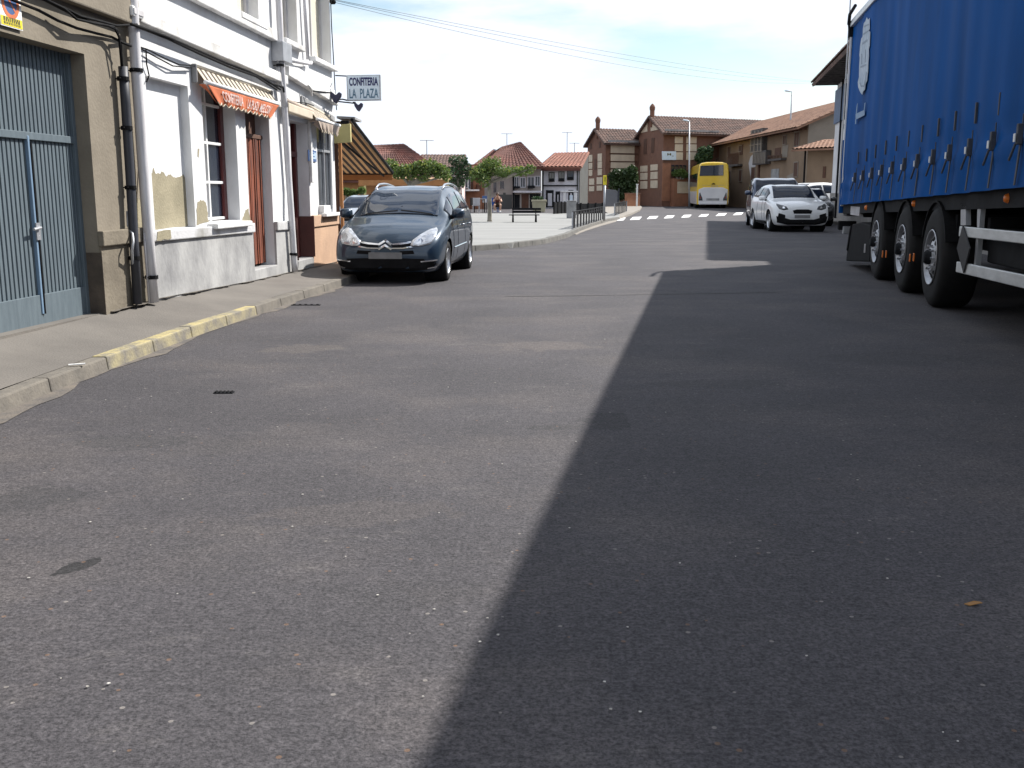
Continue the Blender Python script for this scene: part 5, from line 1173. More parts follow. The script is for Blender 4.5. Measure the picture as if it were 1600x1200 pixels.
# ================================================================== BUS
def bus():
    yb = 1.30 * FPX / 25.2
    bl, br = gp(1088, 325.5), gp(1138.5, 324.5)
    F = Frame((bl.x, bl.y), (at(1138.5, 324, bl.y - .3).x, bl.y - .3)); W = F.len; Hb = F.px(1112, 253)[1] ; Lb = 11.5
    o = thing('coach', 'yellow and white coach seen from behind at the bend', 'bus', F.pt(W / 2, 0, -Lb / 2))
    # rounded section swept along the length
    def sec(k, d, z0=.32):
        c = []; w = W / 2
        pr = [(-w * .97, z0), (-w, .9), (-w * .995, 1.6), (-w * .955, 2.7), (-w * .90, Hb - .28), (-w * .80, Hb - .10), (-w * .5, Hb - .02), (0, Hb), (w * .5, Hb - .02), (w * .80, Hb - .10), (w * .90, Hb - .28), (w * .955, 2.7), (w * .995, 1.6), (w, .9), (w * .97, z0)]
        return [F.pt(W / 2 + x * k, max(z0, z * (1 - (1 - k) * .35) if z > 1 else z), d) for x, z in pr]
    st = [(.93, .0), (.975, -.06), (1, -.22), (1, -3), (1, -8), (1, -11.2), (.96, -Lb)]
    zc = 1.28
    mb = MB(); vs = []; fs = []; n = 15
    for k, d in st: vs += sec(k, d)
    for i in range(len(st) - 1):
        for j in range(n - 1): fs.append((i * n + j, i * n + j + 1, (i + 1) * n + j + 1, (i + 1) * n + j))
    fs.append(tuple(range(n))); fs.append(tuple(range((len(st) - 1) * n, len(st) * n)))
    mb.add(vs, fs); bo = mb.build('body', 'bus_yellow', o)
    mb = MB(); fpoly(mb, F, [(W * .055, .40), (W * .05, 1.50), (W * .20, 1.66), (W * .8, 1.66), (W * .95, 1.50), (W * .945, .40)], -.02, .035); mb.build('rear_panel', 'bus_white', o, bevel=.03)
    mb = MB()
    for s_, sg in ((-.012, 1), (W + .012, -1)):
        mb.box8([F.pt(s_, .34, -.25), F.pt(s_ + sg * .03, .34, -.25), F.pt(s_ + sg * .03, .34, -Lb + .4), F.pt(s_, .34, -Lb + .4), F.pt(s_, 1.35, -.25), F.pt(s_ + sg * .03, 1.35, -.25), F.pt(s_ + sg * .03, 1.35, -Lb + .4), F.pt(s_, 1.35, -Lb + .4)])
    mb.build('side_skirt', 'bus_white', o)
    a, b = F.px(1093, 275), F.px(1131, 258.5); mb = MB(); fpoly(mb, F, [(a[0], a[1]), (b[0], a[1] + .03), (b[0] - .02, b[1] + .05), (a[0] + .04, b[1] - .02)], .0, .03); mb.build('rear_window', 'glass', o, bevel=.03)
    mb = MB()
    for s_, sg in ((-.003, 1), (W + .003, -1)):
        mb.box8([F.pt(s_ - sg * .02, 1.75, -.6), F.pt(s_ + sg * .08, 1.75, -.6), F.pt(s_ + sg * .08, 1.75, -Lb + .3), F.pt(s_ - sg * .02, 1.75, -Lb + .3), F.pt(s_ + sg * .06, 2.8, -.6), F.pt(s_ + sg * .16, 2.8, -.6), F.pt(s_ + sg * .16, 2.8, -Lb + .3), F.pt(s_ + sg * .06, 2.8, -Lb + .3)])
    mb.build('side_window', 'glass', o)
    for cs in (W * .10, W * .90):
        sg = 1 if cs < W / 2 else -1
        mb = MB(); fpoly(mb, F, [(cs - .10 * sg, .62), (cs - .06 * sg, 1.18), (cs - .0 * sg, 1.28), (cs + .20 * sg, .80), (cs + .22 * sg, .62)], .03, .055); tl = mb.build('tail_light', 'lens_dark', o, bevel=.01)
        mb = MB(); fpoly(mb, F, [(cs - .03 * sg, .80), (cs - .03 * sg, .98), (cs + .07 * sg, .92), (cs + .08 * sg, .80)], .05, .062); mb.build('lens', 'lens_red', tl)
    mb = MB(); fpoly(mb, F, [(W * .44, 1.90), (W * .46, 1.97), (W * .5, 2.02), (W * .54, 1.97), (W * .56, 1.90)], .0, .03); mb.build('badge', 'black_plastic', o)
    mb = MB()
    for k in range(5): fbox(mb, F, W * (.44 + .045 * k), W * (.455 + .045 * k), 1.70, 1.79, .0, .02)
    mb.build('vents', 'plinth_grey', o)
    mb = MB(); fbox(mb, F, W * .16, W * .84, 1.83, 1.845, -.01, .012); mb.build('bumper_seam', 'plinth_grey', o); mb = MB(); fbox(mb, F, W * .3, W * .7, .62, .80, .035, .045); mb.build('bumper_seam', 'plinth_grey', o)
    mb = MB(); fbox(mb, F, W * .06, W * .94, .30, .48, -.10, .06); mb.build('bumper', 'bus_white', o, bevel=.04)
    for s_ in (.16, W - .16):
        for d in (-2.6, -3.7, -9.2):
            mb = MB(); mb.lathe([(.001, -.14), (.36, -.14), (.48, -.10), (.48, .10), (.36, .14), (.001, .14)], F.pt(s_, .48, d), F.a, 24); mb.build('wheel', 'tyre', o, smooth=False)
    mb = MB(); q = F.pt(-.22, 1.55, -Lb + .1); mb.tube([F.pt(.1, Hb - .3, -Lb), F.pt(-.25, Hb - .5, -Lb - .1), F.pt(-.28, 1.7, -Lb)], .03, 6); fbox(mb, F, -.42, -.18, .95, 1.6, -Lb, -Lb + .12); mb.build('mirror', 'black_plastic', o, bevel=.02)
    mb = MB(); mb.tube([F.pt(W * .60, Hb - .05, -1.2), F.pt(W * .60, Hb + .22, -1.2), F.pt(W * .66, Hb + .28, -1.2)], .04, 6); mb.build('aerial', 'black_plastic', o)
bus()
# ================================================================== TRUCK TRAILER
def trailer():
    pc = gp(1412, 460); ang = math.atan((1090 - 800) / FPX)
    dirv = Vector((math.sin(ang), math.cos(ang), 0))
    F = Frame((pc.x, pc.y), (pc.x - dirv.x, pc.y - dirv.y), (0, 3))         # s grows towards the camera
    F.n = -Vector((dirv.y, -dirv.x, 0)) if F.n.x > 0 else F.n
    X = F.px
    s_r = (X(1331, 40)[0] + X(1316, 320)[0]) / 2
    LT = 17.0; s_f = s_r + LT; Wd = 2.75
    ztop_r = X(1331, 33)[1]; ztop = lambda s: ztop_r + .002 * (s - s_r)
    (a, za), (b, zb) = X(1330, 319), X(1590, 294)
    zbot = lambda s, a=a, b=b, za=za, zb=zb: za + (zb - za) * (s - a) / (b - a)
    o = thing('curtain_trailer', 'long lorry trailer with blue curtain side and white crest parked at right', 'trailer', F.pt((s_r + s_f) / 2, 0, -Wd / 2))
    # strap stations measured on the curtain foot
    sts = [X(u, v)[0] for u, v in ((1338.5, 317), (1351, 315.5), (1365, 314), (1380.5, 312), (1397, 311), (1416, 309.5), (1436.5, 308), (1461, 305.5), (1486.6, 303.5), (1518, 300.5), (1554, 297), (1596, 293))]
    step = (sts[-1] - sts[0]) / (len(sts) - 1)
    while sts[-1] + step < s_f - .3: sts.append(sts[-1] + step)
    # curtain with vertical folds between straps, tucked at the foot
    s0c, s1c = s_r + .05, s_f - .05; n = 300; m = 26; vs = []; fs = []
    rnd = random.Random(6); ph = [rnd.uniform(0, 6) for _ in range(8)]
    for i in range(n + 1):
        q = s0c + (s1c - s0c) * i / n; zt = ztop(q) - .10; zb_ = zbot(q)
        fr = (q - sts[0]) / step
        for j in range(m + 1):
            t = j / m; t = t ** 1.3; z = zb_ + (zt - zb_) * t
            pull = math.exp(-((z - zb_) / .55) ** 2)
            d = -.035 * math.cos(2 * math.pi * fr) * .5 * (.22 + pull) + .008 * math.sin(q * 9 + ph[0]) * (1 - t) + .014 * math.sin(q * 1.9 + z * 1.1 + ph[1]) + .010 * noise.noise(Vector((q * 1.2, z * .9, 0)))
            d += .022 * math.exp(-((z - zb_ - .36 - .03 * math.sin(q * 3)) / .06) ** 2) - .02 * math.exp(-((z - zb_ - .50) / .07) ** 2)
            d += .045 * (1 - t) ** 6
            vs.append(F.pt(q, z, d))
    for i in range(n):
        for j in range(m): k = i * (m + 1) + j; fs.append((k, k + 1, k + m + 2, k + m + 1))
    mb = MB(); mb.add(vs, fs); cur = mb.build('curtain', 'truck_blue', o, smooth=True)
    # box body behind the curtain
    mb = MB(); mb.box8([F.pt(s_r + .02, zbot(s_r) + .04, -Wd), F.pt(s_f, zbot(s_f) + .04, -Wd), F.pt(s_f, zbot(s_f) + .04, -.07), F.pt(s_r + .02, zbot(s_r) + .04, -.07), F.pt(s_r + .02, ztop(s_r) - .02, -Wd), F.pt(s_f, ztop(s_f) - .02, -Wd), F.pt(s_f, ztop(s_f) - .02, -.07), F.pt(s_r + .02, ztop(s_r) - .02, -.07)]); mb.build('box_body', 'truck_white', o)
    mb = MB(); mb.box8([F.pt(s_r, ztop(s_r) - .13, -.12), F.pt(s_f, ztop(s_f) - .13, -.12), F.pt(s_f, ztop(s_f) - .13, .05), F.pt(s_r, ztop(s_r) - .13, .05), F.pt(s_r, ztop(s_r), -.12), F.pt(s_f, ztop(s_f), -.12), F.pt(s_f, ztop(s_f), .03), F.pt(s_r, ztop(s_r), .03)]); mb.build('top_rail', 'alu', o, bevel=.015)
    # rear frame post, hinges, door edge
    mb = MB(); fbox(mb, F, s_r - .07, s_r + .02, zbot(s_r) - .02, ztop(s_r) - .05, -Wd, .02); rf = mb.build('rear_frame', 'truck_white', o, bevel=.01)
    mb = MB(); fbox(mb, F, s_r + .0, s_r + .05, zbot(s_r) + 1.2, ztop(s_r) - .12, .0, .035); mb.build('edge_strip', 'white_paint', rf, bevel=.006)
    mb = MB(); fbox(mb, F, s_r - .12, s_r - .03, zbot(s_r) - .15, zbot(s_r) + 1.2, -.10, .035); mb.build('corner_guard', 'truck_blue', rf, bevel=.01)
    mb = MB(); mb.tube([F.pt(s_r - .10, zbot(s_r) + .2, .05), F.pt(s_r - .10, ztop(s_r) + .75, .05)], .012, 6)
    for zq in (.4, 1.4, 2.3, 3.0): fbox(mb, F, s_r - .14, s_r - .05, zbot(s_r) + zq, zbot(s_r) + zq + .09, -.03, .055)
    mb.build('hinges', 'grey_metal', rf)
    mb = MB()
    mb.tube([F.pt(s_r - .05, ztop(s_r) - .06, .06), F.pt(s_r + .25, ztop(s_r) + .06, .09), F.pt(s_r + .9, ztop(s_r) + .10, .09)], .03, 8); mb.tube([F.pt(s_r - .02, ztop(s_r) - .22, .03), F.pt(s_r + .02, ztop(s_r) - .02, .06)], .035, 8)
    fbox(mb, F, s_r - .10, s_r + .06, ztop(s_r) - .30, ztop(s_r) - .12, -.05, .06); mb.build('roof_gear', 'dark_metal', o)
    # straps and buckles
    for i, q in enumerate(sts):
        zb_ = zbot(q); so_ = None
        mb = MB(); f = .055
        mb.box8([F.pt(q - .018, zb_ + .02, f), F.pt(q + .018, zb_ + .02, f), F.pt(q + .018, zb_ + .02, f + .008), F.pt(q - .018, zb_ + .02, f + .008), F.pt(q - .018, zb_ + .36, .034), F.pt(q + .018, zb_ + .36, .034), F.pt(q + .018, zb_ + .36, .044), F.pt(q - .018, zb_ + .36, .044)])
        so_ = mb.build('strap', 'strap', o)
        mb = MB(); fbox(mb, F, q - .016, q + .016, zb_ + .66, zb_ + .86, .008, .030); fbox(mb, F, q - .010, q + .010, zb_ + .36, zb_ + .60, .03, .040); mb.build('pocket', 'strap', so_, bevel=.006)
        mb = MB(); fbox(mb, F, q - .028, q + .028, zb_ + .35, zb_ + .52, .03, .075); mb.tube([F.pt(q + .01, zb_ + .36, .08), F.pt(q - .03, zb_ + .22, .11)], .012, 6); bk = mb.build('buckle', 'strap', so_, bevel=.008)
        mb = MB(); fbox(mb, F, q - .025, q + .025, zb_ + .37, zb_ + .44, .085, .095); mb.build('clasp', 'alu', so_, bevel=.004)
    # white crest on the rear of the curtain
    DC = .028
    def dec(uv, dd, name, mat, par, th=.006):
        mb = MB(); fpoly(mb, F, [X(u, v) for u, v in uv], DC + dd, DC + dd + th); return mb.build(name, mat, par)
    cr_ = dec([(1357.5, 27), (1359.5, 31), (1362, 28), (1362, 45), (1361, 48), (1363, 50), (1362.5, 60), (1362, 72), (1360.5, 78), (1361, 88), (1360, 98), (1359.5, 112), (1358.5, 120), (1358, 126), (1355.5, 132), (1354.5, 140), (1351.5, 143), (1350.5, 148), (1348, 145), (1346.5, 142), (1344, 136), (1343.5, 128), (1345.5, 120), (1345.5, 106), (1346.5, 90), (1346, 86), (1347, 72), (1349, 60), (1351, 57), (1351.5, 45), (1353, 36), (1355.5, 33)], 0, 'crest', 'crest', cur)
    for k, uv in enumerate(([(1351, 66), (1359, 61), (1359, 64), (1351, 70)], [(1348, 103), (1357, 100), (1357, 102), (1348, 106)], [(1347.5, 128), (1349.5, 133), (1353, 133), (1355.5, 124), (1356.5, 112), (1357.5, 112), (1356.5, 127), (1353.5, 136), (1349, 136), (1346.5, 130)], [(1352, 52), (1360.5, 47), (1360.5, 49), (1352, 55)], [(1353.5, 40), (1361, 37), (1361, 39), (1353.5, 43)], [(1349, 84), (1350.5, 84), (1350.5, 100), (1349, 101)], [(1355, 78), (1356.2, 77), (1356, 97), (1354.8, 98)])): dec(uv, .007, 'crest_line', 'crest_grey', cr_, .003)
    M['script_pale'] = pm('script_pale', (0.22, 0.33, 0.48), None, 9, .7)
    for uv in ([(1342, 164), (1343.2, 161), (1341.5, 178), (1340.3, 178)], [(1354.3, 161), (1355.5, 160), (1354, 171), (1353, 172)], [(1340, 178), (1354, 171.5), (1354, 180), (1340, 187)], [(1339.5, 186), (1341, 184), (1340.5, 193), (1339.2, 194)]): dec(uv, 0, 'script_mark', 'script_pale', cur)
    # chassis
    zc = lambda s: zbot(s) - .02
    mb = MB(); mb.box8([F.pt(s_r, zbot(s_r) - .16, -.10), F.pt(s_f, zbot(s_f) - .16, -.10), F.pt(s_f, zbot(s_f) - .16, -.03), F.pt(s_r, zbot(s_r) - .16, -.03), F.pt(s_r, zbot(s_r) + .03, -.10), F.pt(s_f, zbot(s_f) + .03, -.10), F.pt(s_f, zbot(s_f) + .03, -.03), F.pt(s_r, zbot(s_r) + .03, -.03)]); mb.build('side_rail', 'dark_metal', o)
    mb = MB()
    for d in (-.85, -1.9): fbox(mb, F, s_r + .3, s_f - .5, zbot(s_r) - .45, zbot(s_r) - .02, d - .08, d + .08)
    for k in range(10): fbox(mb, F, s_r + .6 + k * 1.28, s_r + .7 + k * 1.28, zbot(s_r) - .18, zbot(s_r), -Wd + .1, -.12)
    mb.build('chassis', 'dark_metal', o)
    # wheels
    def whl(u, v, ):
        q, _ = X(u, v); rr = .565
        w_ = thingless(o, 'wheel', F.pt(q, rr, -.02) - o.location)
        c = F.pt(q, rr, 0)
        mb = MB(); n_ = -F.n; P_ = [(.30, .02), (.325, -.005), (.36, .0), (.45, -.012), (.50, -.002), (.545, .02), (.565, .06), (.565, .34), (.54, .385), (.32, .39)]
        mb.lathe(P_, c, n_, 56)
        tq = mb.build('tyre', 'tyre', w_, smooth=True)
        mb = MB()
        mb.lathe([(.318, -.012), (.312, -.02), (.298, -.012), (.285, .018), (.270, .034), (.235, .024), (.165, .0), (.10, -.02)], c, n_, 56)
        ri_ = mb.build('rim', 'rim_steel', w_, smooth=True)
        mb = MB()
        for k in range(10):
            t0 = 2 * math.pi * (k + .5) / 10; er = F.a * math.cos(t0) + Vector((0, 0, 1)) * math.sin(t0); et = Vector((0, 0, 1)) * math.cos(t0) - F.a * math.sin(t0)
            mb.prism([c + er * (.212 + .030 * math.cos(a_)) + et * (.036 * math.sin(a_)) + n_ * (.0155 + .0105 * math.cos(a_)) - n_ * .006 for a_ in [2 * math.pi * q_ / 12 for q_ in range(12)]], n_ * .01)
        mb.build('hand_holes', 'black_plastic', ri_)
        mb = MB(); mb.lathe([(.001, -.085), (.055, -.085), (.072, -.07), (.08, -.02), (.105, -.01)], c, n_, 28); mb.build('hub', 'dark_metal', w_, smooth=True)
        mb = MB()
        for k in range(10):
            t = 2 * math.pi * k / 10; pc_ = c + (F.a * math.cos(t) + Vector((0, 0, 1)) * math.sin(t)) * .135
            mb.lathe([(.001, -.045), (.012, -.045), (.016, 0)], pc_, n_, 8)
        mb.build('wheel_nuts', 'chrome', w_)
        
        return q
    qs = [whl(1364.5, 443), whl(1404, 460), whl(1449, 484)]
    for q in qs:                                        # far-side wheels
        mb = MB(); c = F.pt(q, .565, -Wd + .05); mb.lathe([(.3, 0), (.45, -.01), (.55, .02), (.565, .06), (.565, .34), (.54, .385), (.3, .385), (.001, .3)], c, F.n, 40); mb.build('wheel', 'tyre', o, smooth=True)
    # mudguards (round black) over each wheel
    for q in qs:
        mb = MB(); k0, n_ = 20, 16; vs = []; fs = []
        for i in range(n_ + 1):
            t = R(18) + (math.pi - R(36)) * i / n_; 
            for (r_, dd) in ((.61, .0), (.61, -.42), (.63, -.42), (.63, .0)):
                vs.append(F.pt(q + math.cos(t) * r_, .575 + math.sin(t) * r_, dd))
        for i in range(n_):
            for k in range(4): k2 = (k + 1) % 4; fs.append((i * 4 + k, i * 4 + k2, i * 4 + 4 + k2, i * 4 + 4 + k))
        mb.add(vs, fs); mb.build('mudguard', 'black_plastic', o, smooth=False)
    for u_, v_ in ((1381, 397), (1386.5, 397), (1424, 403), (1430, 402)):
        q, z = X(u_, v_); mb = MB(); fbox(mb, F, q - .02, q + .02, z - .05, z + .05, .01, .025); mb.build('reflector', 'lens_orange', o, bevel=.005)
    for u_, v_ in ((1351, 324.5), (1425, 318), (1569, 310)):
        q, z = X(u_, v_); mb = MB(); mb.lathe([(.001, .035), (.03, .03), (.045, 0)], F.pt(q, z, -.03), F.n, 16); mb.build('marker_lamp', 'lens_orange', o, smooth=True)
    # rear mudflap, underrun bar, light unit
    a, b = X(1325, 352), X(1356, 408); mb = MB(); mb.box8([F.pt(a[0] - .05, b[1] + .03, -.55), F.pt(a[0] + .06, b[1] + .03, -.55), F.pt(a[0] + .06, b[1] + .03, .0), F.pt(a[0] - .05, b[1] + .03, .0), F.pt(a[0] + .25, a[1], -.55), F.pt(a[0] + .35, a[1], -.55), F.pt(a[0] + .35, a[1], .0), F.pt(a[0] + .25, a[1], .0)]); mb.build('mudflap', 'black_plastic', o, bevel=.01)
    mb = MB(); fpoly(mb, F, [X(1320, 408), X(1356, 409), X(1358, 352), X(1344, 347), X(1330, 350), X(1325, 362)], -.46, -.02); mb.build('rear_mudguard', 'black_plastic', o, bevel=.02)
    mb = MB(); fbox(mb, F, s_r - .10, s_r + .05, .52, .66, -Wd + .1, -.05); mb.build('underrun_bar', 'grey_metal', o, bevel=.01)
    q, z = X(1317, 352); mb = MB(); fbox(mb, F, s_r - .16, s_r - .04, z - .10, z + .07, -.30, .03); tl = mb.build('tail_light', 'black_plastic', o, bevel=.02)
    mb = MB(); fbox(mb, F, s_r - .13, s_r + .30, zbot(s_r) - .2, zbot(s_r) - .05, -.35, -.06); mb.build('rear_bracket', 'plate_grey', o, bevel=.01)
    mb = MB(); a, b = X(1327, 322), X(1340, 334); fbox(mb, F, a[0], b[0], b[1], a[1], -.06, -.025); fbox(mb, F, a[0], a[0] + 1.0, b[1] - .04, b[1], -.10, -.025); mb.build('light_bracket', 'jamb', o, bevel=.006)
    mb = MB(); q, z = X(1351, 388); fbox(mb, F, q - .03, q + .0, z - .07, z + .07, -.015, .005); mb.build('reflector', 'jamb', o)
    # side guard rails with the rhombus plate
    gs0 = (X(1496, 353)[0] + X(1496, 426)[0]) / 2; gs1 = s_f - 1.4
    def rail(uvt, uvb, uvt2, uvb2):
        (s1_, t1), (s2_, t2) = X(*uvt), X(*uvt2); (_, b1), (_, b2) = X(*uvb), X(*uvb2); k = (gs1 - s1_) / (s2_ - s1_)
        mb = MB(); e1, e2 = t1 + (t2 - t1) * min(k, 1.6), b1 + (b2 - b1) * min(k, 1.6)
        fpoly(mb, F, [(gs0, t1), (gs1, e1), (gs1, e2), (gs0, b1)], -.035, .0); mb.build('guard_rail', 'alu', o, bevel=.008)
    rail((1496, 353), (1496, 369), (1600, 359), (1600, 376)); rail((1496, 409), (1496, 426), (1600, 423), (1600, 445))
    mb = MB(); ppoly(mb, F, [(1507, 352), (1518, 388), (1508, 427), (1498, 388)], .004, .02); rp_ = mb.build('rhombus_plate', 'plate_grey', o, bevel=.004)
    for uv in ([(1496.5, 319), (1504, 319), (1504, 352), (1496, 352)], ):
        mb = MB(); ppoly(mb, F, uv, -.08, -.03); mb.build('guard_post', 'grey_metal', o)
    mb = MB(); ppoly(mb, F, [(1519, 308), (1523, 308), (1521, 352), (1518, 352)], -.08, -.05); mb.build('guard_post', 'grey_metal', o)
    for k in range(4): q = gs0 + .5 + k * 1.9; mb = MB(); fbox(mb, F, q, q + .08, .55, zbot(q), -.09, -.045); mb.build('guard_post', 'grey_metal', o)
    mb = MB(); fbox(mb, F, gs0 + .5, gs0 + 3.0, .62, zbot(s_r) - .1, -.75, -.16); mb.build('pallet_box', 'dark_metal', o, bevel=.02)
    mb = MB()
    for d in (-.6, -Wd + .6):
        mb.tube([F.pt(s_f - 2.7, .12, d), F.pt(s_f - 2.7, zbot(s_f), d)], .07, 8); fbox(mb, F, s_f - 2.9, s_f - 2.5, .0, .12, d - .15, d + .15)
    mb.build('landing_gear', 'dark_metal', o)
trailer()
# ================================================================== FAR BUILDINGS
def boxhouse(F, s0, s1, dep, z1, root, mat, name='wall'):
    mb = MB(); fbox(mb, F, s0, s1, -.1, z1, -dep, 0); return mb.build(name, mat, root)
def fwin(F, root, s0, s1, z0, z1, frame='white_paint', pane='glass', ft=.06, bars=1, d=.0):
    mb = MB(); fbox(mb, F, s0, s1, z0, z1, d + .002, d + .03); w_ = mb.build('window', pane, root)
    mb = MB(); fbox(mb, F, s0 - ft, s0, z0 - ft, z1 + ft, d + .001, d + .05); fbox(mb, F, s1, s1 + ft, z0 - ft, z1 + ft, d + .001, d + .05); fbox(mb, F, s0, s1, z1, z1 + ft, d + .001, d + .05); fbox(mb, F, s0, s1, z0 - ft, z0, d + .001, d + .07)
    for k in range(bars): q = s0 + (s1 - s0) * (k + 1) / (bars + 1); fbox(mb, F, q - .02, q + .02, z0, z1, d + .03, d + .042)
    mb.build('frame', frame, w_); return w_
def pwin(F, root, uvs, **k):                   # (u0,u1,v_top,v_bottom)
    u0, u1_, v0, v1 = uvs; a = F.px((u0), (v0 + v1) / 2); b = F.px(u1_, (v0 + v1) / 2); return fwin(F, root, a[0], b[0], F.px((u0 + u1_) / 2, v1)[1], F.px((u0 + u1_) / 2, v0)[1], **k)
def pbox(mb, F, u0, u1_, v0, v1, d0, d1):
    a = F.px(u0, (v0 + v1) / 2)[0]; b = F.px(u1_, (v0 + v1) / 2)[0]; um = (u0 + u1_) / 2; fbox(mb, F, a, b, F.px(um, v1)[1], F.px(um, v0)[1], d0, d1)
def antenna(root_label, base, h, group='rooftop television aerials'):
    t = thing('tv_aerial', root_label, 'aerial', base, group)
    mb = MB(); mb.tube([base + Vector((0, 0, -.3)), base + Vector((0, 0, h))], .03, 6); mb.build('mast', 'grey_metal', t)
    mb = MB(); mb.tube([base + Vector((-.45, 0, h - .02)), base + Vector((.45, .2, h - .02))], .02, 5)
    for k in range(5): mb.tube([base + Vector((-.4 + .18 * k, -.22, h - .02)), base + Vector((-.4 + .18 * k, .22, h + .0))], .012, 4)
    mb.build('elements', 'grey_metal', t)
# --- house with corrugated red hip roof behind the first tree
D = 62.0
r = thing('red_roof_house', 'low house with ribbed red tiled hip roof behind the plaza tree', 'house', at(640, 320, D + 3) * 1.0)
r.location.z = 0
F = Frame((at(560, 320, D).x, D), (at(700, 320, D).x, D + 3))
za = F.px(660, 283)[1]
mb = MB(); fbox(mb, F, -3, F.len, -.1, za, -9, 0); mb.build('wall', 'canopy_edge', r)
mb = MB()
eL, eR = F.pt(-3.2, za, .4), F.pt(F.len + .3, za - .1, .4); rL, rR = at(575, 229, D + 5), at(630, 226.5, D + 6)
bR = F.pt(F.len + .3, za, -9.4); bL = F.pt(-3.2, za, -9.4)
tiled(mb, eL, eR, rR, rL, .28, .09); tiled(mb, eR, bR, rR, rR, .28, .09); tiled(mb, bL, bR, rR, rL, .4, .09); mb.build('roof', 'roof_tile', r)
mb = MB(); pbox(mb, F, 697, 705, 276, 330, .01, .2); mb.build('pillar', 'awning_cream', r)
antenna('thin bent television aerial on the ridge of the ribbed red roof', at(667, 243, D + 6.5), 1.0)
# pinkish white house in the gap
D = 74.0; F = Frame((at(690, 320, D).x, D), (at(722, 320, D).x, D))
r = thing('pink_white_house', 'narrow pinkish white house in the gap behind the dark tree', 'house', F.pt(F.len / 2, 0, -3))
z1 = F.px(705, 262)[1]; boxhouse(F, -1.5, F.len, 6, z1, r, 'render_pink')
mb = MB(); tiled(mb, F.pt(-1.7, z1, .4), F.pt(F.len + .2, z1, .4), F.pt(F.len + .2, z1 + 1.0, -3), F.pt(-1.7, z1 + 1.0, -3)); tiled(mb, F.pt(-1.7, z1, -6.3), F.pt(F.len + .2, z1, -6.3), F.pt(F.len + .2, z1 + 1.0, -3), F.pt(-1.7, z1 + 1.0, -3)); mb.build('roof', 'roof_old', r)
mb = MB(); pbox(mb, F, 695, 722, 302, 304, 0, .05); pbox(mb, F, 695, 722, 313, 315, 0, .05); mb.build('string_course', 'roof_orange', r)
pwin(F, r, (709, 715, 276, 287)); pwin(F, r, (710, 717, 320, 330), pane='glass')
# --- large house with red-brown hip roof: brick wing, beige wall, garages
D = 80.0
F = Frame((at(722, 325, D).x, D), (at(846, 325, D).x, D + 1))
r = thing('red_hip_house', 'big plaza house with red brown hipped roof, brick wing and beige wall', 'house', F.pt(F.len / 2, 0, -5))
zE = F.px(780, 262)[1]
sB = F.px(757, 300)[0]; sC = F.px(801, 300)[0]
boxhouse(F, 0, sB, 9, zE + .25, r, 'brick_front'); mb = MB(); fbox(mb, F, sB, F.len, -.1, zE, -9, -.02); mb.build('wall', 'render_beige', r)
mb = MB()
eL, eR = at(731, 266, D - .5), at(851, 250.5, D + .5); rl, rr_ = at(775, 232.5, D + 4.5), at(812, 222.5, D + 5)
e2 = at(786, 257, D - .4)
eR0 = Vector((eR.x, D - .3, F.px(840, 262)[1]))
tiled(mb, eL, eR0, rr_, rl, .3, .07); tiled(mb, eR0, Vector((eR0.x, D + 10, eR0.z)), rr_, rr_, .3, .07); tiled(mb, Vector((eL.x, D + 10, eL.z)), eL, rl, rl, .3, .07); tiled(mb, Vector((eL.x, D + 10, eL.z)), Vector((eR0.x, D + 10, eR0.z)), rr_, rl, .3, .07)
rf = mb.build('roof', 'roof_red', r)
mb = MB(); q = [at(771.5, 236.5, D + 2.5), at(774.5, 236.5, D + 2.5), at(784, 230.8, D + 4.4), at(780, 230.6, D + 4.4)]; nn = Vector((0, -.15, .25)); mb.prism([p + nn * .3 for p in q], nn * .4); mb.build('skylight', 'sign_face', rf)
mb = MB(); pbox(mb, F, 723, 747, 296, 298.5, 0, .8); b_ = mb.build('balcony', 'white_paint', r)
mb = MB(); pbox(mb, F, 735, 739, 279, 296, .02, .12); pbox(mb, F, 744, 750, 288, 296, .1, .7); mb.build('shutter', 'brown_wood', b_)
for q in ((724.5, 730, 277, 293), (732.5, 737.5, 277, 295)): pwin(F, r, q)
pwin(F, r, (771, 775.5, 285, 301), pane='glass', frame='render_beige'); pwin(F, r, (781.5, 787, 283, 295), pane='glass', frame='render_beige')
mb = MB(); pbox(mb, F, 801, 845, 298, 301, 0, .5); mb.build('balcony', 'render_white', r)
mb = MB(); pbox(mb, F, 801, 803.2, 275, 330, 0, .1); mb.build('drainpipe', 'dark_metal', r)
for q in ((804, 810, 277, 293), (813.5, 820, 278, 292), (825, 834, 277, 293), (836.5, 843, 276, 290)):
    w_ = pwin(F, r, q, pane='shade_glass', frame='render_white')
mb = MB(); pbox(mb, F, 803, 811, 291, 294.5, .08, .5); pbox(mb, F, 824, 834, 290, 294, .08, .5); mb.build('balcony_rail', 'dark_metal', r)
for q, m_ in (((804, 812, 304, 326), 'dark_metal'), ((815, 826, 303, 326), 'brown_wood'), ((828, 844, 303, 326), 'dark_metal')):
    mb = MB(); pbox(mb, F, *q, -.015, .02); mb.build('garage_door', m_, r)
for q in ((786, 790, 301, 326), (776, 800, 304, 326)):
    mb = MB(); pbox(mb, F, *q, -.01, .015 + (.01 if q[0] > 780 else 0)); mb.build('wall_panel', 'render_grey', r)
antenna('television aerial standing on the red brown hipped roof', at(792, 228, D + 5), 1.0)
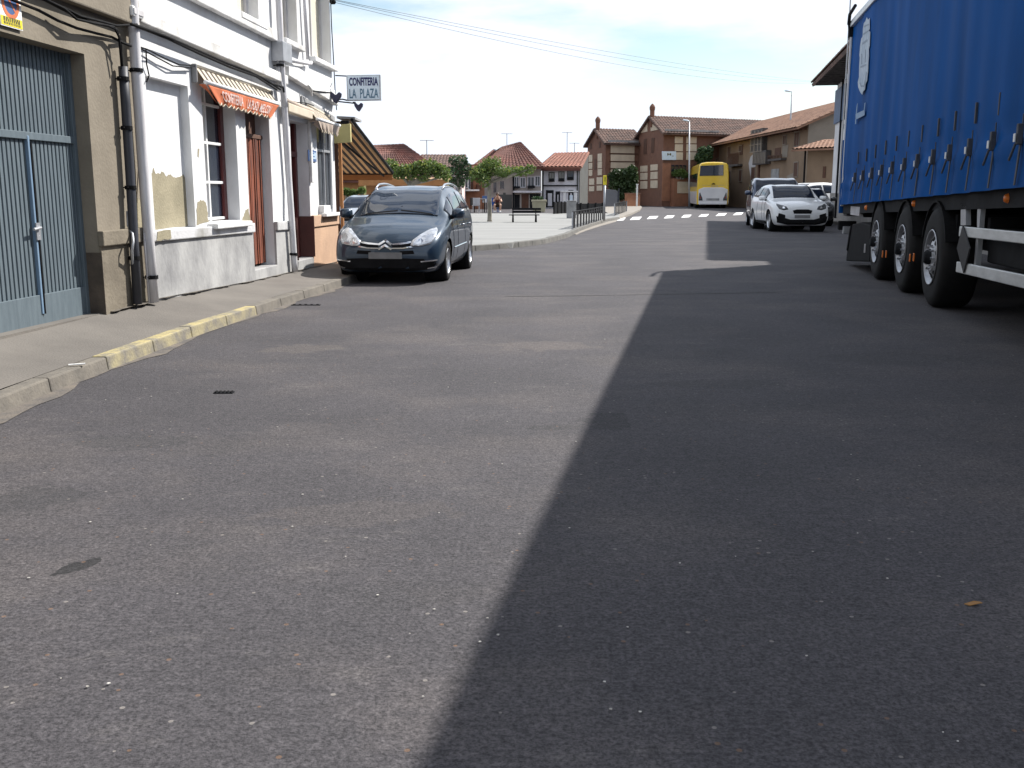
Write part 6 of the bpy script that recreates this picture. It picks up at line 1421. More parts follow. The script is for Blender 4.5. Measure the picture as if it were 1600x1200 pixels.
# --- white house with orange roof
D = 82.0
F = Frame((at(846, 325, D).x, D), (at(904, 325, D).x, D - .1)); r = thing('orange_roof_house', 'white house with orange roof and three upper windows at the plaza', 'house', F.pt(F.len / 2, 0, -4))
zE = F.px(875, 262.5)[1]; G = F.len
boxhouse(F, .02, G, 4, zE, r, 'render_white')
FG = Frame((F.pt(G, 0).x, F.pt(G, 0).y), (at(917, 325, D + 4).x, D + 4), (40, 40))
ze2 = at(928, 252, D + 5).z
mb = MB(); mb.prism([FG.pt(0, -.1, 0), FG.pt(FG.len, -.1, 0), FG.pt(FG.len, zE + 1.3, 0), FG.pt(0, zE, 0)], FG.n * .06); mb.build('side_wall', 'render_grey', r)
mb = MB(); eL, eR = F.pt(-.3, zE + .05, .5), F.pt(G + .2, zE + .05, .5); tiled(mb, eL, eR, FG.pt(FG.len, zE + 1.36, .15), F.pt(1.0, zE + 1.3, -4.2), .3, .06); mb.build('roof', 'roof_orange', r)
mb = MB(); fbox(mb, F, -.2, G + .1, zE - .22, zE + .04, .0, .45); mb.build('eave', 'roof_red', r)
for q in ((858.5, 865.5, 270, 283), (873.5, 881, 269, 282.5), (887, 895.5, 267.5, 280.5)):
    w_ = pwin(F, r, q, pane='shade_glass', frame='render_grey')
    mb = MB(); pbox(mb, F, q[0], q[1], q[3] - 4, q[3], .05, .25); mb.build('flower_box', 'dark_metal', w_)
mb = MB(); pbox(mb, F, 848, 903, 289, 291, 0, .1); mb.build('string_course', 'dark_metal', r)
mb = MB(); pbox(mb, F, 847, 849.5, 264, 326, 0, .08); pbox(mb, F, 901, 903.5, 264, 326, 0, .08); mb.build('quoins', 'render_grey', r)
for q in ((853, 865, 297, 324), (868, 875, 299, 322), (888, 896, 297, 316)):
    mb = MB(); pbox(mb, F, *q, .0, .03); d_ = mb.build('door', 'dark_metal', r)
    mb = MB(); pbox(mb, F, q[0] + 3, q[1] - 2.5, q[2] + 5, q[3] - 2, .03, .05); mb.build('pane', 'render_white', d_)
mb = MB(); pbox(mb, F, 875.5, 903, 298, 300, 0, .14); pbox(mb, F, 880, 884, 301, 316, 0, .12); pbox(mb, F, 897, 902, 301, 316, 0, .12); mb.build('surround', 'white_paint', r)
mb = MB(); pbox(mb, F, 890, 895, 305, 315, .03, .08); mb.build('arch_grille', 'sign_face', r)
antenna('tall leaning aerial behind the orange roofed white house', at(886, 233, D + 9), 1.45); antenna('lower aerial over the orange roof next to the tall one', at(897.5, 236, D + 9), .7)
# --- half timbered brick pair
def gable(name, label, A, B, C, eave_uvB, apexA, wall_m, roof_m, vsr):
    """A left ground corner, B near corner, C right ground corner (x,y). gable over A-B, eaves over B-C"""
    A, B, C = [Vector((p[0], p[1], 0)) for p in (A, B, C)]; F1 = Frame(A, B); F2 = Frame(B, C); ze = F2.px(*eave_uvB)[1]; zr = ze + apexA
    r = thing(name, label, 'house', (A + C) / 2); D_ = A + C - B; mid_ = (A + B) / 2; mid2 = (D_ + C) / 2
    v = lambda p, z: Vector((p.x, p.y, z))
    mb = MB(); mb.add([v(A, -.1), v(B, -.1), v(C, -.1), v(D_, -.1), v(A, ze), v(B, ze), v(C, ze), v(D_, ze), v(mid_, zr), v(mid2, zr)], [(0, 1, 5, 8, 4), (1, 2, 6, 5), (2, 3, 7, 9, 6), (3, 0, 4, 7)]); mb.build('wall', wall_m, r)
    ab = (B - A); ext = (C - B).normalized() * .35; sl = .18; dz = (zr - ze) * sl
    mb = MB(); up = Vector((0, 0, .06))
    tiled(mb, v(B, ze - dz) + ab * sl * .5 - ext + up, v(C, ze - dz) + ab * sl * .5 + ext + up, v(mid2, zr) + ext + up, v(mid_, zr) - ext + up, .32, .07, thick=.12)
    tiled(mb, v(A, ze - dz) - ab * sl * .5 - ext + up, v(D_, ze - dz) - ab * sl * .5 + ext + up, v(mid2, zr) + ext + up, v(mid_, zr) - ext + up, .32, .07, thick=.12)
    rf = mb.build('roof', roof_m, r)
    return r, rf, F1, F2, ze, zr, v(mid_, zr)
def chimney(rf, base, u, v0, v1, y):
    b0 = at(u, v1, y); t0 = at(u, v0, y); h = t0.z - b0.z
    mb = MB(); mb.lathe([(.22, -.9), (.22, h * .50), (.25, h * .53), (.27, h * .66), (.27, h * .74), (.22, h * .84), (.13, h * .93), (.06, h), (.001, h)], b0, (0, 0, 1), 10); mb.build('chimney', 'brick', rf)
# left brick house
Y0 = 98.0
B = at(945, 318, Y0); A = at(917, 318, Y0 + 5.5); C = at(1000, 318, Y0 + 1.6)
r, rf, F1, F2, ze, zr, ap = gable('brick_house', 'smaller brick house with cream panels behind the dark gate', A, B, C, (947, 222), 1.32, 'brick', 'roof_old', 0)
chimney(rf, ap, 934, 182, 201, Y0 + 2.5)
mb = MB(); pbox(mb, F2, 948, 995, 219.5, 222.5, .2, .35); mb.build('gutter', 'plinth_grey', r)
for (u0, u1_, v0, v1) in ((920.5, 926, 242, 253), (920.5, 926, 254.5, 264), (920.5, 926, 265.5, 275), (934.5, 941, 240, 252), (934.5, 941, 252.5, 263), (934.5, 941, 264, 274), (921, 929, 279, 289), (921, 929, 291, 299), (933, 941.5, 277, 288), (933, 941.5, 290, 298)):
    mb = MB(); pbox(mb, F1, u0, u1_, v0, v1, .0, .06); mb.build('panel', 'cream_panel', r, bevel=.02)
for q in ((922, 925, 224, 233), (936, 939, 221, 231), (929, 932, 248, 265)):
    mb = MB(); pbox(mb, F1, *q, .0, .03); mb.build('window', 'brown_wood', r)
for (v0, v1) in ((227, 239.5), (241.5, 252), (253.5, 263), (265, 270)):
    mb = MB(); pbox(mb, F2, 954, 991, v0, v1, .0, .07); mb.build('panel', 'cream_panel', r, bevel=.02)
for v_ in (225, 240.5, 252.7, 264):
    mb = MB(); pbox(mb, F2, 952, 995, v_ - .8, v_ + .4, .0, .12); mb.build('beam', 'brown_wood', r)
# right brick house
Y0 = 93.0
B = at(1034, 318, Y0); A = at(996, 318, Y0 + 6.5); C = at(1034, 318, Y0) + Vector((12.5, 6.3, 0))
r, rf, F1, F2, ze, zr, ap = gable('brick_house', 'larger brick house with tall chimney and white sign beside the coach', A, B, C, (1040, 205.5), 1.5, 'brick', 'roof_old', 0)
chimney(rf, ap, 1019, 162, 183, Y0 + 3)
mb = MB(); pbox(mb, F2, 1037, 1120, 203.3, 206, .2, .36); mb.build('gutter', 'plinth_grey', r)
def tri(uv, F): 
    mb = MB(); ppoly(mb, F, uv, .0, .06); mb.build('panel', 'cream_panel', r)
tri([(1000.5, 208), (1012, 191.5), (1012, 205.5)], F1); tri([(1017.5, 191), (1029.5, 202.5), (1017.5, 205)], F1)
for q in ((1006, 1011, 217, 241), (1018, 1022.5, 215.5, 239)):
    mb = MB(); pbox(mb, F1, *q, .0, .03); w_ = mb.build('window', 'brown_wood', r)
for (u0, u1_, v0, v1) in ((1001, 1012, 259, 268.5), (1001, 1012, 270, 281), (1001, 1012, 283, 295), (1017, 1028, 257, 266.5), (1017, 1028, 268.5, 280), (1017, 1028, 282, 294)):
    mb = MB(); pbox(mb, F1, u0, u1_, v0, v1, .0, .06); mb.build('panel', 'cream_panel', r, bevel=.02)
for (u0, u1_) in ((1054, 1066.5), (1072, 1088)):
    for (v0, v1) in ((213.5, 224), (225.5, 236.5), (238, 250)):
        mb = MB(); pbox(mb, F2, u0, u1_, v0, v1, .0, .07); mb.build('panel', 'cream_panel', r, bevel=.02)
mb = MB(); pbox(mb, F2, 1053, 1078, 284, 302, .5, .56); mb.build('panel', 'cream_panel', r, bevel=.02)
mb = MB(); pbox(mb, F2, 1049, 1072, 258, 272, .0, .03); w_ = mb.build('window', 'glass', r)
mb = MB()
for u_ in (1054, 1060, 1066): pbox(mb, F2, u_ - .6, u_ + .6, 258, 272, .03, .06)
mb.build('bars', 'brown_wood', w_)
mb = MB(); pbox(mb, F2, 1034.5, 1047, 255, 314, .0, .05); mb.build('doorway', 'brick_front', r)
mb = MB(); fbox(mb, F2, F2.px(1048, 280)[0], F2.px(1085, 280)[0], -.1, F2.px(1060, 279)[1], .0, .5); mb.build('flower_bed', 'brick_front', r)
t = thing('wall_sign', 'white rectangular signboard with dark mark on the larger brick house', 'sign', F2.P(1044, 249))
mb = MB(); ppoly(mb, F2, [(1033, 236.5), (1055, 236.5), (1055, 250), (1033.5, 250)], .10, .16); mb.build('board', 'sign_face', t, bevel=.01)
mb = MB()
for (u0, u1_, v0, v1) in ((1041, 1042.6, 239.5, 243), (1045, 1046.8, 239.5, 243), (1042.4, 1043.6, 240.6, 241.6), (1043.9, 1045.2, 240.6, 241.6), (1048, 1051, 243.5, 244.2)): pbox(mb, F2, u0, u1_, v0, v1, .16, .175)
mb.build('emblem', 'ink_dark', t)
# --- long adobe house
A = at(1112, 318, 98.0); B = at(1257, 320, 70.0)
F = Frame((A.x, A.y), (B.x, B.y), (0, 60)); r = thing('adobe_house', 'long ochre mud walled house with wooden gallery and tiled roof', 'house', F.pt(F.len / 2, 0, -5))
zE = (F.px(1113, 227)[1] + F.px(1250, 195)[1]) / 2; DP = 9.0
mb = MB(); fbox(mb, F, 0, F.len, -.1, zE, -DP, 0); mb.build('wall', 'adobe', r)
FR = Frame((F.pt(F.len, 0).x, F.pt(F.len, 0).y), (F.pt(F.len, 0, -DP).x, F.pt(F.len, 0, -DP).y), (8, 0))
ridge = 2.0
mb = MB(); mb.prism([FR.pt(-.02, -.1), FR.pt(DP, -.1), FR.pt(DP, zE), FR.pt(DP / 2, zE + ridge), FR.pt(-.02, zE)], FR.n * .06); mb.build('gable_wall', 'adobe_pale', r)
mb = MB(); tiled(mb, F.pt(-.8, zE - .25, .95), F.pt(F.len + .5, zE - .25, .95), F.pt(F.len + .5, zE + ridge + .08, -DP / 2), F.pt(-.8, zE + ridge + .08, -DP / 2), .34, .08); tiled(mb, F.pt(-.8, zE - .25, -DP - .9), F.pt(F.len + .5, zE - .25, -DP - .9), F.pt(F.len + .5, zE + ridge + .08, -DP / 2), F.pt(-.8, zE + ridge + .08, -DP / 2), .34, .08); rf = mb.build('roof', 'roof_adobe', r)
mb = MB(); p = F.pt(F.px(1240, 176)[0] - .3, zE + ridge, -DP / 2); mb.box(p + Vector((0, 0, .1)), (.9, .9, .7)); mb.build('chimney', 'roof_old', rf)
mb = MB(); 
for k in range(30): q = F.len * (k + .5) / 30; fbox(mb, F, q - .06, q + .06, zE - .30, zE - .16, .0, .85)
mb.build('rafters', 'brown_wood', r)
for q in ((1137.5, 1142, 229, 243), (1155, 1159, 228, 236), (1224, 1229, 212, 225), (1242, 1249, 207, 228)): pwin(F, r, q, pane='brown_wood', frame='adobe_pale', bars=1)
for q in ((1138, 1142, 268, 285), (1155, 1159.5, 266, 283), (1174.5, 1180, 262, 281), (1241, 1247, 254, 276)): pwin(F, r, q, pane='brown_wood', frame='adobe_pale', bars=0)
# wooden gallery
mb = MB(); pbox(mb, F, 1180, 1199, 202, 237, .0, .4); g_ = mb.build('gallery', 'old_wood', r)
mb = MB()
for u_ in (1182, 1187.5, 1193, 1198): pbox(mb, F, u_ - .5, u_ + .5, 204, 237, .4, .46)
for v_ in (214, 226, 237): pbox(mb, F, 1180, 1199, v_ - .6, v_ + .6, .4, .47)
mb.build('glazing_bars', 'adobe_pale', g_)
mb = MB(); pbox(mb, F, 1184, 1205, 236, 257, .05, .42)
bal = mb.build('balcony', 'old_wood', r)
mb = MB()
for k in range(9): u_ = 1185.5 + k * 2.3; pbox(mb, F, u_ - .35, u_ + .35, 238, 255, .42, .47)
mb.build('balusters', 'adobe_pale', bal)
for (u0, u1_, v0, v1) in ((1144, 1160, 240, 260), (1208, 1229, 243, 251)):
    mb = MB(); pbox(mb, F, u0, u1_, v1 - 3, v1, .0, .42); b_ = mb.build('balcony', 'old_wood', r)
    mb = MB()
    for k in range(10): u_ = u0 + (u1_ - u0) * k / 9; pbox(mb, F, u_ - .2, u_ + .2, v0, v1 - 3, .34, .40)
    pbox(mb, F, u0, u1_, v0 - .5, v0 + .6, .33, .42); mb.build('balusters', 'brown_wood', b_)
for q in ((1211, 1220, 231, 243), (1156, 1161, 226, 242)): mb = MB(); pbox(mb, F, *q, .0, .03); mb.build('balcony_door', 'brown_wood', r)
mb = MB(); pbox(mb, F, 1205, 1217, 264, 300, .0, .04); mb.build('door', 'plinth_grey', r)
mb = MB(); ppoly(mb, F, [(1172, 270), (1170, 255), (1173, 245), (1178, 240), (1180, 240), (1181, 258), (1178, 276), (1174, 280)], .0, .02); mb.build('bare_patch', 'jamb', r)
mb = MB(); ppoly(mb, F, [(1136, 262), (1138, 247), (1144, 244), (1145, 262)], .0, .02); ppoly(mb, F, [(1222, 245), (1223, 228), (1232, 226), (1230, 246)], .0, .02); ppoly(mb, F, [(1229, 290), (1230, 275), (1240, 270), (1243, 292)], .0, .02); mb.build('bare_patch', 'adobe_pale', r)
mb = MB(); pbox(mb, F, 1185, 1187, 258, 300, .0, .1); mb.build('drainpipe', 'brown_wood', r)
# annex
Y = 64.0; a0 = at(1257, 325, Y); F = Frame((a0.x, Y), (a0.x + 8.2, Y - 12)); r = thing('annex', 'low ochre annex with tiled lean-to roof before the gable end', 'house', F.pt(4.5, 0, -2))
zE = F.px(1262, 231)[1]
mb = MB(); fbox(mb, F, 0, 9, -.1, zE, -2.2, 0); mb.build('wall', 'adobe', r)
mb = MB(); tiled(mb, F.pt(-.6, zE - .12, .8), F.pt(9.2, zE - .12, .8), F.pt(9.2, zE + .5, -2.2), F.pt(-.6, zE + .5, -2.2), .3, .07); mb.build('roof', 'roof_adobe', r)
mb = MB(); pbox(mb, F, 1286, 1290.5, 260, 278, .0, .04); mb.build('window', 'brown_wood', r)
mb = MB(); pbox(mb, F, 1257, 1258.4, 232, 300, .0, .1); mb.build('drainpipe', 'dark_metal', r)
# --- white house on the right behind the trailer
A = (15.45, 49.5); ang = math.atan((1100 - 800) / FPX); dv = Vector((math.sin(ang), math.cos(ang)))
Bn = (A[0] - dv.x * 26.3, A[1] - dv.y * 26.3)
F = Frame(A, Bn, (0, 40)); r = thing('blue_shutter_house', 'white house with blue shutter and dark tiled eaves behind the trailer', 'house', F.pt(F.len / 2, 0, -4))
zE = 6.55
mb = MB(); wall(mb, F, 0, F.len, -.1, zE, [], .3); fbox(mb, F, 0, F.len, -.1, zE - .01, -8, -.3); mb.build('wall', 'house_white', r)
mb = MB(); fbox(mb, F, -.02, F.len + .02, -.1, 1.25, .003, .05); fbox(mb, F, -.05, -.001, -.1, 1.25, -8, .05); mb.build('plinth', 'house_plinth', r)
mb = MB(); e = 1.15
tiled(mb, F.pt(-.5, zE - .15, e), F.pt(F.len + .5, zE - .15, e), F.pt(F.len - 4.2, zE + 2.3, -4), F.pt(-.5, zE + 2.3, -4), .3, .08, thick=.14); tiled(mb, F.pt(-.5, zE - .15, -8 - e), F.pt(F.len + .5, zE - .15, -8 - e), F.pt(F.len - 4.2, zE + 2.3, -4), F.pt(-.5, zE + 2.3, -4), .3, .08, thick=.14); tiled(mb, F.pt(F.len + .5, zE - .15, e), F.pt(F.len + .5, zE - .15, -8 - e), F.pt(F.len - 4.2, zE + 2.3, -4), F.pt(F.len - 4.2, zE + 2.3, -4), .3, .08, thick=.14); mb.build('roof', 'roof_old', r)
mb = MB()
for s_, in ((-.02,),): mb.prism([F.pt(s_, zE, .0), F.pt(s_, zE, -8), F.pt(s_, zE + 2.2, -4)], F.a * .02)
mb.build('gable', 'house_white', r)
mb = MB()
for k in range(38): q = F.len * (k + .5) / 38; fbox(mb, F, q - .06, q + .06, zE - .30, zE - .12, .0, e - .1)
mb.build('rafters', 'old_wood', r)
q0, q1 = F.px(1307, 164)[0], F.px(1322, 164)[0]
for k in range(3):
    qa = 3.6 + k * 5.4; z0_, z1_ = 4.35, 5.85
    if k == 0: qa = q1 - .05; z0_, z1_ = F.px(1314, 188)[1], F.px(1314, 139)[1]
    mb = MB(); fbox(mb, F, qa, qa + 1.3, z0_, z1_, .002, .03); w_ = mb.build('window', 'glass', r)
    for dq, dw in ((-.66 if k else q0 - qa, .64 if k else q1 - q0 - .06), (1.32, .64)): mb = MB(); fbox(mb, F, qa + dq, qa + dq + dw, z0_ - .05, z1_ + .05, .003, .09); mb.build('shutter', 'blue_shutter', w_, bevel=.01)
mb = MB(); mb.tube([F.pt(2.9, .1, .1), F.pt(2.9, zE - .2, .1)], .05, 8); mb.build('drainpipe', 'dark_metal', r)
EAVE_R = F.pt(-.4, zE - .1, e)

# --- house standing right behind the trailer: seen only as the dark under it
A = (10.25, 22.6); Bn = (A[0] - dv.x * 24, A[1] - dv.y * 24); F = Frame(A, Bn, (0, 10)); r = thing('terraced_house', 'pale house row directly behind the blue trailer, glimpsed under its chassis', 'house', F.pt(12, 0, -3))
mb = MB(); fbox(mb, F, 0, F.len, -.1, 5.6, -6, 0); mb.build('wall', 'house_plinth', r)
mb = MB(); tiled(mb, F.pt(-.3, 5.5, .6), F.pt(F.len + .3, 5.5, .6), F.pt(F.len + .3, 7.0, -3), F.pt(-.3, 7.0, -3), .3, .08); tiled(mb, F.pt(-.3, 5.5, -6.6), F.pt(F.len + .3, 5.5, -6.6), F.pt(F.len + .3, 7.0, -3), F.pt(-.3, 7.0, -3), .3, .08); mb.build('roof', 'roof_old', r)
for k in range(4):
    fwin(F, r, 3 + k * 5.5, 4.2 + k * 5.5, 3.2, 4.6); mb = MB(); fbox(mb, F, 3 + k * 5.5, 4.1 + k * 5.5, .1, 2.2, .0, .03); mb.build('door', 'brown_wood', r)
M['gate_slate'] = pm('gate_slate', (0.028, 0.036, 0.055), (0.022, 0.028, 0.043), 4, .6)
# ================================================================== TREES, HEDGES
def flat_tree(label, base, trunk_top, clumps, r0, seed, n=2600, size=.10, lm='leaf', group=None):
    rnd = random.Random(seed); t = thing('plane_tree' if lm != 'leaf_dark' else 'broadleaf_tree', label, 'tree', base, group)
    mb = MB(); tt = Vector(trunk_top)
    mb.tube([base + Vector((0, 0, -.05)), base + Vector((0, 0, .08)), base.lerp(tt, .4) + Vector((.02, 0, 0)), tt], [r0 * 1.45, r0 * 1.1, r0, r0 * .85], 10)
    for c, rr in clumps:
        c = Vector(c); m_ = tt.lerp(c, .5) + Vector((0, 0, -.05 * (c - tt).length)); mb.tube([tt - Vector((0, 0, .1)), m_, c], [r0 * .6, r0 * .38, r0 * .18], 6)
        for _ in range(4):
            e = c + Vector((rnd.uniform(-1, 1) * rr[0], rnd.uniform(-1, 1) * rr[1], rnd.uniform(-.4, 1) * rr[2])) * .8; mb.tube([m_, c.lerp(e, .4), e], [r0 * .3, r0 * .18, r0 * .06], 5)
    mb.build('trunk', 'bark', t, smooth=True)
    mb = MB(); leaves(mb, clumps, n, size, rnd); cr_ = mb.build('crown', lm, t)
    if lm == 'leaf':
        mb = MB(); leaves(mb, [(Vector(c) + Vector((0, 0, rr[2] * .25)), (rr[0] * 1.05, rr[1] * 1.05, rr[2])) for c, rr in clumps], n // 5, size * .9, rnd); mb.build('young_leaves', 'leaf_light', t)
    return t
Y = 38.5
def cl(u, v, ru, rv, y=None, ry=None):
    y = Y if y is None else y; p = at(u, v, y); k = y / FPX; return (p, (ru * k, (ry or ru) * k * 1.0, rv * k))
b = gp(765, 346, .12); Y = b.y
flat_tree('lone plane tree with a flat spreading crown on the plaza beside the bench', b, at(764, 282, Y), [cl(752, 272, 17, 13), cl(765, 262, 19, 14, Y + .3), cl(741, 276, 9, 8), cl(757, 284, 10, 9, Y - .3), cl(786, 268, 14, 9), cl(800, 268, 13, 8, Y + .4), cl(815, 268, 13, 7, Y), cl(829, 264, 9, 8, Y - .2), cl(775, 253, 9, 8, Y + .5)], .085, 1, 2300, .105, group='pollarded plane trees on the plaza')
Y = 36.0; b = Vector((at(640, 330, Y).x, Y, .12))
flat_tree('plane tree rising behind the roof of the grey minivan', b, at(640, 285, Y), [cl(610, 258, 12, 9), cl(622, 268, 16, 12), cl(640, 270, 17, 13), cl(655, 262, 13, 11), cl(672, 262, 16, 12), cl(688, 268, 15, 11), cl(697, 275, 10, 8), cl(662, 278, 10, 7)], .09, 2, 2300, .105, group='pollarded plane trees on the plaza')
Y = 58.0; b = Vector((at(716, 330, Y).x, Y, 0))
flat_tree('darker bushy tree between the ribbed roof and the brick wing', b, at(716, 290, Y), [cl(709, 250, 9, 8), cl(720, 252, 11, 10), cl(727, 262, 9, 10), cl(714, 266, 12, 10), cl(706, 284, 9, 10), cl(718, 284, 9, 11), cl(733, 268, 7, 8), cl(725, 278, 9, 8)], .13, 3, 1000, .16, 'leaf_dark')
def hedge(name, label, cat, blobs, seed, n, size, lm='ivy', z0=0.0):
    rnd = random.Random(seed); lo = min(p.z - r[2] for p, r in blobs); c = sum((p for p, r in blobs), Vector()) / len(blobs); t = thing(name, label, cat, Vector((c.x, c.y, 0)))
    mb = MB(); leaves(mb, blobs, n, size, rnd); mb.build('foliage', lm, t)
    mb = MB()
    for p, r in blobs: mb.tube([Vector((c.x + (p.x - c.x) * .5, c.y, z0)), Vector((p.x, p.y, z0 + (p.z - z0) * .5)), p], [.10, .07, .03], 6)
    mb.build('stem', 'bark', t)
Y = 90.0
hedge('ivy_hedge', 'tall dark green ivy clump between the two brick houses', 'hedge', [cl(957, 277, 8, 9), cl(966, 272, 11, 9), cl(978, 274, 12, 11), cl(988, 267, 8, 9), cl(990, 280, 8, 12), cl(976, 290, 14, 12), cl(960, 290, 9, 10), cl(985, 296, 9, 10), cl(968, 303, 12, 10)], 4, 4200, .24)
Y = 93.2
hedge('shrub', 'bright green shrub in the bed under the window beside the coach', 'shrub', [cl(1056, 271, 7, 5), cl(1064, 270, 8, 6), cl(1070, 273, 7, 5)], 5, 1000, .2, 'leaf', z0=at(1063, 280, 93.2).z)
Y = 93.0
hedge('garden_tree', 'dark round tree behind the coach at the adobe house corner', 'tree', [cl(1094, 246, 9, 8), cl(1104, 244, 9, 9), cl(1098, 236, 8, 7), cl(1108, 236, 7, 8), cl(1100, 258, 11, 8)], 6, 2400, .22, 'leaf_dark')
Y = 30.0
hedge('potted_shrub', 'small green shrub seen under the striped awning', 'shrub', [cl(541, 300, 6, 6), cl(552, 301, 7, 5), cl(565, 298, 6, 5)], 8, 900, .10, 'leaf')

# ================================================================== WALLS, GATE, RAILINGS
yb = 89.0
F = Frame((at(946, 318, 84).x, 84), (at(966, 318, 86).x, 86)); t = thing('metal_gate', 'slate blue solid metal gate between brick house and ivy', 'gate', F.pt(F.len / 2, 0))
mb = MB(); fpoly(mb, F, [(0, .05), (F.len, .05), (F.len, F.px(964, 300)[1]), (F.len * .8, F.px(962, 297)[1]), (0, F.px(947, 295.5)[1])], -.04, 0); mb.build('panel', 'gate_slate', t, bevel=.01)
mb = MB()
for k in (0, 5): q = F.len * k / 5; fbox(mb, F, q - .04, q + .04, 0, 1.6, .0, .05)
mb.build('frame', 'gate_slate', t)
F = Frame((at(980, 318, 87).x, 87), (at(1000, 318, 88).x, 88)); mb = MB(); fbox(mb, F, 0, F.len, -.05, F.px(990, 303)[1], -.3, 0); t = thing('garden_wall', 'low brick wall at the foot of the larger brick house', 'wall', F.pt(F.len / 2, 0)); mb.build('wall', 'brick_front', t); mb = MB(); fbox(mb, F, -.03, F.len + .03, F.px(990, 303)[1], F.px(990, 302)[1] + .03, -.34, .04); mb.build('coping', 'brick', t)
p = gp(995, 318); p = Vector((at(995, 318, 86.5).x, 86.5, 0)); mb = MB(); mb.box(p + Vector((0, 0, .95)), (.14, .14, 1.9)); mb.box(p + Vector((0, 0, 1.93)), (.2, .2, .08)); single(mb, 'gate_post', 'white_paint', 'small white post on the low brick wall beside the ivy', 'post', bevel=.01)
def railing(label, a, b, h, n, group, flip=0):
    t = thing('railing', label, 'railing', a.lerp(b, .5), group); d = (b - a); L = d.length; d.normalize(); nrm = Vector((-d.y, d.x, 0))
    for k in range(n):
        p = a + d * (L * (k + .5) / n); w_ = L / n * .55
        mb = MB(); q0 = p - d * w_ / 2; hh = h - .04
        prof = [(-.5, 0), (.5, 0), (.5, hh * .94), (.3, hh), (-.3, hh), (-.5, hh * .94)]
        mb.prism([p + d * (x * w_) + Vector((0, 0, z + .02)) - nrm * .006 for x, z in prof], nrm * .012); mb.build('slat', 'dark_metal', t)
    mb = MB(); mb.tube([a + Vector((0, 0, h)), b + Vector((0, 0, h))], .022, 6); mb.tube([a + Vector((0, 0, h * .8)), b + Vector((0, 0, h * .8))], .012, 6); mb.build('top_rail', 'dark_metal', t)
    mb = MB(); mb.tube([a, a + Vector((0, 0, h))], .03, 6); mb.tube([b, b + Vector((0, 0, h))], .03, 6); mb.build('posts', 'grey_metal', t)
a, b = gp(894.5, 358, .12), gp(943, 343, .12)
railing('near railing of dark upright slats with pale gaps at the plaza edge', a, b, at(895, 331, a.y).z - .12, 12, 'slatted railings at the plaza edge')
a, b = gp(960, 337.5, .12), gp(979, 330.5, .12)
railing('far short railing of dark slats by the crossing', a, b, .62, 9, 'slatted railings at the plaza edge')
# grey cabinet, dark low screens in front of the white house
p = gp(893, 341, .12); mb = MB(); mb.box(p + Vector((0, .2, .38)), (.42, .35, .76)); mb.box(p + Vector((0, .2, .78)), (.46, .39, .04)); single(mb, 'utility_cabinet', 'plinth_grey', 'small grey utility cabinet at the end of the slatted railing', 'cabinet', bevel=.01)
yq = 56.0
for (u0, u1_, v0, v1, lab) in ((866, 888, 316, 331.5, 'dark low terrace screen left of the grey cabinet'), (896, 942, 318, 328, 'long dark low screen behind the slatted railing')):
    a, b = at(u0, v1, yq), at(u1_, v1, yq + 2); z1_ = at((u0 + u1_) / 2, v0, yq + 1).z
    t = thing('terrace_screen', lab, 'screen', Vector(((a.x + b.x) / 2, yq + 1, .0)), 'dark terrace screens'); F = Frame(a, b)
    mb = MB(); fbox(mb, F, 0, F.len, .12, z1_, -.04, 0); mb.build('panel', 'dark_metal', t)
    mb = MB()
    for k in range(5): q = F.len * k / 4; fbox(mb, F, q - .04, q + .04, .0, z1_ + .04, -.05, .03)
    mb.build('posts', 'black_plastic', t)
# planter box
a, b = at(832, 331, 66), at(852, 331, 66); t = thing('planter', 'olive beige flared planter box standing at the far plaza edge', 'planter', Vector(((a.x + b.x) / 2, 66, 0)))
cxp = (a.x + b.x) / 2; w0, w1 = (b.x - a.x) * .46, (b.x - a.x) * .56; zt = at(842, 312.5, 66).z
mb = MB(); mb.box8([Vector((cxp + x * k, 66 + y * k, z)) for z, k in ((.03, w0), (zt, w1)) for x, y in ((-1, -1), (1, -1), (1, 1), (-1, 1))]); mb.build('box', 'planter', t, bevel=.03)
mb = MB(); mb.box((cxp, 66, zt - .05), (w1 * 2.12, w1 * 2.12, .12)); mb.build('rim', 'planter', t, bevel=.02)
mb = MB(); leaves(mb, [(Vector((cxp - .1, 66, zt + .10)), (w1 * .75, w1 * .7, .14))], 260, .14, random.Random(3)); mb.build('plant', 'leaf_dark', t)
# bench
a, b = gp(799, 348, .12), gp(839, 346.5, .12); yb = (a.y + b.y) / 2; t = thing('bench', 'dark backless-looking park bench with low backrest on the plaza', 'bench', Vector(((a.x + b.x) / 2, yb, .12)))
t['label'] = 'dark park bench with a low backrest standing on the pale plaza'
xa, xb = at(795, 336, yb).x, at(843, 336, yb).x; zs_ = at(820, 336, yb).z; zb_ = at(820, 329, yb + .3).z
mb = MB()
for k in range(3): mb.box(((xa + xb) / 2, yb + .02 + k * .14, zs_), (xb - xa, .11, .035))
mb.build('seat', 'dark_metal', t, bevel=.006)
mb = MB()
for k in range(2): mb.box(((xa + xb) / 2 + .1, yb + .45, zb_ - .05 + k * .11), ((xb - xa) * .95, .03, .085))
mb.build('backrest', 'dark_metal', t, bevel=.006)
for u_ in (801.5, 837.5):
    x = at(u_, 340, yb).x; mb = MB(); mb.box8([Vector((x - .04, yb - .02, .12)), Vector((x + .04, yb - .02, .12)), Vector((x + .04, yb + .4, .12)), Vector((x - .04, yb + .4, .12)), Vector((x - .03, yb + .08, zs_)), Vector((x + .03, yb + .08, zs_)), Vector((x + .03, yb + .3, zs_)), Vector((x - .03, yb + .3, zs_))]); mb.tube([(x, yb + .35, zs_), (x, yb + .46, zb_ + .08)], .022, 6); mb.build('leg', 'black_plastic', t)
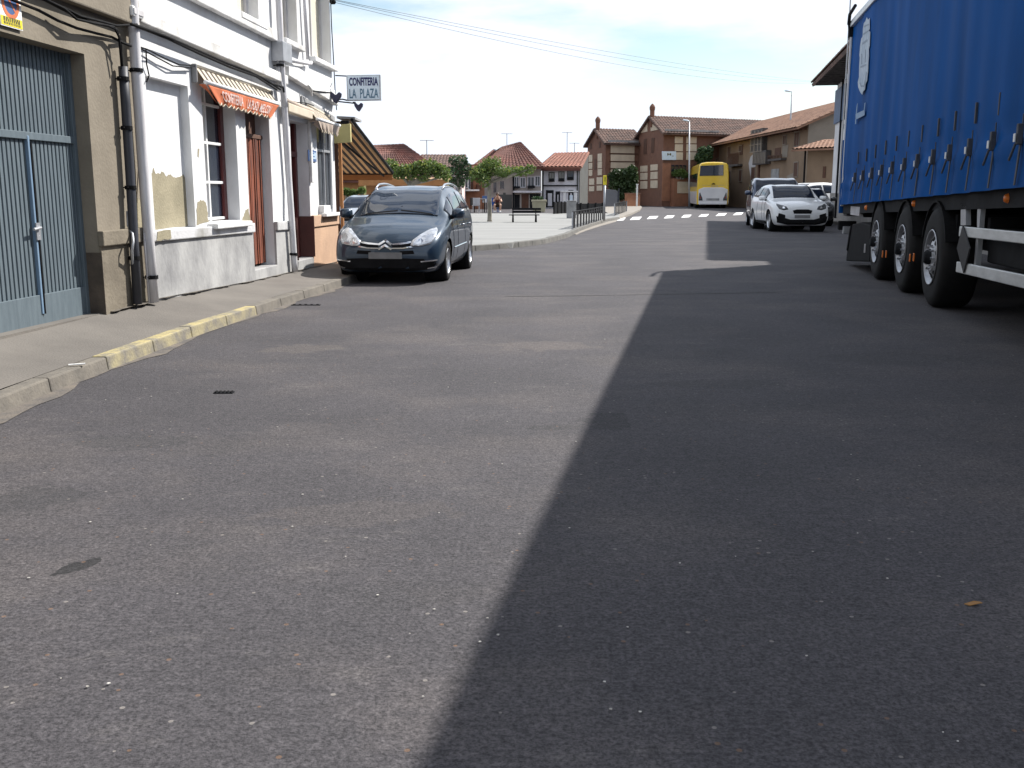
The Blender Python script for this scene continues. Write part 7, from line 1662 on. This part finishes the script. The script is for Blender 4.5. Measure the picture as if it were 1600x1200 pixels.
# bus-stop style yellow sign
p = gp(944, 345, .12); y = p.y; t = thing('stop_sign_post', 'narrow yellow sign plate on a grey pole at the railing end', 'sign', p)
zt = at(944, 274, y).z; z0_ = at(944, 289, y).z
mb = MB(); mb.tube([p, Vector((p.x, y, z0_))], .045, 10); mb.build('pole', 'grey_metal', t, smooth=True)
mb = MB(); x0, x1 = at(942.5, 280, y).x, at(947.8, 280, y).x; mb.box(((x0 + x1) / 2, y, (zt + z0_) / 2), (x1 - x0, .06, zt - z0_)); pl_ = mb.build('plate', 'sign_yellow', t, bevel=.01)
mb = MB(); mb.box(((x0 + x1) / 2, y - .034, (zt * .55 + z0_ * .45)), (.03, .008, .14)); mb.box(((x0 + x1) / 2, y - .034, (zt * .75 + z0_ * .25)), (.05, .008, .03)); mb.build('mark', 'ink_dark', pl_)
# street lamps
def lamp(label, base, top, uvh, y, group):
    t = thing('street_lamp', label, 'street lamp', base, group)
    mb = MB(); mb.tube([base, base.lerp(top, .3), top], [.085, .065, .05], 10); mb.build('pole', 'grey_metal', t, smooth=True)
    h0, h1 = at(*uvh[0], y), at(*uvh[1], y); mb = MB(); mb.tube([top, h1], .035, 6)
    d = h0 - h1; k = max(.07, d.length * .09)
    mb.tube([h1, h1 + d * .3, h1 + d * .8, h0], [k * .6, k, k * 1.1, k * .5], 8); mb.build('lamp_head', 'sign_face', t, smooth=True)
y = 86.0; bs = Vector((at(1077, 325, y).x, y, 0)); lamp('street lamp standing left of the yellow coach', bs, at(1077, 190, y), ((1067, 187.5), (1077, 189)), y, 'street lamps')
y = 79.0; tp = at(1237.5, 145, y); lamp('street lamp rising over the roof of the adobe house', Vector((tp.x, y, 4.9)), tp, ((1226, 141.5), (1237, 143)), y, 'street lamps')
# cafe furniture and people at the far side of the plaza
y = 66.0
def sit(u, v): return at(u, v, y)
k = y / FPX
t = thing('cafe_table', 'grey cafe table with chair left of the tree trunk on the plaza', 'table', Vector((sit(749, 328).x, y, .0)))
x = sit(749, 320).x; mb = MB(); mb.box((x, y, .86), (.75, .7, .04)); mb.build('tabletop', 'plinth_grey', t, bevel=.01)
for dx, dy in ((-.33, -.3), (.33, -.3), (.33, .3), (-.33, .3)): mb = MB(); mb.tube([(x + dx, y + dy, 0), (x + dx, y + dy, .85)], .03, 6); mb.build('leg', 'dark_metal', t)
def chair(label, x, y, mat, ang, group):
    t = thing('chair', label, 'chair', (x, y, 0), group, ang)
    mb = MB(); mb.box((0, 0, .45), (.46, .46, .04)); mb.build('seat', mat, t, bevel=.01, local=True)
    mb = MB(); mb.box((0, .22, .70), (.46, .04, .46)); mb.build('backrest', mat, t, bevel=.01, local=True)
    for dx in (-.2, .2):
        for dy in (-.2, .2): mb = MB(); mb.tube([(dx, dy, 0), (dx, dy, .44)], .02, 6); mb.build('leg', mat, t, local=True)
chair('blue plastic chair under the seated person', sit(773, 325).x, y + .1, 'blue_plastic', R(10), 'cafe chairs')
chair('dark chair beside the cafe table near the trunk', sit(742, 325).x, y + .3, 'dark_metal', R(60), 'cafe chairs')
chair('pale grey chair in front of the cafe table', sit(747, 325).x - .1, y - 1.0, 'jamb', R(190), 'cafe chairs')
t = thing('menu_board', 'small blue and white board on a stand left of the tree trunk', 'sign', Vector((sit(758, 328).x, y, 0)))
mb = MB(); a = sit(753.5, 316), sit(761, 306); mb.box(((a[0].x + a[1].x) / 2, y, (a[0].z + a[1].z) / 2), (a[1].x - a[0].x, .05, a[1].z - a[0].z)); mb.build('board', 'sign_blue', t, bevel=.01)
mb = MB(); mb.box(((a[0].x + a[1].x) / 2, y - .03, a[0].z + .1), ((a[1].x - a[0].x) * .85, .02, .24)); mb.build('panel', 'white_paint', t)
for dx in (-.12, .12): mb = MB(); mb.tube([((a[0].x + a[1].x) / 2 + dx, y, 0), ((a[0].x + a[1].x) / 2 + dx, y, a[0].z)], .02, 6); mb.build('leg', 'dark_metal', t)
def skin(name, mat, verts, edges, radii, root, lvl=2):
    me = bpy.data.meshes.new(name); me.from_pydata([tuple(v) for v in verts], edges, []); o = bpy.data.objects.new(name, me); COL.objects.link(o)
    o.modifiers.new('skin', 'SKIN')
    sv = me.skin_vertices[0].data
    for i, r_ in enumerate(radii): sv[i].radius = (r_, r_); sv[i].use_root = (i == 0)
    s_ = o.modifiers.new('sub', 'SUBSURF'); s_.levels = lvl; s_.render_levels = lvl
    dg = bpy.context.evaluated_depsgraph_get(); m2 = bpy.data.meshes.new_from_object(o.evaluated_get(dg)); bpy.data.objects.remove(o)
    m2.materials.clear(); m2.materials.append(M[mat])
    for p in m2.polygons: p.use_smooth = True
    o = bpy.data.objects.new(name, m2); COL.objects.link(o); o.parent = root; return o
# seated person, elbows on knees, hands at the face (faces the camera, -y)
px_ = sit(777.5, 328).x; t = thing('person', 'person in dark red top and shorts sitting bent forward hands at face', 'person', (px_, y - .15, 0))
V = [(0, .12, .50), (0, .08, .72), (0, -.02, .92), (0, -.10, 1.00), (0, -.17, 1.10), (0, -.20, 1.17)]; E = [(0, 1), (1, 2), (2, 3), (3, 4), (4, 5)]; Rr = [.15, .145, .155, .075, .085, .075]
for sg in (1, -1):
    i = len(V); V += [(sg * .17, -.02, .93), (sg * .25, -.22, .74), (sg * .26, -.33, .68), (sg * .13, -.33, .87), (sg * .05, -.32, .98)]; E += [(2, i), (i, i + 1), (i + 1, i + 2), (i + 2, i + 3), (i + 3, i + 4)]; Rr += [.06, .05, .045, .037, .032]
    i = len(V); V += [(sg * .11, .05, .48), (sg * .19, -.36, .50), (sg * .18, -.38, .28), (sg * .17, -.36, .08), (sg * .18, -.50, .045)]; E += [(0, i), (i, i + 1), (i + 1, i + 2), (i + 2, i + 3), (i + 3, i + 4)]; Rr += [.095, .07, .058, .042, .04]
    for f in range(5):
        j = len(V); b_ = Vector((sg * .05, -.32, .98)); o_ = Vector((sg * (-.02 + .013 * f) if f < 4 else sg * .045, -.01, .0)); V += [b_ + o_ + Vector((0, 0, .04)), b_ + o_ + Vector((0, .02, .075 - (.03 if f == 4 else 0)))]; E += [(i - 1, j), (j, j + 1)]; Rr += [.009, .008]
skin('body', 'skin', V, E, Rr, t)
V = [(0, .12, .52), (0, .08, .72), (0, -.02, .92), (0, -.07, .965)]; E = [(0, 1), (1, 2), (2, 3)]; Rr = [.17, .165, .17, .10]
for sg in (1, -1): i = len(V); V += [(sg * .17, -.02, .93), (sg * .22, -.13, .82)]; E += [(2, i), (i, i + 1)]; Rr += [.075, .068]
skin('shirt', 'cloth_maroon', V, E, Rr, t)
V = [(0, .12, .50), (.11, .05, .49), (.18, -.26, .50), (-.11, .05, .49), (-.18, -.26, .50)]; skin('shorts', 'cloth_dark', V, [(0, 1), (1, 2), (0, 3), (3, 4)], [.165, .115, .095, .115, .095], t)
mb = MB(); 
for sg in (1, -1): mb.box((sg * .175, -.44, .05), (.10, .27, .09)); mb.box((sg * .175, -.36, .10), (.09, .10, .08))
mb.build('shoes', 'white_paint', t, bevel=.03, local=True, seg=3)
mb = MB(); mb.lathe([(.001, .12), (.06, .10), (.095, .05), (.10, 0), (.092, -.05), (.06, -.07)], (0, -.165, 1.155), (0, .35, 1), 14); mb.build('hair', 'hair_brown', t, smooth=True, local=True)
mb = MB(); mb.tube([(0, -.265, 1.135), (0, -.295, 1.115)], [.01, .016], 6)
for sg in (1, -1): mb.lathe([(.001, .008), (.012, .004), (.014, 0)], (sg * .032, -.27, 1.145), (0, -1, 0), 8); mb.lathe([(.001, .012), (.02, .006), (.022, 0)], (sg * .085, -.19, 1.12), (sg, 0, 0), 8)
mb.tube([(-.022, -.272, 1.085), (.022, -.272, 1.085)], .006, 5); mb.build('face', 'skin', t, local=True)
# ================================================================== OVERHEAD WIRES
P0 = FA.P(520, 3, .05); P1 = EAVE_R
def wire(label, a, b, sag, r=.004):
    mb = MB(); mb.tube([a.lerp(b, i / 24) - Vector((0, 0, sag * 4 * (i / 24) * (1 - i / 24))) for i in range(25)], r, 5)
    return single(mb, 'overhead_wire', 'wire_grey', label, 'cable', 'wires strung across the street', smooth=True)
M['wire'] = M['dark_metal']
m1 = at(870, 92, 28)
wire('overhead wire from the white house corner to the far eave, the lowest strand', P0, P1, .42)
Pm = P0.lerp(P1, .0)
wire('overhead wire above the lowest strand from corner to far eave', P0 + Vector((0, 0, .03)), P1 + Vector((0, 0, .05)), .27)
wire('overhead wire topmost of the three strands across the street', P0 + Vector((0, .05, .05)), P1 + Vector((0, 0, .08)), .16)
mb = MB(); q = P0; mb.tube([q + Vector((-.2, 0, .05)), q + Vector((.02, 0, 0))], .02, 6); mb.lathe([(.02, -.05), (.04, -.03), (.04, .03), (.02, .05)], q, (1, 0, 0), 10); single(mb, 'wire_insulator', 'black_plastic', 'black insulator holding the street wires at the white house corner', 'insulator')
